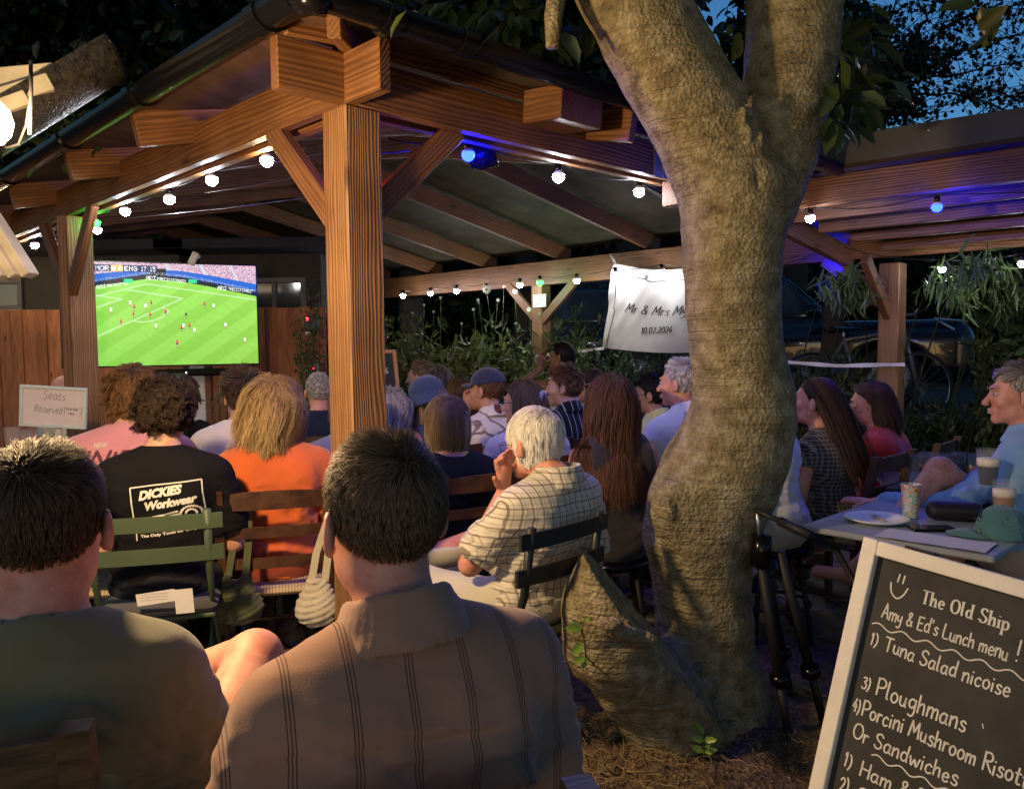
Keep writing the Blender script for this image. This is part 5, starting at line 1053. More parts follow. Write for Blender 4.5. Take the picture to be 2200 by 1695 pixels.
PP['white'] = person('grey-haired man in a white short-sleeved shirt beside the tree trunk', 1462, 773, 4.15, ty=30, hy=58, lean=.05, wd=1.06, skin='pink', top=('shirt', cloth('white_poplin', (.66, .66, .74))), collar='shirt', trousers=('long', khaki), res=.008, foldseed=26,
    hair=('short', (.42, .38, .36), dict(n=2400, len=.035, w=.003, front=.098, hairline=.05, tip=(.62, .58, .55))))
# --- old man in the checked shirt
PP['old'] = person('elderly white-haired man in a checked shirt, chin on hand, legs crossed', 1148, 878, 2.80, ty=46, hy=50, hp=-.15, lean=-.26, wd=1.02, skin='pink', arms=('cheek', 'lap'), legs='crossed',
    top=('checked_shirt', lines_mat('check', (.62, .58, .47), [(0, .030, [(.0, .16, (.12, .08, .05), .72), (.40, .47, (.16, .12, .08), .5)]), (2, .034, [(.0, .15, (.12, .08, .05), .66), (.45, .52, (.16, .12, .08), .45)])], warp=.006)), collar='shirt', trousers=('long', cloth('stone_chinos', (.50, .48, .37))), res=.007, foldseed=30, fold=1.25, slouch=.13,
    hair=('short', (.72, .68, .56), dict(n=9000, len=.085, w=.002, m=9, lift=.12, vol=.016, grav=.5, cap=.006, capc=.8, bald=.55, scalp=(.60, .33, .30), tip=(.86, .83, .74), nape=-.075, seed=8, jit=.04, sb=-.05)))
# --- right of the tree
PP['sweater'] = person('person in a white jumper on a black stool, head hidden by the trunk', 1622, 790, 3.80, ty=62, hy=55, lean=.15, wd=1.05, top=('jumper', cloth('white_jumper', (.68, .68, .70))), sleeve='long', collar='crew', trousers=('shorts', cloth('beige_shorts', (.50, .46, .38))), foldseed=33, res=.011,
    hair=('short', (.05, .03, .02), dict(n=900, w=.005)))
PP['ponytail'] = person('young woman in profile with long dark hair, gold earring and frilled top', 1752, 811, 4.05, ty=42, hy=60, hp=.12, lean=.12, skin='pink', top=('top', lines_mat('frilled_top', (.04, .035, .05), [(0, .02, [(.0, .35, (.25, .22, .22), .5)]), (2, .02, [(0, .35, (.25, .22, .22), .5)])])), sleeve='cap', neckline=.012, trousers=('long', denim), res=.0075, foldseed=35,
    hair=('tail', (.045, .024, .016), dict(n=4500, len=.46, m=18, w=.0028, vol=.012, lift=.05, cap=.006, grav=.5, back=-.4, clear=-.02, front=.078, tip=(.07, .04, .03), seed=41, jit=.03)))
PP['red'] = person('dark-haired woman in a red t-shirt leaning forward with her hand over her mouth', 1872, 820, 4.5, ty=48, hy=72, lean=.14, hp=-.12, skin='pink', top=('tshirt', cloth('red_cotton', (.72, .035, .018))), sleeve='short', collar='crew', arms=('face', 'fold'), trousers=('long', cloth('red_trousers', (.30, .03, .02))), res=.008, foldseed=37,
    hair=('long', (.055, .026, .016), dict(n=5000, len=.20, m=12, w=.0026, vol=.020, lift=.1, clear=.0, back=-.35, cap=.010, grav=.8, tip=(.10, .05, .03), seed=43)))
PP['blue'] = person('grey-haired man in a pale blue shirt at the right edge with his legs crossed', 2192, 783, 3.25, ty=52, hy=74, lean=-.02, skin='pink', arms=('lap', ((-.24, .2, .28), (-.16, .52, .24), (.1, 1, 0))), legs={1: (pt(2020, 1012, 3.3), pt(1852, 1215, 3.2)), -1: (pt(2040, 1130, 3.45), pt(2060, 1400, 3.4)*[1, 1, 0]+[0, 0, .1])}, top=('shirt', cloth('blue_linen', (.16, .33, .58), c2=(.24, .43, .66), bump=.6)), sleeve='long', collar='shirt', trousers=('shorts', cloth('stone_shorts', (.44, .33, .27))), res=.007, foldseed=39, fold=1.5, shoes=pm('suede', (.30, .16, .07), .9, .15, 9, .3, 200),
    hair=('short', (.26, .22, .18), dict(n=3000, len=.04, w=.003, lift=.3, tip=(.45, .4, .35), hairline=.055, front=.092)))
for k in ('scrunchie', 'standing', 'glassesman', 'yellow', 'old', 'bob'): glasses(PP[k])
# headwear and small things worn
def hats():
    P = PP['cap']; g = .012; s = SDF(P.hc-[.24]*3, P.hc+[.24]*3, .007); s.ell(P.Hd((0, -.015, .045)), (.090, .110, .094), P.Hm, k=0); s.plane(P.Hd((0, 0, .040)), P.Hm @ np.array([0, -.12, -1.0])); in_ = SDF(P.hc-[.24]*3, P.hc+[.24]*3, .007)
    s.ell(P.Hd((0, -.015, .040)), (.083, .102, .088), P.Hm, k=.002, op='sub'); s.cap(P.Hd((0, -.015, .138)), P.Hd((0, -.015, .143)), .008, k=.004)
    for a in range(6): s.cap(P.Hd((0, -.015, .14)), P.Hd((.09*math.cos(a*1.047), -.015+.11*math.sin(a*1.047), .05)), .0012, k=.003)
    V, F = s.net(); cm = cloth('navy_cap', (.016, .022, .06)); c = mesh('cap', V, F, cm, P.root, True); pk = MB(); n = 12; V = []
    for j in range(2):
        for r in (0, 1):
            for i in range(n+1): t = -1+2*i/n; x = .075*t; y0 = .085*math.sqrt(max(0, 1-(t*.8)**2)); V.append(P.Hd((x*(1+.05*r), y0+(r*.075*math.sqrt(max(0.02, 1-t*t))), .048-.012*r-.012*t*t-.004*j)))
    m_ = n+1; F = [(i, i+1, m_+i+1, m_+i) for i in range(n)]+[(2*m_+i+1, 2*m_+i, 3*m_+i, 3*m_+i+1) for i in range(n)]+[(m_+i, m_+i+1, 3*m_+i+1, 3*m_+i) for i in range(n)]; pk.add(V, F); pk.build('cap_peak', cm, c, True)
    P = PP['buckethat']; s = SDF(P.hc-[.26]*3, P.hc+[.26]*3, .008); s.ell(P.Hd((0, -.015, .07)), (.098, .112, .085), P.Hm, k=0); s.cap(P.Hd((0, -.015, .05)), P.Hd((0, -.025, -.035)), .105, .165, k=.02); s.plane(P.Hd((0, 0, -.035)), P.Hm @ np.array([0, -.2, -1.0])); s.cap(P.Hd((0, -.01, .03)), P.Hd((0, -.02, -.05)), .095, .158, k=.004, op='sub'); s.ell(P.Hd((0, -.015, .04)), (.088, .1, .08), P.Hm, k=.003, op='sub'); s.warp(lambda x, y, z: .004*nz(x, y, z, 3, 26, 2), .04); V, F = s.net(); mesh('bucket_hat', V, F, cloth('navy_canvas', (.03, .05, .12)), P.root, True)
    P = PP['scrunchie']; b = MB(); rs = np.random.RandomState(1)
    for i in range(16):
        a = i*math.pi/8; b.lathe([(0, -.014), (.012, -.008), (.015, 0), (.012, .008), (0, .014)], P.Hd((.026*math.cos(a), -.125+.004*rs.rand(), .035+.026*math.sin(a))), 8)
    b.build('scrunchie', blotch_mat('scrunchie_cloth', (.55, .57, .62), (.12, .14, .22), 60, .1), P.root, True)
    P = PP['ponytail']; b = MB(); b.tube([P.Hd((-.088+.002*math.sin(a), -.005+.009*math.cos(a), -.050+.011*math.sin(a))) for a in np.linspace(0, 6.28, 12)], .002, 6); b.build('earring', pm('gold', (.8, .55, .2), .25, .1, 9, 0, metal=1), P.root, True)
    for s_ in (1, -1):       # frill along the arm hole
        b = MB(); pts = []
        for i in range(40):
            a = -2.6+i*3.6/39; c = P.sh[s_]+[.012*s_, 0, -.03]; pts.append(c+np.array([.035*s_+.010*s_*math.sin(i*1.7), .075*math.cos(a), .085*math.sin(-a)]))
        b.tube(pts, [.009+.004*math.sin(i*1.7) for i in range(40)], 6)
        b.build('frill', lines_mat('frill_cloth', (.42, .36, .36), [(2, .012, [(0, .4, (.08, .05, .08), .8)])]), P.top, True)
    P = PP['red']; b = MB(); b.tube([P.Hd((.03*math.sin(a), .01-.01*math.cos(a), .140)) for a in np.linspace(-2, 2, 9)], .006, 6); b.build('hair_clip', EYED, P.root, True)
hats()
# ------------------------------------------------------------------ hand lettering: pen strokes, y up, cap height 10
G = dict([l.split('~') for l in """A~7;0,0 3,10 3.6,10 6.6,0|1.2,3.6 5.6,3.6
B~6.5;0,0 0,10|0,10 4,9.6 4.6,7.6 3,5.6 0,5.3|0,5.3 4.4,5 5.4,2.6 3.6,.2 0,0
C~7;6.4,8.4 4.6,10 1.8,9.2 .2,6 .4,2.4 2.6,0 5,.2 6.4,1.6
D~7;0,0 0,10|0,10 3.6,9.4 6,6.8 6,3.2 3.8,.6 0,0
E~6;5.4,9.8 0,9.8|0,9.8 0,0|0,5.2 4.6,5.4|0,0 5.6,.2
F~6;5.6,9.8 0,9.8|0,9.8 0,0|0,5.2 4.6,5.4
G~7;6.2,8.6 4.4,10 1.6,9 .2,5.8 .6,2 3,0 5.6,.8 6.2,3.6|3.8,4.2 6.6,4.2
H~6.6;0,0 0,10|6,0 6,10|0,5.2 6,5.2
I~2;.6,0 .6,10
K~6.4;0,0 0,10|5.6,10 .2,4.6|1.6,5.8 6,0
L~6;.4,10 0,4 .2,.4|.2,.4 2.6,0 5.6,.4
M~8.6;0,0 1.2,9.8|1.2,9.8 4,3|4,3 7,9.8|7,9.8 8,0
N~7;0,0 .4,10|.4,10 5.6,0|5.6,0 6.2,10
O~7.6;3.6,10 1,8.6 0,5 1,1.4 3.6,0 6.2,1.4 7.2,5 6.2,8.6 3.6,10
P~6.4;.4,0 0,10|0,9.2 3,10.2 5.8,8.4 5.4,5.8 2.6,4.6 .4,4.8
R~6.6;.4,0 .2,10|0,9.6 3.6,10 5.6,8 4.6,5.8 .6,5.2|1.6,5.2 6.2,0
S~6.4;5.8,8.4 4,10 1.4,9.4 .6,7.4 2.2,5.6 4.8,4.2 5.6,2 3.8,.2 1.4,.2 0,1.8
T~7;0,9.8 7,9.8|3.5,9.8 3.4,0
U~7;0,10 .2,2.6 2.6,0 5,1.2 6,4 6.2,10
W~9.6;0,10 1.8,0|1.8,0 4.4,7|4.4,7 6.8,0|6.8,0 9,10
a~5.6;4.4,4.8 2.4,5.8 .4,4 .4,1.2 2,0 3.8,1.2 4.5,4|4.6,5.6 4.4,1.4 5.4,.2
b~5.4;0,10 .2,0|.2,3.8 2.4,5.8 4.4,4.4 4.4,1.6 2.4,0 .3,1
c~4.8;4.2,4.8 2.4,5.8 .4,4 .4,1.4 2.2,0 4.3,1
d~5.6;4.2,4.4 2.2,5.6 .4,4 .4,1.2 2.2,0 4,1.2|4.6,10 4.4,1.6 4.9,0
e~5;.4,3 4.2,3.4 3.8,5.2 2.2,5.9 .4,4.2 .4,1.6 2.2,0 4.4,1
f~4;3.8,9.2 2.4,10 1.4,8.4 1.2,0|0,5.6 3.2,5.8
g~5.6;4.4,4.8 2.4,5.8 .4,4.2 .6,1.8 2.4,.8 4.2,2.4|4.6,5.6 4.6,-1.6 3,-3.6 .8,-3
h~5.4;0,10 .2,0|.2,3.2 2.2,5.6 4,5 4.4,0
i~2;.5,5.4 .6,0|.5,7.8 .6,8.2
k~5;.2,10 .2,0|4,5.6 .4,2.6|1.4,3.2 4.6,0
l~2.4;.4,10 .4,1.2 1.6,.2
m~8;.2,5.6 .3,0|.3,3.4 2,5.6 3.6,4.8 3.8,0|3.8,3.4 5.4,5.6 7,4.8 7.2,0
n~5.4;.2,5.6 .3,0|.3,3.2 2.4,5.7 4.2,4.8 4.5,0
o~5.4;2.4,5.8 .4,4.2 .4,1.4 2.4,0 4.4,1.4 4.5,4.2 2.4,5.8
p~5.4;.2,5.6 .2,-4|.2,4 2.4,5.8 4.4,4.4 4.4,1.6 2.4,0 .3,.8
r~4;.2,5.6 .3,0|.3,3.2 1.8,5.4 3.6,5.2
s~4.6;4,4.8 2.2,5.8 .6,4.6 1.6,3.2 3.6,2.2 3.8,.8 2.2,-.1 .2,.7
t~4.2;1.8,8.6 1.6,1.2 3,0 4,.4|0,5.6 3.8,5.8
u~5.4;.2,5.5 .3,1.6 2,0 3.8,1.2 4.4,5.5|4.4,5.5 4.5,.6 5.2,0
v~5;0,5.5 2.2,0 4.6,5.6
w~7.6;0,5.5 1.6,.2 3.4,4.4 5.2,.2 7,5.6
y~5.2;.2,5.6 .6,2.4 2.4,1.6 4.2,3|4.6,5.6 4.2,-1.4 2.4,-3.6 .4,-2.8
0~5.6;2.6,10 .4,7.6 .4,2.4 2.6,0 4.8,2.4 4.8,7.6 2.6,10
1~3;.2,8 1.6,10 1.5,0
2~5.6;.4,8 2.4,10 4.6,8.4 3.6,5 .2,.2|.2,.2 5,.4
3~5.4;.4,9 2.6,10 4.4,8.2 2,5.6|2,5.6 4.8,4 4.2,.8 1.8,0 0,1.2
4~6;3.6,10 0,3.4|0,3.4 5.2,3.8|3.8,6 3.6,0
5~5.4;4.8,9.8 .8,9.8|.8,9.8 .5,5.8 3,6.2 4.8,4 4.2,1 2,0 .2,1
6~5.4;4.2,9.8 1.6,7 .3,3.2 2,0 4.4,1.2 4.2,4.2 2,4.8 .6,3.4
7~5.4;0,9.8 5,9.8|5,9.8 3.4,5 2,0
.~2;.5,.1 .9,.5
)~3;0,11 1.8,8 2,3 .2,-1.4
(~3;2,11 .4,8 .2,3 1.8,-1.4
!~2;.8,10 .6,3|.5,.1 .7,.5
'~2;.8,10.4 .5,8.2
&~7.4;6.6,.2 1.6,7.4 2.2,9.8 4,9.6 4,7.4 1.4,4.4 .4,2 2,0 4.4,.6 6,4
:~2;.6,1 .9,1.3|.6,5 .9,5.3""".split('\n')])
def smooth_line(p, n=5):
    p = np.array(p, float)
    if len(p) < 3: return p
    q_ = np.concatenate([[2*p[0]-p[1]], p, [2*p[-1]-p[-2]]]); out = []
    for i in range(1, len(q_)-2):
        for t in np.linspace(0, 1, n, endpoint=False):
            a, b, c, d = q_[i-1:i+3]; out.append(.5*((2*b)+(c-a)*t+(2*a-5*b+4*c-d)*t*t+(3*b-a-3*c+d)*t**3))
    return np.array(out+[q_[-2]])
def text_strokes(s, x, y, h, sp=1.3, slant=0.0, rot=0.0, jit=0.0, seed=0, cond=1.0, space=4.0):
    rs = np.random.RandomState(seed); out = []; cx = 0
    for ch in s:
        if ch == ' ': cx += space; continue
        w_, st = G[ch].split(';'); dy = rs.normal()*jit; sc = 1+rs.normal()*jit*.12
        for l in st.split('|'):
            pts = np.array([[float(v) for v in p.split(',')] for p in l.split()]); pts = smooth_line(pts*sc)
            px = (cx+pts[:, 0]+pts[:, 1]*slant)*cond; py = pts[:, 1]+dy; out.append(np.stack([x+(px*math.cos(rot)-py*math.sin(rot))*h/10, y+(px*math.sin(rot)+py*math.cos(rot))*h/10], 1))
        cx += float(w_)+sp
    return out, cx*cond*h/10
def ribbon(strokes, w, vert=None, caps=True, sub=None):
    """flat strokes -> V(x,y), F ; vert=(thick,thin) gives a broad-nib contrast"""
    V = []; F = []; n0 = 0
    for p in strokes:
        if len(p) < 2: continue
        if sub:
            d = np.concatenate([[0], np.cumsum(np.linalg.norm(np.diff(p, axis=0), axis=1))]); k = max(2, int(d[-1]/sub)+1); u = np.linspace(0, d[-1], k); p = np.stack([np.interp(u, d, p[:, i]) for i in (0, 1)], 1)
        t = np.gradient(p, axis=0); t /= np.linalg.norm(t, axis=1)[:, None]+1e-9; nn = np.stack([-t[:, 1], t[:, 0]], 1)
        ww = np.full(len(p), w/2) if vert is None else (vert[1]+(vert[0]-vert[1])*np.abs(t[:, 1])**1.5)/2
        if caps: p = np.concatenate([[p[0]-t[0]*ww[0]*.7], p, [p[-1]+t[-1]*ww[-1]*.7]]); nn = np.concatenate([[nn[0]], nn, [nn[-1]]]); ww = np.concatenate([[ww[0]*.45], ww, [ww[-1]*.45]])
        A = p+nn*ww[:, None]; B = p-nn*ww[:, None]; m = len(p)
        for i in range(m): V += [A[i], B[i]]
        F += [(n0+2*i, n0+2*i+1, n0+2*i+3, n0+2*i+2) for i in range(m-1)]; n0 += 2*m
    return np.array(V), F
def flat(V, F, fn, name, mat, parent): return mesh(name, np.array([fn(x, y) for x, y in V]), F, mat, parent, False)
def font_text(body, size, shear=0.0, offset=0.0, ext=0.0):
    cu = bpy.data.curves.new('lettering', 'FONT'); cu.body = body; cu.size = size; cu.shear = shear; cu.offset = offset; cu.resolution_u = 3; o = bpy.data.objects.new('lettering', cu); COL.objects.link(o)
    dg = bpy.context.evaluated_depsgraph_get(); me = bpy.data.meshes.new_from_object(o.evaluated_get(dg)); V = np.array([v.co[:] for v in me.vertices]); F = [tuple(p.vertices) for p in me.polygons]; bpy.data.objects.remove(o); bpy.data.curves.remove(cu); bpy.data.meshes.remove(me); return V[:, :2] if len(V) else V, F
INK = pm('ink', (.02, .02, .025), .7, .05, 5, 0); CHALK = pm('chalk', (.50, .49, .45), .95, .0, 420, 0, c2=(.86, .84, .78))
def frame_fn(o, u, v, n, e=.001): o, u, v, n = map(lambda a: np.array(a, float), (o, u, v, n)); return lambda x, y: o+u*x+v*y+n*e
# ------------------------------------------------------------------ television
def television():
    w_, h_ = 1.44, .81; rE = pt(552, 677, 6.77); rE[2] = 1.665; ud = np.array([.907, .422, 0]); c = rE-ud*w_/2; yaw = math.atan2(ud[1], ud[0]); root = empty('television', c, yaw, 'large wall television showing a football match on bright green grass', 'television')
    MB().box((0, .035, 0), (w_+.02, .05, h_+.02), bev=.004).build('case', M['black_plastic'], root)
    f = MB(); 
    for (x, z, a, b_) in ((0, h_/2+.005, w_+.02, .01), (0, -h_/2-.006, w_+.02, .012), (-w_/2-.005, 0, .01, h_), (w_/2+.005, 0, .01, h_)): f.box((x, .004, z), (a, .014, b_))
    f.build('bezel', M['black_plastic'], root)
    Wn, Hn = 480, 270; X, Y = np.meshgrid((np.arange(Wn)+.5)/Wn*100, (np.arange(Hn)+.5)/Hn*100); rs = np.random.RandomState(9); im = np.zeros((Hn, Wn, 3))
    # X: 0..100 across the whole screen, the left sixth is behind the post. photo screen x -> 17..100
    def sx(u): return 16+u*84/1066.
    def sy(v): return v*100/690.
    st = ((X*.75+Y*.62) % 17) < 8.5; im[:] = (.17, .47, .055); im[st] = (.205, .53, .075); im *= (1+.05*nz(X, Y, 0, 2, .9, 2))[..., None]*(1.15-.25*(Y/100))[..., None]; im[..., 0] += .05*(X/100)
    def pl(top): return top
    yb = np.interp(X, [0, 16, 42, 60, 75, 100], [28, 24, 15.5, 17.5, 22.0, 31])     # foot of the boards
    ya = yb-4.6; yc = ya-np.interp(X, [0, 42, 100], [9, 5, 8])
    m = Y < yb; im[m] = (.012, .02, .03); m = Y < ya; im[m] = (.02, .11, .48); crowd = Y < yc; nn = rs.rand(Hn, Wn); cl = np.where(nn[..., None] > .62, np.array([.75, .68, .70]), np.where(nn[..., None] > .35, np.array([.62, .12, .17]), np.array([.12, .13, .3]))); im[crowd] = cl[crowd]
    for (a, sl) in ((70, 8), (86, 9), (52, 7)): m = crowd & (np.abs(X-a-(Y)*.25) < .8); im[m] = (.5, .5, .56)
    m = (X > 43.5) & (X < 52) & (Y > 5) & (Y < 12.5); im[m] = (.01, .012, .02)
    m = (Y > ya-2.5) & (Y < ya) & (rs.rand(Hn, Wn) > .8); im[m] = (.45, .5, .6)
    def line(x0, y0, x1, y1, w=.33, c=(.55, .75, .48), d=None):
        L2 = (x1-x0)**2+(y1-y0)**2; t = np.clip(((X-x0)*(x1-x0)+(Y-y0)*(y1-y0))/L2, 0, 1); dd = np.hypot(X-x0-t*(x1-x0), (Y-y0-t*(y1-y0))*.75); k = np.clip(1.3-dd/w, 0, 1)[..., None]; im[:] = im*(1-k)+np.array(c)*k
    P_ = lambda u, v: (sx(u), sy(v))
    for a, b_ in (((15, 490), (560, 235)), ((15, 228), (330, 140)), ((15, 300), (170, 245)), ((15, 222), (170, 245)), ((210, 182), (560, 235)), ((330, 140), (1075, 240))): line(*P_(*a), *P_(*b_))
    arc = [(240, 390), (300, 398), (360, 388), (420, 366), (462, 335), (462, 315), (430, 300)]
    for a, b_ in zip(arc, arc[1:]): line(*P_(*a), *P_(*b_))
    FT = {'A': '01110100011000111111100011000110001', 'D': '11110100011000110001100011000111110', 'I': '11111001000010000100001000010011111', 'P': '11110100011000111110100001000010000', 'R': '11110100011000111110101001001010001', 'E': '11111100001000011110100001000011111', 'C': '01110100011000010000100001000101110', 'T': '11111001000010000100001000010000100', 'S': '01111100001000001110000010000111110', 'N': '10001110011010110011100011000110001', 'O': '01110100011000110001100011000101110', 'G': '01110100011000010111100011000101110', '0': '01110100011001110101110011000101110', '1': '00100011000010000100001000010001110', '7': '11111000010001000100010000100001000', '5': '11111100001111000001000011000101110', ':': '00000001000000000000000000010000000', '|': '00100001000010000100001000010000100', ' ': '0'*35}
    def bt(s, x, y, c, px=.42, slope=0.0, py=None):
        py = py or px*1.75
        for i, ch in enumerate(s):
            for k, bit in enumerate(FT[ch]):
                if bit == '1':
                    xx = x+(i*6+k % 5)*px; yy = y+(k//5)*py+slope*(xx-x); m = (X >= xx) & (X < xx+px) & (Y >= yy) & (Y < yy+py); im[m] = c
    m = (Y > 2.5) & (Y < 9) & (X > 16.5) & (X < 44); im[m] = (.02, .03, .10); m = (Y > 2.5) & (Y < 9) & (X > 24.6) & (X < 30.6); im[m] = (.62, .38, .10)
    bt('NOR', 17.2, 3.6, (.85, .85, .9), .38); bt('0', 25.0, 3.6, (1, 1, .95), .36); bt('0', 28.4, 3.6, (1, 1, .95), .36); bt('ENG', 31.2, 3.6, (.85, .85, .9), .38)
    m = (Y > 2.5) & (Y < 9) & (X > 39) & (X < 47.5); im[m] = (.02, .03, .10); bt('17:15', 39.4, 3.7, (.9, .9, .95), .25, 0, .62)
    wht = (.9, .95, .9)
    bt('ADI', 17.3, 22.6, wht, .26, -.26, .5); bt('PREDICTSTREET', 22.5, 21.6, wht, .145, -.26, .36); bt('ADI', 41.8, 12.4, wht, .30, .06, .55); bt('PREDICTSTREET', 47.6, 13.6, wht, .19, .16, .42); bt('ADI', 79, 21.0, wht, .28, .12, .52); bt('PREDICTSTREET', 84.5, 22.0, wht, .18, .2, .42)
    for (x, y) in ((33, 17.8), (65.8, 17.0)): m = (np.abs(X-x) < 2.2) & (np.abs(Y-y) < 1.7); im[m] = (.02, .62, .25)
    def man(u, v, c, sc=1.0, c2=None, run=1):
        x, y = P_(u, v); hh = 6.2*sc; ww = 1.0*sc
        for (dx, dy, rx, ry, cc) in ((0, -hh*.42, .35, .75, (.25, .13, .08)), (0, -hh*.2, .62, 1.5, c), (.1*run, hh*.03, .5, .9, c2 or c), (-.45*run, hh*.28, .22, 1.3, (.5, .3, .2) if c2 else c), (.5*run, hh*.26, .22, 1.2, (.5, .3, .2) if c2 else c), (.2, hh*.47, .9, .3, (.07, .28, .02))):
            m = ((X-x-dx*ww)/(rx*ww))**2+((Y-y-dy)/(ry*sc*.9))**2 < 1; im[m] = cc
    wt = (.8, .86, .86); rd = (.62, .10, .06)
    for (u, v) in ((100, 320), (222, 272), (318, 290), (380, 425), (560, 425), (632, 455), (768, 285), (843, 420), (975, 525)): man(u, v, wt, 1.0, (.75, .8, .8), 1 if u % 2 else -1)
    for (u, v) in ((160, 398), (240, 345), (246, 300), (345, 350), (356, 270), (445, 330), (545, 440), (600, 425), (705, 275), (513, 545)): man(u, v, rd, 1.0 if v < 500 else 1.25, (.03, .04, .12), 1 if u % 2 else -1)
    man(578, 350, (.03, .04, .03), .9, (.03, .03, .03))
    im = np.clip(im, 0, 1); gx, gy = np.meshgrid(np.linspace(-w_/2, w_/2, Wn+1), np.linspace(h_/2, -h_/2, Hn+1)); V = np.stack([gx, np.full_like(gx, -.0045), gy], -1).reshape(-1, 3); I = np.arange((Wn+1)*(Hn+1)).reshape(Hn+1, Wn+1); F = np.stack([I[:-1, :-1], I[1:, :-1], I[1:, 1:], I[:-1, 1:]], -1).reshape(-1, 4)
    V2 = V[F].reshape(-1, 3); F2 = np.arange(len(V2)).reshape(-1, 4); cc = np.repeat(im.reshape(-1, 3), 4, 0)
    mesh('screen', V2, F2, colmat('screen_picture', .3, .2, emit=1.0), root, False, cols=cc.astype(np.float32))
    MB().box((0, .09, 0), (.5, .07, .35), bev=.004).box((0, .6, .0), (.06, 1.0, .06)).build('wall_bracket', M['black_metal'], root)
    sb = empty('soundbar', c+np.array([.12, .10, -.47]), yaw, 'black soundbar under the television', 'soundbar'); MB().box((0, -.03, 0), (.95, .09, .06), bev=.015).build('case', M['black_plastic'], sb); MB().lathe([(0, .002), (.006, 0)], (.0, -.077, 0), 8, rotx(math.pi/2)).build('status_light', emis('led_white', (.8, .9, 1), 2), sb)
    MB().box((0, .0, 0), (.04, .03, .1)).box((-.3, .0, 0), (.04, .03, .1)).build('bracket', M['black_metal'], sb)
television()
# ------------------------------------------------------------------ festoons
def festoon(name, label, bulbs, line, seed=0):
    """bulbs: list of (world pos, kind, radius); line: cable points"""
    root = empty(name, line[0], 0, label, 'string lights'); o = np.array(line[0]); pts = []
    line = [np.array(p) for p in line]
    for a, b in zip(line, line[1:]):
        L = np.linalg.norm(b-a); n = max(3, int(L/.06))
        for i in range(n): t = i/n; pts.append(a+(b-a)*t-np.array([0, 0, .05*math.sin(math.pi*t)*min(1, L)]))
    pts.append(line[-1]); MB().tube(np.array(pts)-o, .0035, 6).build('cable', M['cable'], root, True)
    for (p, k, r) in bulbs:
        p = np.array(p); prof = [(0, -r)]+[(r*math.sin(a), -r*math.cos(a)) for a in np.linspace(.25, 1.95, 9)]
        b = MB().lathe(prof, p-o, 16); bo = b.build('bulb', BULB[k], root, True); h0 = MB().lathe([(r*math.sin(1.95)+.0006, -r*math.cos(1.95)), (r*.75, r*.72), (r*.46, r*.98)], p-o, 16).build('bulb_base', M['white'], root, True); h = MB().lathe([(r*.48, r*.95), (r*.55, r*1.05), (r*.55, r*1.9), (r*.35, r*2.1), (0, r*2.12)], p-o, 12); h.build('bulb_holder', M['black_plastic'], root, True)
    return root
BULB = {'w': emis('bulb_white', (.90, .90, 1.0), 150), 'o': emis('bulb_warm', (1, .72, .42), 130), 'b': emis('bulb_blue', (.00016, .0005, 1.0), 700), 'g': emis('bulb_green', (.003, 1.0, .008), 70), 'r': emis('bulb_red', (1, .001, .002), 60)}
def bl(lst, plane, r=.028): return [(plane(x, y), k, r) for x, y, k in lst]
fr = lambda x, y: onR(x, y, .16)
B1 = bl([(573, 345, 'o'), (455, 387, 'w'), (364, 428, 'w'), (269, 454, 'w'), (205, 479, 'g')], fr)+bl([(209, 494, 'w')], lambda x, y: onR(x, y, .34))+bl([(75, 527, 'w')], fr)
B1 += [(W(l_, .16, 2.125), 'o', .028) for l_ in (4.9, 5.7, 6.5, 7.3)]  # unseen warm bulbs farther along the beam, added to light the fence
festoon('festoon_lights', 'string of globe bulbs along the left beam, one warm, four white, one green', B1, [W(.25, .16, 2.19)]+[b[0]+np.array([0, 0, .065]) for b in B1[:5]]+[B1[6][0]+np.array([0, 0, .065]), W(8, .16, 2.2)])
fl_ = lambda x, y: onL(x, y, .17)
B2 = bl([(1006, 333, 'b'), (1200, 380, 'w'), (1373, 412, 'w')], fl_)
festoon('festoon_lights', 'string of globe bulbs along the right beam, the first one deep blue', B2, [W(.17, .3, 2.19)]+[b[0]+np.array([0, 0, .065]) for b in B2]+[W(.17, 3.0, 2.2)])
fb = lambda x, y: onR(x, y, 4.40)
B3 = bl([(866, 635, 'w'), (925, 630, 'w'), (981, 625, 'w'), (1045, 622, 'w'), (1117, 612, 'w'), (1160, 607, 'g'), (1239, 603, 'w'), (1322, 590, 'w'), (1421, 584, 'w')], fb, .032)
festoon('festoon_lights', 'string of white globe bulbs along the far beam with one green on the post', B3, [W(7, 4.4, 2.03)]+[b[0]+np.array([0, 0, .065]) for b in B3]+[W(.5, 4.4, 2.05)])
B4 = bl([(1741, 469, 'w'), (2013, 445, 'b')], lambda x, y: onR(x, y, 3.20))
festoon('festoon_lights', 'globe bulbs under the lean-to beam, one white and one deep blue', B4, [W(.4, 3.2, 2.16)]+[b[0]+np.array([0, 0, .065]) for b in B4]+[W(-2.6, 3.2, 2.14)])
B5 = bl([(1789, 542, 'b'), (2023, 578, 'w'), (2196, 566, 'w')], lambda x, y: onR(x, y, 4.55), .026)
festoon('festoon_lights', 'globe bulbs under the back edge of the lean-to, small blue one beside the trunk', B5, [W(.8, 4.55, 2.0)]+[b[0]+np.array([0, 0, .065]) for b in B5]+[W(-2.6, 4.55, 2.0)])
# unseen red bulb, kept hidden behind the front post to light the brace
B6 = [(W(.30, .22, 2.10), 'r', .022)]
festoon('festoon_lights', 'small red bulb hidden from view behind the front post', B6, [W(.17, .20, 2.19), W(.30, .22, 2.165), W(.3, .5, 2.2)])
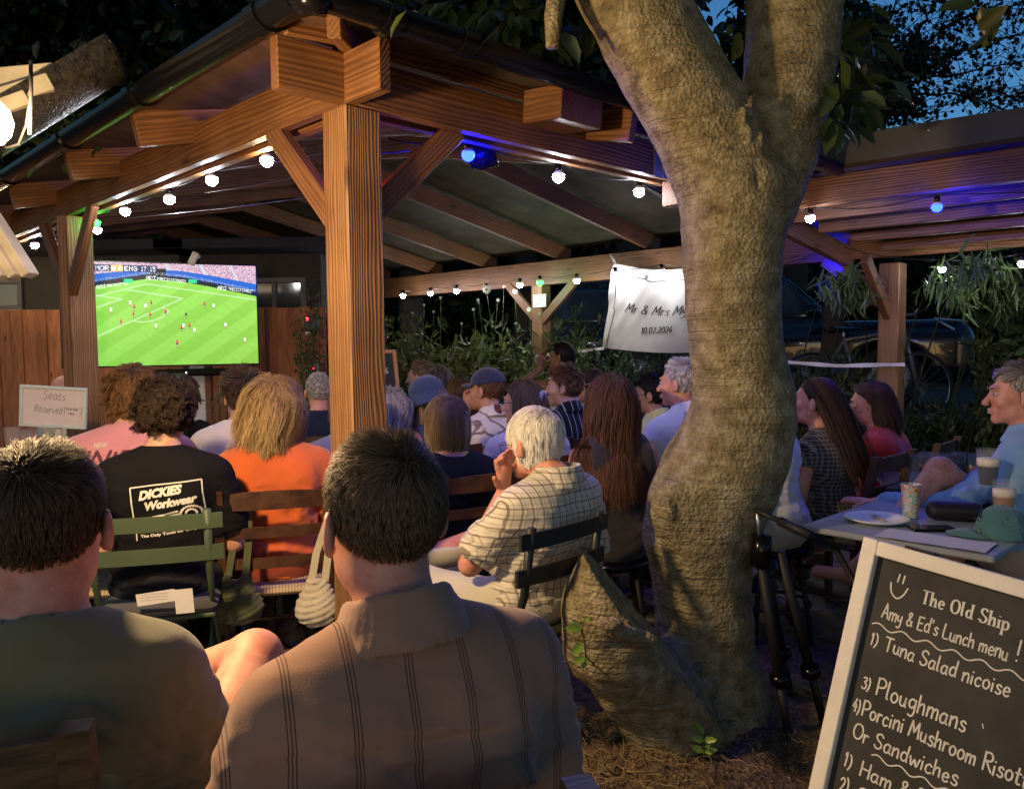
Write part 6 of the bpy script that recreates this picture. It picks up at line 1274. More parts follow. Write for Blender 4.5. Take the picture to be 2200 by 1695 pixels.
# thin tie wires across the pavilion, black spot lamp
wr = empty('tie_wires', W(1, .2, 2.3), 0, 'thin wires strung across under the dark pavilion roof', 'wire'); b = MB()
for (x0, y0, x1, y1) in ((620, 300, 790, 262), (470, 368, 770, 315), (440, 415, 640, 380), (270, 470, 700, 420), (930, 270, 1010, 262)):
    MB().tube([pt(x0, y0, 4.2)-W(1, .2, 2.3), pt((x0+x1)/2, (y0+y1)/2+3, 4.4)-W(1, .2, 2.3), pt(x1, y1, 4.6)-W(1, .2, 2.3)], .0018, 4).build('wire', M['steel'], wr, True)
sp = empty('spot_lamp', onL(1045, 330, .25), 0, 'unlit black spot lamp beside the blue bulb under the right beam', 'lamp'); MB().lathe([(.0, -.09), (.04, -.085), (.062, -.04), (.07, .03), (.066, .035), (.06, .03), (0, .02)], (0, 0, 0), 20, roty(1.2)).build('shade', M['black_plastic'], sp, True); MB().tube([(-.03, 0, .02), (-.04, 0, .07)], .008, 8).build('arm', M['black_metal'], sp)
# ------------------------------------------------------------------ chairs
cw = pm('chair_wood', (.055, .024, .013), .4, .4, 16, .25, 60, spec=.45, c2=(.10, .045, .024), stretch=(1, 3, 1)); cw2 = pm('chair_wood_light', (.10, .055, .024), .45, .4, 14, .3, 60, c2=(.20, .11, .045), stretch=(.4, 3, 3))
rush = lines_mat('rush_seat', (.50, .40, .22), [(0, .012, [(0, .35, (.22, .15, .07), .8)])], bump=.6)
cgreen = pm('green_paint', (.055, .085, .045), .5, .12, 6, .1, 60); cdark = pm('dark_green_paint', (.018, .022, .019), .45, .1, 6, .1)
def ladder_chair(name, loc, rz, label, w_=.40, mat=None, group=None, slats=3, hgt=.86, sh=.45):
    mat = mat or cw; root = empty(name, (loc[0], loc[1], 0), rz, label, 'chair', group); d = .38
    for s_ in (1, -1):
        b = MB(); z = np.array([0, .2, sh-.02, .62, hgt]); y = np.array([-.20, -.19, -.19, -.205, -.255])
        for i in range(4):
            b.prism([(s_*w_/2-.018, 0), (s_*w_/2+.018, 0), (s_*w_/2+.018, .036), (s_*w_/2-.018, .036)], 0, 1, np.array([[1, 0, 0], [0, 1, y[i+1]-y[i]], [0, 0, z[i+1]-z[i]]]), (0, y[i], z[i]))
        b.build('back_post', mat, root); MB().box((s_*w_/2, d/2-.01, sh/2), (.036, .036, sh), bev=.005).build('leg', mat, root)
    for k in range(slats):
        z = hgt-.05-k*(hgt-sh-.14)/max(1, slats-1)*(.92); hh = .062 if k == 0 else .042; yb = np.interp(z, [sh, .62, hgt], [-.172, -.187, -.237]); V = []; n = 12
        for j, (dy, dz) in enumerate(((0, -hh/2), (0, hh/2), (.014, hh/2), (.014, -hh/2))):
            for i in range(n+1): t = -1+2*i/n; V.append((t*(w_/2-.016), yb+dy-.022*(1-t*t), z+dz+(.010*(1-t*t) if k == 0 and dz > 0 else 0)))
        m = n+1; F = [(j*m+i, j*m+i+1, ((j+1) % 4)*m+i+1, ((j+1) % 4)*m+i) for j in range(4) for i in range(n)]; MB().add(V, F).build('back_slat', mat, root)
    V = []; n = 12
    sb = SDF((-w_/2-.04, -.24, sh-.05), (w_/2+.04, .24, sh+.04), .012); sb.ell((0, 0, sh-.01), (w_/2+.02, .205, .022), k=0)
    MB().box((0, -.005, sh-.012), (w_-.0, d-.02, .028), bev=.012).build('seat', rush, root)
    b = MB()
    for z in (.16, .28):
        b.tube([(-w_/2, -.19, z), (-w_/2, d/2-.01, z)], .011, 8).tube([(w_/2, -.19, z+.02), (w_/2, d/2-.01, z+.02)], .011, 8)
    b.tube([(-w_/2, d/2-.01, .22), (w_/2, d/2-.01, .22)], .011, 8).tube([(-w_/2, -.19, .2), (w_/2, -.19, .2)], .011, 8); b.build('stretcher', mat, root, True); return root
def bistro_chair(name, loc, rz, label, mat, w_=.40, seat_pad=None):
    root = empty(name, (loc[0], loc[1], 0), rz, label, 'chair')
    for s_ in (1, -1):
        MB().tube([(s_*w_/2*.88, .20, 0), (s_*w_/2*.88, -.0, .30), (s_*w_/2*.88, -.17, .50), (s_*w_/2*.88, -.215, .62), (s_*w_/2*.88, -.25, .84)], [.009, .009, .009, .014, .015], 8).build('back_leg', mat, root, True)
        MB().tube([(s_*w_/2*.76, -.24, 0), (s_*w_/2*.76, .0, .28), (s_*w_/2*.76, .17, .44)], .009, 8).build('leg', mat, root, True)
    for z in (.80, .685):
        yb = np.interp(z, [.62, .84], [-.228, -.262]); V = []; n = 10
        for j, (dy, dz) in enumerate(((0, -.026), (0, .026), (.012, .026), (.012, -.026))):
            for i in range(n+1): t = -1+2*i/n; V.append((t*w_/2*1.12, yb+dy-.016*(1-t*t)+.006, z+dz))
        m = n+1; F = [(j*m+i, j*m+i+1, ((j+1) % 4)*m+i+1, ((j+1) % 4)*m+i) for j in range(4) for i in range(n)]+[(0, m, 2*m, 3*m), (n, 3*m+n, 2*m+n, m+n)]; MB().add(V, F).build('back_slat', mat, root)
    for k in range(6): MB().box((0, -.16+k*.065, .445), (w_*.92, .048, .014), bev=.003).build('seat_slat', mat, root)
    MB().tube([(-w_*.38, -.16, .10), (w_*.38, -.16, .10)], .007, 6).tube([(-w_*.44, .14, .08), (w_*.44, .14, .08)], .007, 6).build('cross_bar', mat, root, True)
    if seat_pad: MB().box((0, 0, .475), (w_*.95, .38, .045), bev=.02).build('seat_pad', seat_pad, root, True)
    return root
def under(k, back=.03, dx=0):
    P = PP[k]; l = np.array(P.root.location); f = np.array([-math.sin(P.ty), math.cos(P.ty), 0]); r = np.array([math.cos(P.ty), math.sin(P.ty), 0]); return l-f*back+r*dx, P.ty
l, r = under('workwear', .02); CHG = bistro_chair('folding_chair', l, r+.05, 'sage green folding chair with two back slats under the curly-haired man', cgreen, .42, cloth('grey_pad', (.06, .06, .06)))
l, r = under('old', .03, -.13); bistro_chair('folding_chair', l, r, 'dark green folding chair under the elderly man in the checked shirt', cdark, .38)
l, r = under('orange', .06); CHO = ladder_chair('ladderback_chair', l, r-.02, 'brown ladder-back chair with woven seat under the woman in orange', .40)
l, r = under('bob', .07); ladder_chair('ladderback_chair', l, r+.12, 'dark ladder-back chair under the woman with the brown bob', .42)
l, r = under('near_mid', .02, -.07); ladder_chair('ladderback_chair', l, r-.12, 'dark ladder-back chair under the man in the ribbed polo shirt', .40, cw2, hgt=.89)
l, r = under('near_left', .02, -.13); ladder_chair('ladderback_chair', l, r+.06, 'light brown slatted chair at the lower left under the man in olive', .42, cw2, hgt=.95, slats=4)
l, r = under('ponytail', .04, .05); ladder_chair('ladderback_chair', l, r, 'dark wooden chair behind the young woman with the ponytail', .40)
l, r = under('red', .04, .05); ladder_chair('ladderback_chair', l, r, 'dark wooden chair under the woman in the red t-shirt', .40)
for k, nm in (('pink', 'the broad man in pink'), ('white', 'the man in the white shirt'), ('scrunchie', 'the woman with the scrunchie'), ('cap', 'the man in the navy cap'), ('blue', 'the man in the pale blue shirt'), ('striped', 'the young man in stripes'), ('whiteleft', 'the tousled man in white'), ('buckethat', 'the woman in the bucket hat'), ('yellow', 'the man in the yellow shirt'), ('greyman', 'the man in navy past the post')):
    l, r = under(k, .03); ladder_chair('ladderback_chair', l, r, 'dark wooden chair under '+nm, .40)
def stool(k, label, loc=None, h=.42):
    if k: l, r = under(k, -.02); h = min(.62, max(.35, float(PP[k].root.location.z)-.0))
    else: l = loc
    root = empty('stool', (l[0], l[1], 0), 0, label, 'stool'); MB().lathe([(0, h-.03), (.165, h-.035), (.178, h-.02), (.178, h-.008), (.165, h), (0, h+.004)], (0, 0, 0), 28).build('seat', M['black_plastic'], root, True)
    for i in range(4):
        a = math.pi/4+i*math.pi/2; MB().tube([(.12*math.cos(a), .12*math.sin(a), h-.03), (.19*math.cos(a), .19*math.sin(a), 0)], .013, 8).build('leg', M['black_metal'], root, True)
    MB().tube([(.165*math.cos(a), .165*math.sin(a), .16) for a in np.linspace(0, 6.283, 25)], .008, 6).build('foot_ring', M['black_metal'], root, True)
stool('longhair', 'round black stool under the very long-haired woman'); stool('sweater', 'round black stool under the person in the white jumper'); stool('standing', 'tall black stool under the bearded man by the far post')
for k, nm in (('vest', 'the person in the black vest'), ('bald', 'the bald man'), ('greycurls', 'the person with grey curls'), ('brownlong', 'the brown-haired woman left of the cap'), ('glassesman', 'the man with thinning hair'), ('profileman', 'the man in profile'), ('longgrey', 'the woman behind the man in profile'), ('tealtop', 'the person in teal'), ('greytee', 'the child in pale grey'), ('creamedge', 'the person in the cream jacket')): stool(k, 'black stool under '+nm)
# ------------------------------------------------------------------ bags and labels on the chairs
def bag(name, label, top, Y, px, w_, h_, mat, strap=True):
    c = pt(px[0], px[1], Y); root = empty(name, c, 0, label, 'bag'); s = SDF((-w_, -.12, -h_-.05), (w_, .12, h_*.6), .008)
    s.ell((0, 0, -h_*.50), (w_*.66, .045, h_*.42), k=.02); s.cap((-w_*.50, 0, -h_*.35), (-w_*.30, 0, h_*.45), .040, .014, k=.06); s.cap((w_*.50, 0, -h_*.35), (w_*.30, 0, h_*.45), .040, .014, k=.06); s.warp(lambda x, y, z: .006*nz(x, y, z*.5, 4, 30, 2)+.0045*np.sin((np.hypot(x, (z-h_*.9)*1.0))*260+6*x/w_+3*nz(x, y, z, 6, 14, 1)), .04); V, F = s.net(); mesh('bag_body', V, F, mat, root, True)
    t = np.array(top)-c; b = MB()
    for s_ in (-1, 1): 
        p0 = np.array([s_*w_*.30, 0, h_*.38]); V = []; e = np.array([.014, 0, 0])
        for p in (p0, (p0*.5+t*.5)+[s_*.01, 0, 0], t): V += [p-e, p+e, p+e+[0, .003, 0], p-e+[0, .003, 0]]
        F = [(i*4+j, i*4+(j+1) % 4, (i+1)*4+(j+1) % 4, (i+1)*4+j) for i in range(2) for j in range(4)]; b.add(V, F)
    b.build('strap', mat, root); return root
bag('shoulder_bag', 'dark green cloth bag hanging between the green chair and the woven-seat chair', pt(532, 1060, 3.08), 3.02, (508, 1275), .115, .13, cloth('olive_canvas', (.075, .085, .04)))
bag('shoulder_bag', 'cream cloth bag hanging from the chair beside the front post', pt(702, 1120, 3.0), 2.97, (683, 1283), .085, .12, cloth('cream_canvas', (.42, .38, .29)))
def papers():
    a = pt(348, 1283, 2.72); root = empty('paper_label', a, .1, 'white paper notices taped under the seat of the green chair', 'paper'); b = MB()
    b.box((-.02, 0, .0), (.13, .0012, .042), roty(-.12) , 0).box((.075, -.004, -.015), (.062, .0012, .085), roty(-.06)); b.build('paper', pm('paper', (.62, .60, .56), .8, .05, 5, .1), root)
    st = []
    for r in range(3): st.append(np.array([(-.07, .012-r*.010), (.02, .016-r*.010)]))
    V, F = ribbon(st, .0009); flat(V, F, lambda x, y: np.array([x, -.0022, y]), 'printing', pm('grey_ink', (.2, .2, .2), .8), root)
papers()
# ------------------------------------------------------------------ A-frame menu board
def a_board():
    K = 1.40; d1 = _r2*1493-_u2*318-_fw*1723; d1 /= np.linalg.norm(d1); d2 = _r2*.235+_u2*1.0; d2 -= d1*(d1@d2); d2 /= np.linalg.norm(d2); n = np.cross(d1, d2)
    O = np.array([0, 0, CH])+ray(1855, 1152)*1.45*K; H = (O[2]-.03)/d2[2]; Wd = .385*K; fw_ = .027*K; root = empty('menu_board', (float(O[0]), float(O[1]), 0), 0, 'white-framed chalkboard menu standing at the lower right, hand written in white', 'chalkboard'); rl = np.array([O[0], O[1], 0])
    B = np.stack([d1, n, d2], 1)
    wf = pm('white_frame_paint', (.74, .70, .60), .5, .10, 5, .35, 45, c2=(.80, .77, .69)); f = MB(); th = .036
    def bar(x0, x1, y0, y1): f.box(O+d1*(x0+x1)/2+d2*(y0+y1)/2-n*th/2-rl, (x1-x0, th, y1-y0), B, .0025)
    bar(0, fw_, -H, 0); bar(Wd-fw_, Wd, -H, 0); bar(fw_+.0005, Wd-fw_-.0005, -fw_, -.0006); bar(fw_+.0005, Wd-fw_-.0005, -H+.12, -H+.12+fw_); f.build('frame', wf, root)
    p = MB(); p.box(O+d1*Wd/2+d2*(-fw_-H+.12)/2-n*.024-rl, (Wd-2*fw_+.01, .006, H-.12-fw_), B); p.build('panel', pm('chalkboard_black', (.030, .029, .027), .75, .25, 5, .15, 60, c2=(.056, .054, .050)), root)
    # rear leg frame
    back = -n*1.0; back[2] = 0; back /= np.linalg.norm(back); r2 = MB()
    for x in (.015, Wd-.015):
        a = O+d1*x-n*.05-d2*.02; bt = np.array([a[0], a[1], 0])+back*.46; bt[2] = .0; r2.tube([a-rl, bt-rl], .016, 6)
    r2.tube([O+d1*.015-n*.05-d2*.45+back*.2-rl, O+d1*(Wd-.015)-n*.05-d2*.45+back*.2-rl], .012, 6); r2.build('rear_frame', wf, root)
    MB().tube([O+d1*.10*1-n*.01+d2*.003-rl, O+d1*.17-n*.01+d2*.004-rl], .004, 6).build('hinge', M['black_metal'], root)
    fn = lambda x, y: O+d1*x*K+d2*y*K-n*.0203-rl
    wt = .0033
    def put(s, x0, x1, y, h, nm='chalk_writing', w=wt, seed=1, slant=.05, j=.25):
        st, wd_ = text_strokes(s, 0, 0, h, seed=seed, slant=slant, jit=j); k = (x1-x0)/wd_; st = [np.stack([x0+p_[:, 0]*k, y+p_[:, 1]], 1) for p_ in st]; V, F = ribbon(st, w); flat(V, F, fn, nm, CHALK, root)
    # smiling face
    V, F = ribbon([np.array([(.070, -.048), (.0685, -.062)]), np.array([(.0785, -.048), (.0775, -.062)]), smooth_line([(.058, -.066), (.062, -.082), (.0725, -.090), (.082, -.082), (.0875, -.068)])], .0026); flat(V, F, fn, 'chalk_smile', CHALK, root)
    # printed serif title
    st, wd_ = text_strokes('The Old Ship', 0, 0, .0225, sp=2.0, space=4.4); k = (.251-.113)/wd_; cut = .0003; out = []
    for p_ in st: out.append(np.stack([.113+p_[:, 0]*k, -.084+p_[:, 1]], 1))
    V, F = ribbon(out, .003, vert=(.0036, .0018), caps=False); ser = []
    for p_ in out:
        for e in (p_[0], p_[-1]):
            d_ = (p_[1]-p_[0]) if e is p_[0] else (p_[-1]-p_[-2])
        for i, (e, d_) in enumerate(((p_[0], p_[1]-p_[0]), (p_[-1], p_[-1]-p_[-2]))):
            if abs(d_[1]) > 1.6*abs(d_[0]) and np.ptp(p_[:, 1]) > .009: ser.append(np.array([e+[-.0028, 0], e+[.0028, 0]]))
    V2, F2 = ribbon(ser, .0013, caps=False); V = np.concatenate([V, V2]); F = F+[tuple(i+len(V)-len(V2) for i in f_) for f_ in F2]; flat(V, F, fn, 'printed_title', CHALK, root)
    put("Amy & Ed's Lunch menu", .055, .256, -.129, .0235, w=.0025, seed=2); put('!', .266, .270, -.127, .033, w=.0028, seed=3)
    xs = np.linspace(.042, .335, 60); V, F = ribbon([np.stack([xs, -.146+.0042*np.sin((xs-.042)*150)-.0*xs], 1)], .0023); flat(V, F, fn, 'chalk_underline', CHALK, root)
    put('1)', .045, .060, -.182, .020, w=.0026, seed=4); put('Tuna Salad nicoise', .070, .270, -.184, .025, w=.0028, seed=5)
    put('3)', .047, .063, -.260, .020, seed=6, w=.0027); put('Ploughmans', .073, .222, -.262, .030, w=.0030, seed=7)
    put('4)', .040, .054, -.304, .022, seed=8, w=.0027); put('Porcini Mushroom Risotto', .057, .330, -.305, .027, w=.0029, seed=9)
    put('Or Sandwiches', .050, .226, -.348, .026, w=.0029, seed=10)
    xs = np.linspace(.088, .235, 36); V, F = ribbon([np.stack([xs, -.362+.0040*np.sin((xs-.088)*165)], 1)], .0023); flat(V, F, fn, 'chalk_underline', CHALK, root)
    put('1)', .045, .062, -.402, .024, seed=11, w=.0028); put('Ham & Brie', .076, .225, -.404, .026, seed=12, w=.0030); put('2)', .046, .064, -.447, .026, seed=13, w=.0028); put('Cheese & Onion', .078, .27, -.449, .026, seed=14, w=.0030)
    V, F = ribbon([np.array([(.240, -.238), (.2425, -.244)])], .0016); flat(V, F, fn, 'chalk_mark', CHALK, root)
a_board()
# ------------------------------------------------------------------ wedding banner and ties
def banner():
    R = 4.56; TL = onR(1322, 566, R); BL = onR(1297, 747, R); a = lr(TL); b_ = lr(BL); root = empty('banner', TL, 0, 'white cloth banner with handwritten names and a date tied under the far beam', 'banner'); Wd = 1.35; n, m = 90, 50; V = []; ht = a[2]-b_[2]
    l0 = a[0]
    def f(u, v, e=0.0):       # u right 0..1, v down 0..1
        l = l0+.0-u*Wd+(b_[0]-a[0])*v*(1-2*u); z = a[2]-ht*v-.11*math.sin(math.pi*u)*(1-v)-.05*math.sin(math.pi*u)*v-.03*u*0
        dd = .014*math.sin(u*23+v*4)*(1-u*.5)*(1-v)**1.5+.018*math.exp(-((u-.02)/.05)**2)*math.sin(v*9)+.01*math.sin(v*5+u*7)+.010*math.sin((u+v*.35)*60)*math.exp(-u*5)*(1-v)
        return W(l, R-.02-dd-e, z)-TL
    for i in range(n+1):
        for j in range(m+1): V.append(f(i/n, j/m))
    I = np.arange((n+1)*(m+1)).reshape(n+1, m+1); F = np.stack([I[:-1, :-1], I[:-1, 1:], I[1:, 1:], I[1:, :-1]], -1).reshape(-1, 4); V = np.array(V); off = dR*.004
    V2 = np.concatenate([V, V+off]); F2 = np.concatenate([F, F[:, ::-1]+len(V)]); mesh('cloth', V2, F2, cloth('banner_cloth', (.52, .50, .45), bs=200), root, True)
    # px -> (u,v) by nearest sample
    def uv(px, py): P = onR(px, py, R-.03); l, r, z = lr(P); u = (l0-l)/Wd; v = 0.5; 
    def uv(px, py):
        P = onR(px, py, R-.03); l, r, z = lr(P); u, v = (l0-l)/Wd, .5
        for _ in range(12):
            zz = a[2]-ht*v-.11*math.sin(math.pi*u)*(1-v)-.05*math.sin(math.pi*u)*v; v += (zz-z)/ht; u = (l0+(b_[0]-a[0])*v*(1-2*u)-l)/Wd
        return np.array([u, v])
    def put(s, px0, px1, py0, py1, h, w, slant, seed, nm):
        A = uv(px0, py0); Bq = uv(px1, py1); st, wd_ = text_strokes(s, 0, 0, 1, slant=slant, seed=seed, jit=.1); out = []
        for p_ in st: t = p_[:, 0:1]/wd_; out.append(np.concatenate([A[0]+(Bq[0]-A[0])*t, A[1]+(Bq[1]-A[1])*t-p_[:, 1:2]*h/ht], 1)*[Wd, ht])
        V, F = ribbon(out, w, vert=(w*1.3, w*.6), sub=.012); mesh(nm, np.array([f(x/Wd, y/ht, .006) for x, y in V]), F, INK, root, False)
    put('Mr & Mrs Myers', 1341, 1512, 670, 672, .088, .0085, .42, 3, 'lettering'); put('10.07.2026', 1376, 1446, 717, 714, .062, .0085, .12, 4, 'date')
    def loop(pts, nm): V, F = ribbon([np.array([uv(x, y)*[Wd, ht] for x, y in smooth_line(pts, 8)])], .008, sub=.02); mesh(nm, np.array([f(x/Wd, y/ht, .006) for x, y in V]), F, INK, root, False)
    loop([(1332, 590), (1330, 580), (1336, 584), (1350, 588), (1372, 597), (1390, 600), (1392, 592), (1387, 597), (1396, 605), (1420, 604), (1450, 600), (1475, 603)], 'drawn_garland'); loop([(1330, 588), (1325, 620), (1318, 655), (1314, 662), (1319, 664), (1313, 690), (1306, 730), (1302, 744), (1306, 748), (1320, 757)], 'drawn_garland')
    b = MB()
    for (p, q_) in ((TL, onR(1312, 548, R)), (TL+[0, 0, .01], onR(1314, 546, R+.1))): b.tube([np.array(p)-TL, (np.array(p)+q_)/2-TL+[0, 0, .005], q_-TL], .010, 6)
    b.build('tie', cloth('tie_cloth', (.55, .52, .42)), root, True)
    def tape(name, label, pts, w_):
        pts = [np.array(p) for p in pts]; r_ = empty(name, pts[0], 0, label, 'ribbon'); V = []
        pts = np.array(pts); u = np.linspace(0, len(pts)-1, 30); cur = np.stack([np.interp(u, range(len(pts)), pts[:, i]) for i in range(3)], 1)
        for i, p in enumerate(cur): e = np.array([0, .004*math.sin(i*.9), w_/2*(1-.25*math.sin(i*.4)**2)]); V += [p-e-pts[0], p+e-pts[0], p+e-pts[0]+dR*.003, p-e-pts[0]+dR*.003]
        F = [(i*4+j, i*4+(j+1) % 4, i*4+4+(j+1) % 4, i*4+4+j) for i in range(29) for j in range(4)]; mesh('strip', np.array(V), F, cloth('ribbon_cloth', (.62, .60, .56)), r_, False)
    tape('ribbon', 'white ribbon tied from the banner corner round the post with the green light', [onR(1298, 748, R-.02), onR(1240, 756, R-.01), onR(1198, 760, R-.02), onR(1146, 765, 4.64)], .030)
    tape('ribbon', 'white ribbon pulled from behind the trunk to the right post', [onR(1600, 778, 4.5), onR(1690, 778, 4.5), onR(1800, 786, 4.55), onR(1944, 783, 4.62)], .032)
banner()
def notice():
    a, b_, c, d = [onR(x, y, 4.655) for x, y in ((1146, 633), (1173, 633), (1173, 660), (1146, 660))]; cc = (a+c)/2; root = empty('notice_sign', cc, 0, 'small pale notice on the post just under the green light', 'sign'); hw = np.linalg.norm(b_-a)/2; hh = np.linalg.norm(d-a)/2; Mr = np.stack([-dL, dR, [0, 0, 1.0]], 1)
    MB().box((0, 0, 0), (2*hw, .006, 2*hh), Mr, .001).build('plate', pm('sign_plate', (.62, .66, .55), .5, .05, 5, 0), root)
    st = []
    for i, (z, w_, t) in enumerate(((.72, .4, .004), (.42, .6, .004), (.12, .85, .012), (-.18, .8, .012), (-.48, .5, .006))): pass
    for s, z, h, w_ in (('THE GARDEN IS', .62, .014, .55), ('NO SMOKING', .05, .026, .82), ('AREA', -.55, .018, .35)):
        o, wd_ = text_strokes(''.join(c if c in G else c for c in s), 0, 0, h); k = 2*hw*w_/wd_
        for p_ in o: st.append(np.stack([p_[:, 0]*k-hw*w_, p_[:, 1]+z*hh], 1))
    V, F = ribbon(st, .0028); flat(V, F, lambda x, y: -dL*x+np.array([0, 0, y])-dR*.0045, 'printing', pm('green_ink', (.03, .10, .05), .7), root)
notice()
def small_board():
    TR = pt(850, 752, 5.6); u = np.array([math.cos(.35), math.sin(.35), 0]); d = _nrm(pt(861, 860, 5.5)-TR); O = TR-u*.42; root = empty('chalkboard', (TR[0]-.2, TR[1], 0), 0, 'dark chalkboard with wooden frame leaning just right of the front post', 'chalkboard'); rl = np.array([TR[0]-.2, TR[1], 0]); n = _nrm(np.cross(u, -d)); Mr = np.stack([u, n, -d], 1); L = (TR[2])/abs(d[2])
    b = MB()
    for (x0, x1, y0, y1) in ((0, .025, 0, L), (.395, .42, 0, L), (.0255, .3945, 0, .025), (.0255, .3945, .75, .775)): b.box(O+u*(x0+x1)/2+d*(y0+y1)/2-rl, (x1-x0, .025, y1-y0), Mr, .002)
    b.build('frame', pm('pine_frame', (.42, .19, .07), .5, .15, 9, .2), root); MB().box(O+u*.21+d*.39-n*.0+np.array([0, .006, 0])-rl, (.38, .006, .74), Mr).build('panel', pm('board_black', (.018, .022, .022), .7), root)
    st = []
    for s, x, y, h in (('Beers 4', .06, .09, .04), ('Gin 6', .10, .17, .04), ('Soft 3', .12, .25, .04), ('Spa', .26, .09, .035), ('6', .33, .17, .04)):
        o, w_ = text_strokes(s, x, -y, h); st += o
    V, F = ribbon(st[-12:] if False else st, .004); flat(V, F, lambda x, y: O+u*x-d*y-rl-n*.0+(-.012 if (n[1] > 0) else .012)*n, 'writing', CHALK, root)
small_board()
# ------------------------------------------------------------------ reserved sign, drinks at the left
def pint(name, label, p, h=.15, r=.042, beer=None, level=.8, foam=False, mat=None, par=None):
    root = empty(name, p, 0, label, 'glass'); MB().lathe([(r*.72, 0), (r*.74, h*.05), (r*.95, h*.6), (r, h), (r*.95, h), (r*.9, h*.6), (r*.68, .008), (0, .008)], (0, 0, 0), 24).build('glass', GLASS, root, True)
    if beer: 
        MB().lathe([(0, .009), (r*.67, .009), (r*.88, h*.6), (r*(.89), h*level), (0, h*level)], (0, 0, 0), 24).build('beer', beer, root, True)
        if foam: MB().lathe([(0, h*level+.0005), (r*.89, h*level+.0005), (r*.92, h*level+.028), (r*.6, h*level+.032), (0, h*level+.031)], (0, 0, 0), 24).build('foam', pm('foam', (.75, .66, .52), .9, .1, 60, .3, 200), root, True)
    return root
def gm():
    m, t, b = newmat('clear_glass'); b.inputs['Alpha'].default_value = .07; b.inputs['Roughness'].default_value = .05; b.inputs['Base Color'].default_value = (.8, .85, .88, 1); b.inputs['Specular IOR Level'].default_value = 1.0; return m
GLASS = gm(); AMBER = pm('lager', (.75, .34, .05), .1, .1, 5, 0, spec=.7); STOUT = pm('dark_beer', (.03, .008, .004), .1, .1, 5, 0, spec=.7)
def table(name, label, C, u, v, w_, d_, z, mat, th=.025, leg=True):
    root = empty(name, (C[0], C[1], 0), 0, label, 'table'); Mr = np.stack([u, v, [0, 0, 1.0]], 1); MB().box((0, 0, z-th/2), (w_, d_, th), Mr, .006).build('tabletop', mat, root)
    if leg:
        for sx in (-1, 1):
            for sy in (-1, 1):
                MB().tube([Mr @ np.array([sx*(w_/2-.07), sy*(d_/2-.06), z-th]), Mr @ np.array([-sx*(w_/2-.12), sy*(d_/2-.06), 0])], .011, 8).build('leg', M['black_metal'], root, True)
        MB().tube([Mr @ np.array([0, -(d_/2-.06), z*.5]), Mr @ np.array([0, (d_/2-.06), z*.5])], .009, 6).build('cross_bar', M['black_metal'], root, True)
    return root
ux, uy = np.array([1.0, 0, 0]), np.array([0, 1.0, 0])
TL_ = pt(60, 975, 4.25); table('side_table', 'tall side table with empty pint glasses under the reserved sign at the left', (TL_[0]-.1, 4.3), ux, uy, .9, .5, float(TL_[2]), pm('table_wood', (.10, .055, .03), .5, .2))
for i, (x, nm, bb) in enumerate(((28, 'tall empty glass at the far left of the side table', None), (52, 'pint glass with dregs left of the reserved sign', AMBER), (72, 'glass of amber beer at the foot of the reserved sign', AMBER))):
    p = pt(x, 975-3, 4.2+.05*i); p[2] = TL_[2]; pint('pint_glass', nm, p, .13+.02*(i == 0), .04, bb, .3 if i == 1 else .5)
def reserved():
    Y = 4.15; A, B_, C_, D_ = [pt(x, y, Y) for x, y in ((38, 834), (183, 829.6), (190, 910), (48, 924))]; c = (A+B_+C_+D_)/4; root = empty('reserved_sign', c, 0, 'white framed board reading Seats Reserved on a short stand at the left', 'sign'); w_, h_ = .34, .215; rot = -.0; Mr = roty(-.035) ; Mr = rotz(.03) @ roty(.07); fr_ = MB()
    fr_.box(Mr @ [0, 0, h_/2-.0075], (w_, .02, .015), Mr, .002).box(Mr @ [0, 0, -h_/2+.0075], (w_, .02, .015), Mr, .002).box(Mr @ [-w_/2+.0075, 0, 0], (.015, .02, h_-.0306), Mr, .002).box(Mr @ [w_/2-.0075, 0, 0], (.015, .02, h_-.0306), Mr, .002).build('frame', pm('sign_frame', (.52, .60, .58), .4, .06), root)
    MB().box(Mr @ [0, .004, 0], (w_-.03, .006, h_-.03), Mr).build('panel', pm('sign_paper', (.66, .58, .56), .8, .05), root); MB().box(Mr @ [.02, .02, -h_/2-.04], (.03, .012, .13), Mr).build('stand', pm('sign_stand', (.55, .50, .48), .5), root)
    st = []
    for s, x, y, h, w in (('Seats', -.055, .038, .045, .12), ('Reserved', -.095, -.03, .037, .145), ('(', .055, -.03, .03, .008), ('First four', .066, -.012, .014, .062), ('rows', .078, -.034, .013, .03), (')', .138, -.03, .03, .008)):
        o, wd_ = text_strokes(s, 0, 0, h, seed=5, jit=.4, slant=.15)
        for p_ in o: st.append(np.stack([x+p_[:, 0]*w/wd_, y+p_[:, 1]], 1))
    V, F = ribbon(st, .0022); flat(V, F, lambda x, y: Mr @ np.array([x, -.0005, y]), 'writing', pm('marker', (.10, .11, .14), .7, .05, 5, 0), root)
reserved()
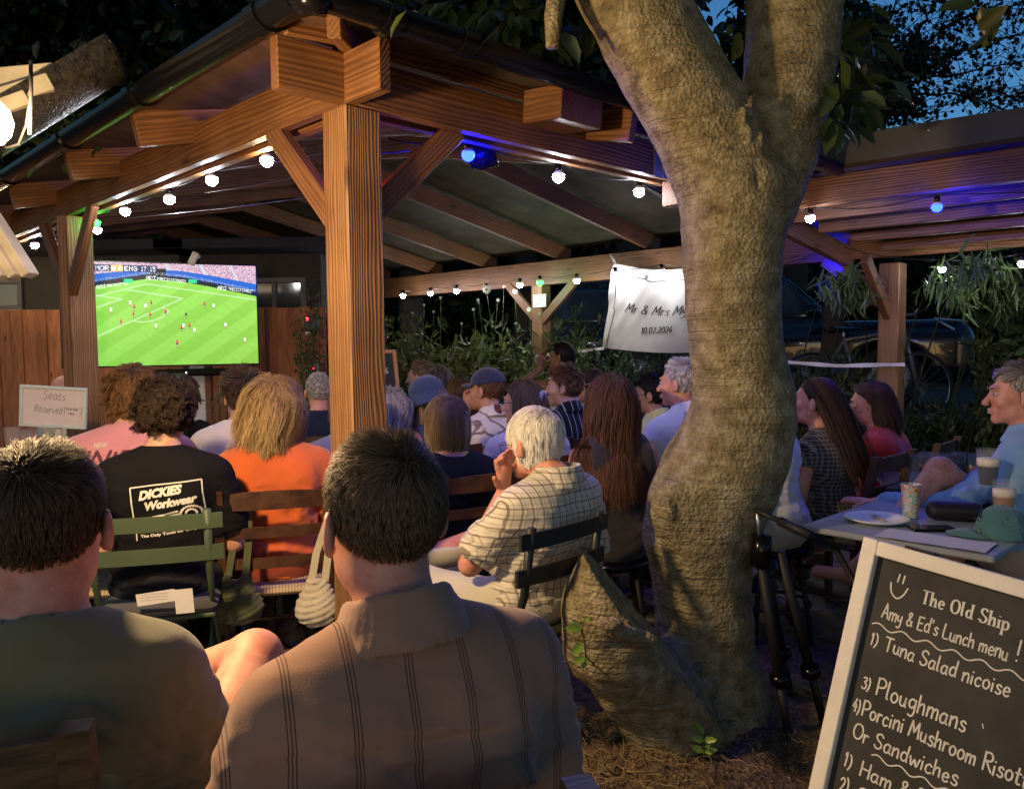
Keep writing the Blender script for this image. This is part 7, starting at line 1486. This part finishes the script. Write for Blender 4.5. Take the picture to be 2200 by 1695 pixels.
# ------------------------------------------------------------------ table on the right with its things
u1 = _nrm([.43, -.46, 0]); v1 = np.array([-u1[1], u1[0], 0]); C_A = on_z(1719, 1128, .72); Wt, Dt = .64, 1.15; TC = C_A+u1*Wt/2+v1*Dt/2; TZ = .72
tb = table('cafe_table', 'pale blue grey metal table at the right with a paper plate on it', TC, u1, v1, Wt, Dt, TZ, pm('table_paint', (.30, .33, .37), .35, .12, 5, .08, 40), .022)
def OT(px, py, z=TZ+.001): return on_z(px, py, z)
p = OT(1884, 1120); root = empty('paper_plate', p, 0, 'round white paper plate with a wooden fork on the right table', 'plate'); MB().lathe([(0, .004), (.075, .004), (.088, .012), (.108, .018), (.115, .017), (.113, .013), (.09, .006), (.08, 0), (0, 0)], (0, 0, 0), 40).build('plate', pm('plate_white', (.70, .68, .66), .6, .03, 5, .1), root, True)
p = OT(1888, 1118)+[0, 0, .006]; root = empty('fork', p, 1.6, 'small wooden fork lying on the paper plate', 'fork'); b = MB(); b.box((-.03, 0, .004), (.05, .011, .002)).box((.01, 0, .005), (.03, .022, .002)); [b.box((.038, y, .006), (.028, .003, .002)) for y in (-.009, -.003, .003, .009)]; b.build('fork_body', pm('birch', (.50, .36, .26), .7), root)
p = OT(2050, 1118); root = empty('glasses_case', p, -.35, 'black zipped hard case on the right table', 'case'); s = SDF((-.12, -.07, -.0), (.12, .07, .09), .005); s.cap((-.062, 0, .036), (.062, 0, .036), .036, k=0, sq=((0, 1, 0), .75)); V, F = s.net(); mesh('shell', V, F, pm('case_fabric', (.010, .010, .012), .6, .1, 5, .2, 300), root, True); MB().tube([(-.09, -.035, .036), (-.05, -.048, .036), (.05, -.048, .036), (.098, -.02, .036)], .0018, 6).build('zip', M['black_metal'], root, True)
p = OT(2002, 1138); root = empty('phone', p, .2, 'dark phone lying beside the black case', 'phone'); MB().box((0, 0, .005), (.075, .15, .009), rotz(1.3), .003).build('case', M['black_plastic'], root); MB().box((0, 0, .0102), (.068, .143, .0008), rotz(1.3)).build('glass', GLASSD, root)
def cap_on_table():
    p = OT(2140, 1150); root = empty('baseball_cap', p, -.15, 'faded teal baseball cap lying on the right table', 'cap'); s = SDF((-.14, -.14, -.01), (.14, .14, .16), .006); s.ell((.02, 0, .0), (.088, .098, .105), k=0); s.ell((.02, 0, -.006), (.083, .093, .1), k=0, op='sub'); s.plane((0, 0, 0.001), (0, 0, -1)); s.warp(lambda x, y, z: .003*nz(x, y, z, 3, 30, 1), .03); V, F = s.net(); m = cloth('teal_cap', (.06, .17, .19)); mesh('crown', V, F, m, root, True); n = 14; V = []
    for j in range(2):
        for r in (0, 1):
            for i in range(n+1): t = -1+2*i/n; V.append((-.04-.045*math.sqrt(max(0, 1-t*t*.9))*1-r*.075*math.sqrt(max(.02, 1-t*t)), t*.082, .018+.012*(1-t*t)-.012*r*(1-t*t)+.003*j-.014))
    m_ = n+1; F = [(i, i+1, m_+i+1, m_+i) for i in range(n)]+[(2*m_+i+1, 2*m_+i, 3*m_+i, 3*m_+i+1) for i in range(n)]+[(m_+i, m_+i+1, 3*m_+i+1, 3*m_+i) for i in range(n)]; MB().add(V, F).build('peak', m, root, True)
    b = MB(); b.tube([(-.058, y, .075+.01*math.sin(y*90)) for y in np.linspace(-.02, .02, 9)], .002, 5).tube([(-.064, y, .055) for y in np.linspace(-.025, .025, 5)], .0016, 5).tube([(-.055+.0, -.006, .062), (-.048, -.006, .094)], .002, 5).tube([(-.055+.0, .006, .062), (-.048, .006, .094)], .002, 5).build('embroidery', pm('navy_thread', (.015, .03, .07), .8), root, True); MB().lathe([(.006, .103), (.004, .107), (0, .108)], (.02, 0, 0), 10).build('button', m, root)
cap_on_table()
def cup():
    p = OT(1956, 1112); p[2] = TZ+.001; root = empty('patterned_cup', p, 0, 'tall cup with red, green and yellow pattern on the right table', 'cup'); m, t, b = newmat('comic_print'); tc = N(t, 'ShaderNodeTexCoord'); nn = N(t, 'ShaderNodeTexNoise', Scale=28.0, Detail=1.0, Distortion=1.5); t.links.new(tc.outputs['Object'], nn.inputs['Vector']); r = ramp(t, [(.0, (.60, .56, .55)), (.42, (.10, .45, .25)), (.47, (.62, .60, .58)), (.53, (.65, .06, .05)), (.57, (.70, .50, .05)), (.61, (.60, .55, .55)), (.68, (.03, .03, .03))]); r.color_ramp.interpolation = 'CONSTANT'; t.links.new(nn.outputs[0], r.inputs[0]); t.links.new(r.outputs[0], b.inputs['Base Color']); b.inputs['Roughness'].default_value = .3
    MB().lathe([(.026, 0), (.027, .004), (.036, .128), (.038, .13), (.036, .131), (.034, .126), (.025, .006), (0, .006)], (0, 0, 0), 28).build('cup_wall', m, root, True)
cup()
p = OT(2156, 1120); p[2] = TZ+.001; pint('beer_glass', 'glass of lager with a thick head on the right table', p, .155, .042, AMBER, .60, True)
p = OT(2030, 1163); root = empty('sheet_of_paper', p, 0, 'creased white paper lying along the near edge of the right table', 'paper'); X, Y_ = np.meshgrid(np.linspace(-.20, .14, 14), np.linspace(-.09, .06, 8)); Z = .003+.002*np.abs(np.sin(X*30+Y_*12)); V = (np.stack([X, Y_, Z], -1).reshape(-1, 3)) @ rotz(-.75).T; I = np.arange(112).reshape(8, 14); F = np.stack([I[:-1, :-1], I[:-1, 1:], I[1:, 1:], I[1:, :-1]], -1).reshape(-1, 4); mesh('sheet', np.concatenate([V, V-[0, 0, .0008]]), np.concatenate([F, F[:, ::-1]+112]), pm('white_sheet', (.62, .62, .64), .7, .04), root, True)
p = OT(1945, 1105); root = empty('face_mask', p, .2, 'pale elastic straps lying behind the paper plate', 'strap'); MB().tube([(-.17, .02, .004), (-.15, .05, .006), (-.09, .055, .004)], .0035, 6).tube([(.05, .03, .004), (.10, .045, .008), (.13, .02, .004), (.08, -.01, .004)], .0022, 6).build('elastic', pm('elastic', (.6, .56, .5), .8), root, True)
# second table with pints
c2 = on_z(2010, 1035, .70); table('cafe_table', 'dark table crowded with drinks behind the crossed knee', (c2[0]+.12, c2[1]), _nrm([1, -.3, 0]), _nrm([.3, 1, 0]), .75, .55, .70, pm('dark_table', (.06, .06, .065), .35), .02)
for i, (x, nm, bb, lv) in enumerate(((1962, 'empty straight glass at the left end of the dark table', None, 0), (1990, 'tall slim bottle-like glass among the drinks', AMBER, .4), (2022, 'empty pint glass by the dark beer', None, 0), (2058, 'pint of dark beer behind the crossed knee', STOUT, .85), (2095, 'half empty glass at the back of the dark table', AMBER, .3))):
    p = on_z(x, 1035-4*(i % 2), .701); pint('pint_glass', nm, p, .14, .036, bb, lv)
P = PP['blue']
pp = pt(2122, 1045, 3.05); pint('beer_glass', 'pint of dark beer held by the man in the pale blue shirt', pp, .145, .043, STOUT, .55, True)
# ------------------------------------------------------------------ folded tripod beside the trunk
def tripod():
    top = pt(1632, 1185, 2.75); root = empty('folded_tripod', (top[0], top[1], 0), 0, 'folded black tripod leaning beside the trunk with its boom sticking out to the right', 'tripod'); rl = np.array([top[0], top[1], 0]); f1 = on_z(1695, 1590, .02); f2 = on_z(1772, 1560, .02)
    for a, e in ((top, f1), (top+[.07, 0, 0], f2), (top+[.03, .08, 0], on_z(1700, 1500, .02))):
        m = a+(e-a)*.68; lg = MB().tube([a-rl, m-rl], .018, 10).build('leg', M['black_metal'], root, True); MB().tube([m-rl, e-rl], .015, 8).build('lower_leg', M['black_metal'], lg, True); MB().tube([m-rl-(e-a)*.03, m-rl+(e-a)*.02], .034, 10).build('clamp', M['black_plastic'], lg, True); MB().lathe([(0, 0), (.02, .0), (.018, .03), (0, .035)], e-rl-[0, 0, .01], 10).build('foot', M['black_plastic'], lg, True)
    MB().tube([top-rl+[0, 0, -.05], top-rl+[.01, 0, .06]], .035, 12).build('head', M['black_plastic'], root, True); b0 = pt(1600, 1085, 2.8); b1 = pt(1742, 1150, 2.55); MB().tube([b0-rl, (b0*.45+b1*.55)-rl], .010, 8).tube([(b0*.45+b1*.55)-rl, b1-rl], .016, 10).build('boom', M['black_metal'], root, True); MB().tube([top-rl+[0, 0, .05], b0*.8+b1*.2-rl], .008, 8).build('joint', M['steel'], root, True)
tripod()
# ------------------------------------------------------------------ parked cars and bicycle in the dark
def rbox(s, c, d, r, k=.05, M_=None, op='add'):
    X, Y, Z = np.meshgrid(*s.ax, indexing='ij', sparse=True); X, Y, Z = X-c[0], Y-c[1], Z-c[2]; qx, qy, qz = np.abs(X)-d[0]/2+r, np.abs(Y)-d[1]/2+r, np.abs(Z)-d[2]/2+r
    D = np.sqrt(np.maximum(qx, 0)**2+np.maximum(qy, 0)**2+np.maximum(qz, 0)**2)+np.minimum(np.maximum(qx, np.maximum(qy, qz)), 0)-r; s._mix((slice(None),)*3, D.astype(np.float32), k, op)
def car(label, loc, rz, col):
    root = empty('parked_car', loc, rz, label, 'car'); paint = pm('car_paint', col, .22, .05, 3, 0, spec=.6, coat=.6, metal=.3)
    def mk(): return SDF((-2.35, -1.0, .1), (2.3, 1.0, 1.75), .035)
    s = mk(); rbox(s, (0, 0, .62), (4.4, 1.84, .62), .18); rbox(s, (1.35, 0, .86), (1.55, 1.66, .26), .12, .10); cab = mk(); X, Y, Z = np.meshgrid(*cab.ax, indexing='ij', sparse=True)
    def cabf(g): t = np.clip((Z-.9)/.75, 0, 1); x0, x1 = -1.95+.35*t, .95-.85*t; hw = .80-.16*t; d = np.maximum(np.maximum(x0-X, X-x1), np.maximum(np.abs(Y)-hw, Z-1.62+.02*(X+.4)**2)); return (d-g).astype(np.float32)
    s._mix((slice(None),)*3, cabf(.02), .06, 'add')
    for x in (1.38, -1.38):
        for y in (-.9, .9): s.cap((x, y-.14, .36), (x, y+.14, .36), .40, k=.02, op='sub')
    V, F = s.net(); body = mesh('body', V, F, paint, root, True)
    w_ = mk(); w_._mix((slice(None),)*3, cabf(.032), 0, 'add'); w_.F = np.maximum(w_.F, np.maximum(1.02-Z, Z-1.50)+0*w_.F)
    rbox(w_, (-.45, 0, 1.3), (.10, 3, 1), .01, 0, op='sub'); V, F = w_.net(); mesh('window', V, F, GLASSD, root, True)
    for x in (1.38, -1.38):
        for y in (-.80, .80):
            sg = math.copysign(1, y); wl = MB(); wl.lathe([(.20, -.11), (.30, -.11), (.35, -.07), (.35, .07), (.30, .11), (.20, .11)], (x, y, .36), 28, rotx(math.pi/2)); o = wl.build('tyre', pm('rubber', (.012, .012, .012), .8), root, True); r_ = MB()
            for i in range(10): a = i*math.pi/5; r_.tube([(x, y+.09*sg, .36), (x+.2*math.cos(a), y+.10*sg, .36+.2*math.sin(a))], [.03, .02], 5)
            r_.lathe([(.19, -.02), (.22, -.02), (.22, .02), (.19, .02)], (x, y+.09*sg, .36), 24, rotx(math.pi/2)); r_.build('rim', M['steel'], o, True)
    for y in (-1, 1):
        pts = [(2.05, y*.86, .98), (2.12, y*.80, .90), (2.16, y*.72, .74), (2.19, y*.66, .72)]; MB().tube([(1.80, y*.90, 1.0), (1.98, y*.87, .88), (2.17, y*.72, .66)], [.012, .018, .012], 6).tube([(1.80, y*.90, 1.0), (2.13, y*.74, .96)], .012, 6).build('headlight', pm('lamp_chrome', (.5, .55, .6), .15, .05, 5, 0, metal=.7), root, True)
        MB().lathe([(0, -.10), (.07, -.07), (.09, 0), (.07, .07), (0, .10)], (.62, y*1.02, 1.10), 12, rotx(math.pi/2)).build('mirror', paint, root, True); MB().box((-.6, y*.925, .88), (.16, .02, .025), bev=.005).build('door_handle', M['black_plastic'], root)
    MB().box((2.19, 0, .62), (.03, 1.1, .22), bev=.01).build('grille', M['black_plastic'], root); return root
wc = pt(1985, 850, 8.6); h_ = -.42; car('dark blue car parked behind the right post with its front wheel and headlight showing', (wc[0]-1.38*math.cos(h_)-.8*math.sin(-h_)*-1*0, wc[1]-1.38*math.sin(h_)+.85, .62), h_, (.008, .012, .024))
w2 = pt(1480, 700, 11.0); car('dark car mostly hidden behind the tree trunk', (w2[0], w2[1], .62), -.15, (.015, .016, .02))
def bicycle():
    f = pt(1985, 880, 7.2); root = empty('bicycle', (f[0]-.5, 7.25, .62), .12, 'dark bicycle leaning behind the right post in front of the blue car', 'bicycle'); r = .33; fc, rc, bb, st_, hd = (.5, 0, r), (-.52, 0, r), (-.06, 0, .28), (-.22, 0, .78), (.36, 0, .86)
    for c in (fc, rc):
        w = MB().tube([(c[0]+r*math.cos(a), 0, c[2]+r*math.sin(a)) for a in np.linspace(0, 6.283, 37)], .016, 6, False).build('tyre', pm('bike_rubber', (.012, .012, .012), .8), root, True); s = MB()
        for i in range(18): a = i*math.pi/9; s.tube([(c[0], 0, c[2]), (c[0]+r*.95*math.cos(a), 0, c[2]+r*.95*math.sin(a))], .0015, 3)
        s.tube([(c[0]+r*.95*math.cos(a), 0, c[2]+r*.95*math.sin(a)) for a in np.linspace(0, 6.283, 37)], .006, 5, False); s.build('wheel', M['steel'], w, True)
    b = MB()
    for a, c in ((bb, st_), (bb, hd), (st_, hd), (bb, rc), (st_, rc), (hd, fc)): b.tube([a, c], .016, 8)
    b.build('frame', pm('bike_paint', (.10, .10, .11), .3, .1, 5, 0), root, True); MB().tube([hd, (.34, 0, 1.0)], .013, 8).tube([(.30, -.28, 1.04), (.38, -.12, 1.0), (.34, 0, 1.0), (.38, .12, 1.0), (.30, .28, 1.04)], .012, 8).build('handlebar', M['steel'], root, True); s = SDF((-.42, -.1, .8), (0, .1, .95), .01); s.cap((-.34, 0, .87), (-.08, 0, .88), .07, .025, k=0, sq=((0, 0, 1), 2.2)); V, F = s.net(); mesh('saddle', V, F, M['black_plastic'], root, True); MB().tube([st_, (-.23, 0, .87)], .012, 8).build('seat_post', M['steel'], root, True); MB().lathe([(.02, -.01), (.09, -.004), (.09, .004), (.02, .01)], bb, 20, rotx(math.pi/2)).build('chainring', M['steel'], root, True)
bicycle()
# ------------------------------------------------------------------ neighbouring eaves and fittings at the left
def eaves():
    root = empty('house_eaves', pt(-40, 330, 2.2), 0, 'black gutter end and cream boards of the next building at upper left', 'roof'); rl = np.array(root.location); a = pt(208, 110, 3.2); b_ = pt(-60, 270, 2.9); d = _nrm(a-b_); y = _nrm(np.cross([0, 0, 1], d)); z = np.cross(d, y); V = []; m = 20; r = .140; mb = MB()
    for l, rr in ((0, r), (1, r)):
        for q_ in (rr, rr-.005):
            for k in range(m+1): an = math.pi+math.pi*k/m; V.append((b_ if l == 0 else a)+y*q_*math.cos(an)+z*(q_*math.sin(an)*1.15+.03)-rl)
    n = m+1; F = []
    for k in range(m): F += [(k, k+1, 2*n+k+1, 2*n+k), (n+k+1, n+k, 3*n+k, 3*n+k+1), (2*n+k, 2*n+k+1, 3*n+k+1, 3*n+k)]
    F += [tuple(range(2*n, 3*n))[::-1]]
    mb.add(V, F); g = mb.build('gutter', pm('mottled_black_plastic', (.008, .008, .008), .28, .7, 40, .9, 110, c2=(.045, .042, .032), spec=.7), root, True); autosmooth(g, 50)  # black plastic with paler mottling
    rim = [a+y*(r+.006)*math.cos(math.pi+math.pi*k/16)+z*((r+.006)*1.15*math.sin(math.pi+math.pi*k/16)+.03)-rl for k in range(17)]; MB().tube(rim, .007, 8).build('gutter_rim', M['black_plastic'], root, True)
    MB().box(pt(15, 172, 2.95)-rl, (.32, .04, .08), rotz(.5) @ roty(-.25), .003).box(pt(25, 203, 2.9)-rl, (.27, .04, .06), rotz(.5) @ roty(-.45), .003).box(pt(0, 232, 2.85)-rl, (.19, .04, .05), rotz(.5) @ roty(-.5), .003).build('fascia', M['cream'], root)
    # ribbed cream boards below
    for k, (o, w_) in enumerate(((0, .030), (.036, .026), (.066, .028))):
        p1 = pt(8+k*19, 598-k*4, 3.3); p0 = pt(8+k*19-135, 598-k*4-212, 3.3); beam('weatherboard', p0+[0, .03*k, 0], p1+[0, .03*k, 0], .08, w_*1.45, M['cream'], root, bev=.004)
    cb = empty('cable', pt(66, 130, 1.88), 0, 'black cable looping down beside the glowing lamp', 'cable'); o = pt(66, 130, 1.88); MB().tube([pt(66, 130, 1.88)-o, pt(67, 200, 1.88)-o, pt(64, 290, 1.9)-o], .0045, 8).tube([pt(66, 200, 1.88)-o, pt(56, 270, 1.93)-o, pt(40, 310, 2.0)-o, pt(15, 318, 2.05)-o, pt(-4, 300, 2.1)-o], .0028, 6).build('cable_sheath', M['cable'], cb, True)
    rs = np.random.RandomState(8); P = []; D = []
    for i in range(170): P.append(pt(150+rs.normal()*60, 285+rs.normal()*38, 4.2+rs.rand()*.5)); D.append(rs.normal(size=3)+[0, -.2, -.3])
    base = np.array([pt(150, 300, 4.6)[0], 4.6, 0]); iv = empty('climbing_plant', base, 0, 'glossy green climber between the lamp and the left gutter', 'plant'); P = np.array(P); leafmesh('foliage', P, np.array(D), rs.normal(size=P.shape)+[0, -1, .3], .08, .035, LM['herb'], iv, base)
    iv.location.z = 2.9
    for ch in iv.children: ch.location.z = -2.9
    MB().tube([(0, 0, -.15), (.1, .05, -.05), (-.05, .1, .1), (.05, .1, .3)], [.006, .014, .01, .004], 6).build('stem', LM['herb'], iv, True)
eaves()
def fittings():
    def bx(name, label, px, py, Y, d, col, led=None, rot=0, cat='box'):
        c = pt(px, py, Y); root = empty(name, c, rot, label, cat); MB().box((0, 0, 0), d, bev=.008).build('casing', pm(name+'_plastic', col, .5, .05, 5, 0), root)
        MB().box((0, -d[1]/2-.002, -d[2]*.3), (d[0]*.7, .004, d[2]*.12)).build('cover', pm(name+'_cover', tuple(np.array(col)*.6), .5), root)
        if led: MB().lathe([(0, .006), (.012, .004), (.014, 0)], (led[0]*d[0], -d[1]/2, led[1]*d[2]), 10, rotx(math.pi/2)).build('indicator', emis('indicator_red', (1, .03, .03), 9), root)
        return root
    r_ = bx('junction_box', 'dark electrical box with a red light on the fence end left of the front post', 670, 695, 7.3, (.12, .07, .13), (.03, .035, .05), (-.3, .3)); MB().lathe([(0, 0), (.018, -.004), (.018, .02), (0, .022)], (-.03, -.04, -.09), 10, rotx(math.pi/2)).build('socket', M['white'], r_)
    bx('junction_box', 'pale socket box with a red light lower on the fence end', 674, 795, 7.3, (.09, .06, .11), (.25, .25, .25), (0, .2)); c = pt(416, 556, 6.1); root = empty('wall_sensor', c, .3, 'small white sensor box tilted on a bracket above the television', 'sensor'); MB().box((0, 0, 0), (.05, .06, .10), roty(.45), .006).build('casing', pm('sensor_plastic', (.45, .38, .33), .5), root); MB().tube([(0, .03, 0), (.02, .3, .05)], .012, 6).build('bracket', M['white'], root)
    c = pt(428, 870, 7.1); root = empty('door', (c[0], 7.1, 0), 0, 'narrow white panelled door frame below the television', 'door'); MB().box((0, 0, .62), (.13, .04, 1.24), bev=.005).build('door_panel', M['white'], root); MB().box((.10, -.01, .62), (.05, .06, 1.28), bev=.004).build('door_post', M['purlin'], root); MB().box((0, -.025, .93), (.11, .01, .012)).build('rail', M['black_metal'], root)
fittings()
# ------------------------------------------------------------------ prints on the shirts
WHITEPR = pm('white_print', (.70, .68, .62), .8, .05, 5, 0)
def prints():
    P = PP['workwear']; cx, cz, W_, H_, rt = .040, .372, .240, .195, .075
    def tr(v): v = np.asarray(v, float); c, s_ = math.cos(rt), math.sin(rt); return np.stack([cx+v[:, 0]*c-v[:, 1]*s_, cz+v[:, 0]*s_+v[:, 1]*c], 1)
    def sub_lines(st, w): V, F = ribbon(st, w, caps=False, sub=.01); return tr(V), F
    hw, hh = W_/2, H_/2; project(P, sub_lines([np.array([(-hw, -hh), (-hw, hh), ]), np.array([(-hw, hh), (hw, hh)]), np.array([(hw, hh), (hw, -hh)]), ], .0045), 'shirt_print', WHITEPR)
    for s, x, y, w_, h in (('DICKIES', -.095, .048, .150, .034), ('Workwear', -.078, .008, .180, .034)):
        V, F = font_text(s, .06, .25, .0035); 
        lo, hi = V.min(0), V.max(0); V = (V-lo)/(hi-lo)*[w_, h if s == 'DICKIES' else h*.95]+[x, y]; V[:, 1] += (V[:, 0]-x)*.06; project(P, (tr(V), F), 'shirt_print', WHITEPR)
    V, F = font_text('The Only Tools for the Job', .02, 0, .0008); lo, hi = V.min(0), V.max(0); V = (V-lo)/(hi-lo)*[.205, .014]+[-.105, -.090]; project(P, (tr(V), F), 'shirt_print', WHITEPR)
    st = [np.array([(-.08, -.020), (.03, -.006)]), np.array([(-.08, -.029), (.035, -.016)])]; V, F = ribbon(st, .006, sub=.01); project(P, (tr(V), F), 'shirt_print', WHITEPR)
    a = np.linspace(0, math.pi, 25); saw = [np.stack([.075+(.034+.004*(np.arange(25) % 2))*np.cos(a), -.022+(.028+.004*(np.arange(25) % 2))*np.sin(a)], 1), np.stack([.075+.018*np.cos(a), -.022+.018*np.sin(a)], 1)]; V, F = ribbon(saw, .007); project(P, (tr(V), F), 'shirt_print', WHITEPR)
    P = PP['pink']; ink = pm('plum_print', (.10, .03, .06), .8); st, w_ = text_strokes('UNIFI', -.12, .440, .050, slant=.18, jit=.5, seed=2, sp=2.0); k = .27/w_; st = [np.stack([-.165+(p[:, 0]+.12)*k, p[:, 1]], 1) for p in st]; V, F = ribbon(st, .012, sub=.012); project(P, (V, F), 'shirt_print', ink)
    V, F = font_text('NEW', .05, 0, .002); lo, hi = V.min(0), V.max(0); V = (V-lo)/(hi-lo)*[.05, .018]+[-.09, .503]; project(P, (V, F), 'shirt_print', pm('pale_print', (.55, .50, .38), .8)); 
    P = PP['greytee']; st, w_ = text_strokes('SURF', -.08, .40, .05); V, F = ribbon(st, .008, sub=.012); project(P, (V, F), 'shirt_print', INK)
prints()
# ------------------------------------------------------------------ the lit lamp hanging at the left
def main_lamp():
    P = pt(-30, 262, 1.85); root = empty('outdoor_lamp', P, 0, 'large glowing globe lamp hanging at the left edge under the other roof', 'lamp')
    sh = MB().lathe([(.0, -.055), (.03, -.047), (.048, -.027), (.055, 0), (.048, .027), (.03, .047), (.0, .055)], (0, 0, 0), 24); sh.build('bulb', emis('lamp_glow', (1, .80, .50), 12), root, True)
    MB().lathe([(.02, .05), (.022, .10), (.016, .115), (0, .118)], (0, 0, 0), 16).build('lamp_holder', M['black_plastic'], root, True)
    d = bpy.data.lights.new('lamp_light', 'POINT'); d.energy = LAMP_POWER; d.color = (1, .66, .33); d.shadow_soft_size = .07
    o = bpy.data.objects.new('lamp_light', d); COL.objects.link(o); o.parent = root; o.location = (.02, -.02, -.065)
main_lamp()
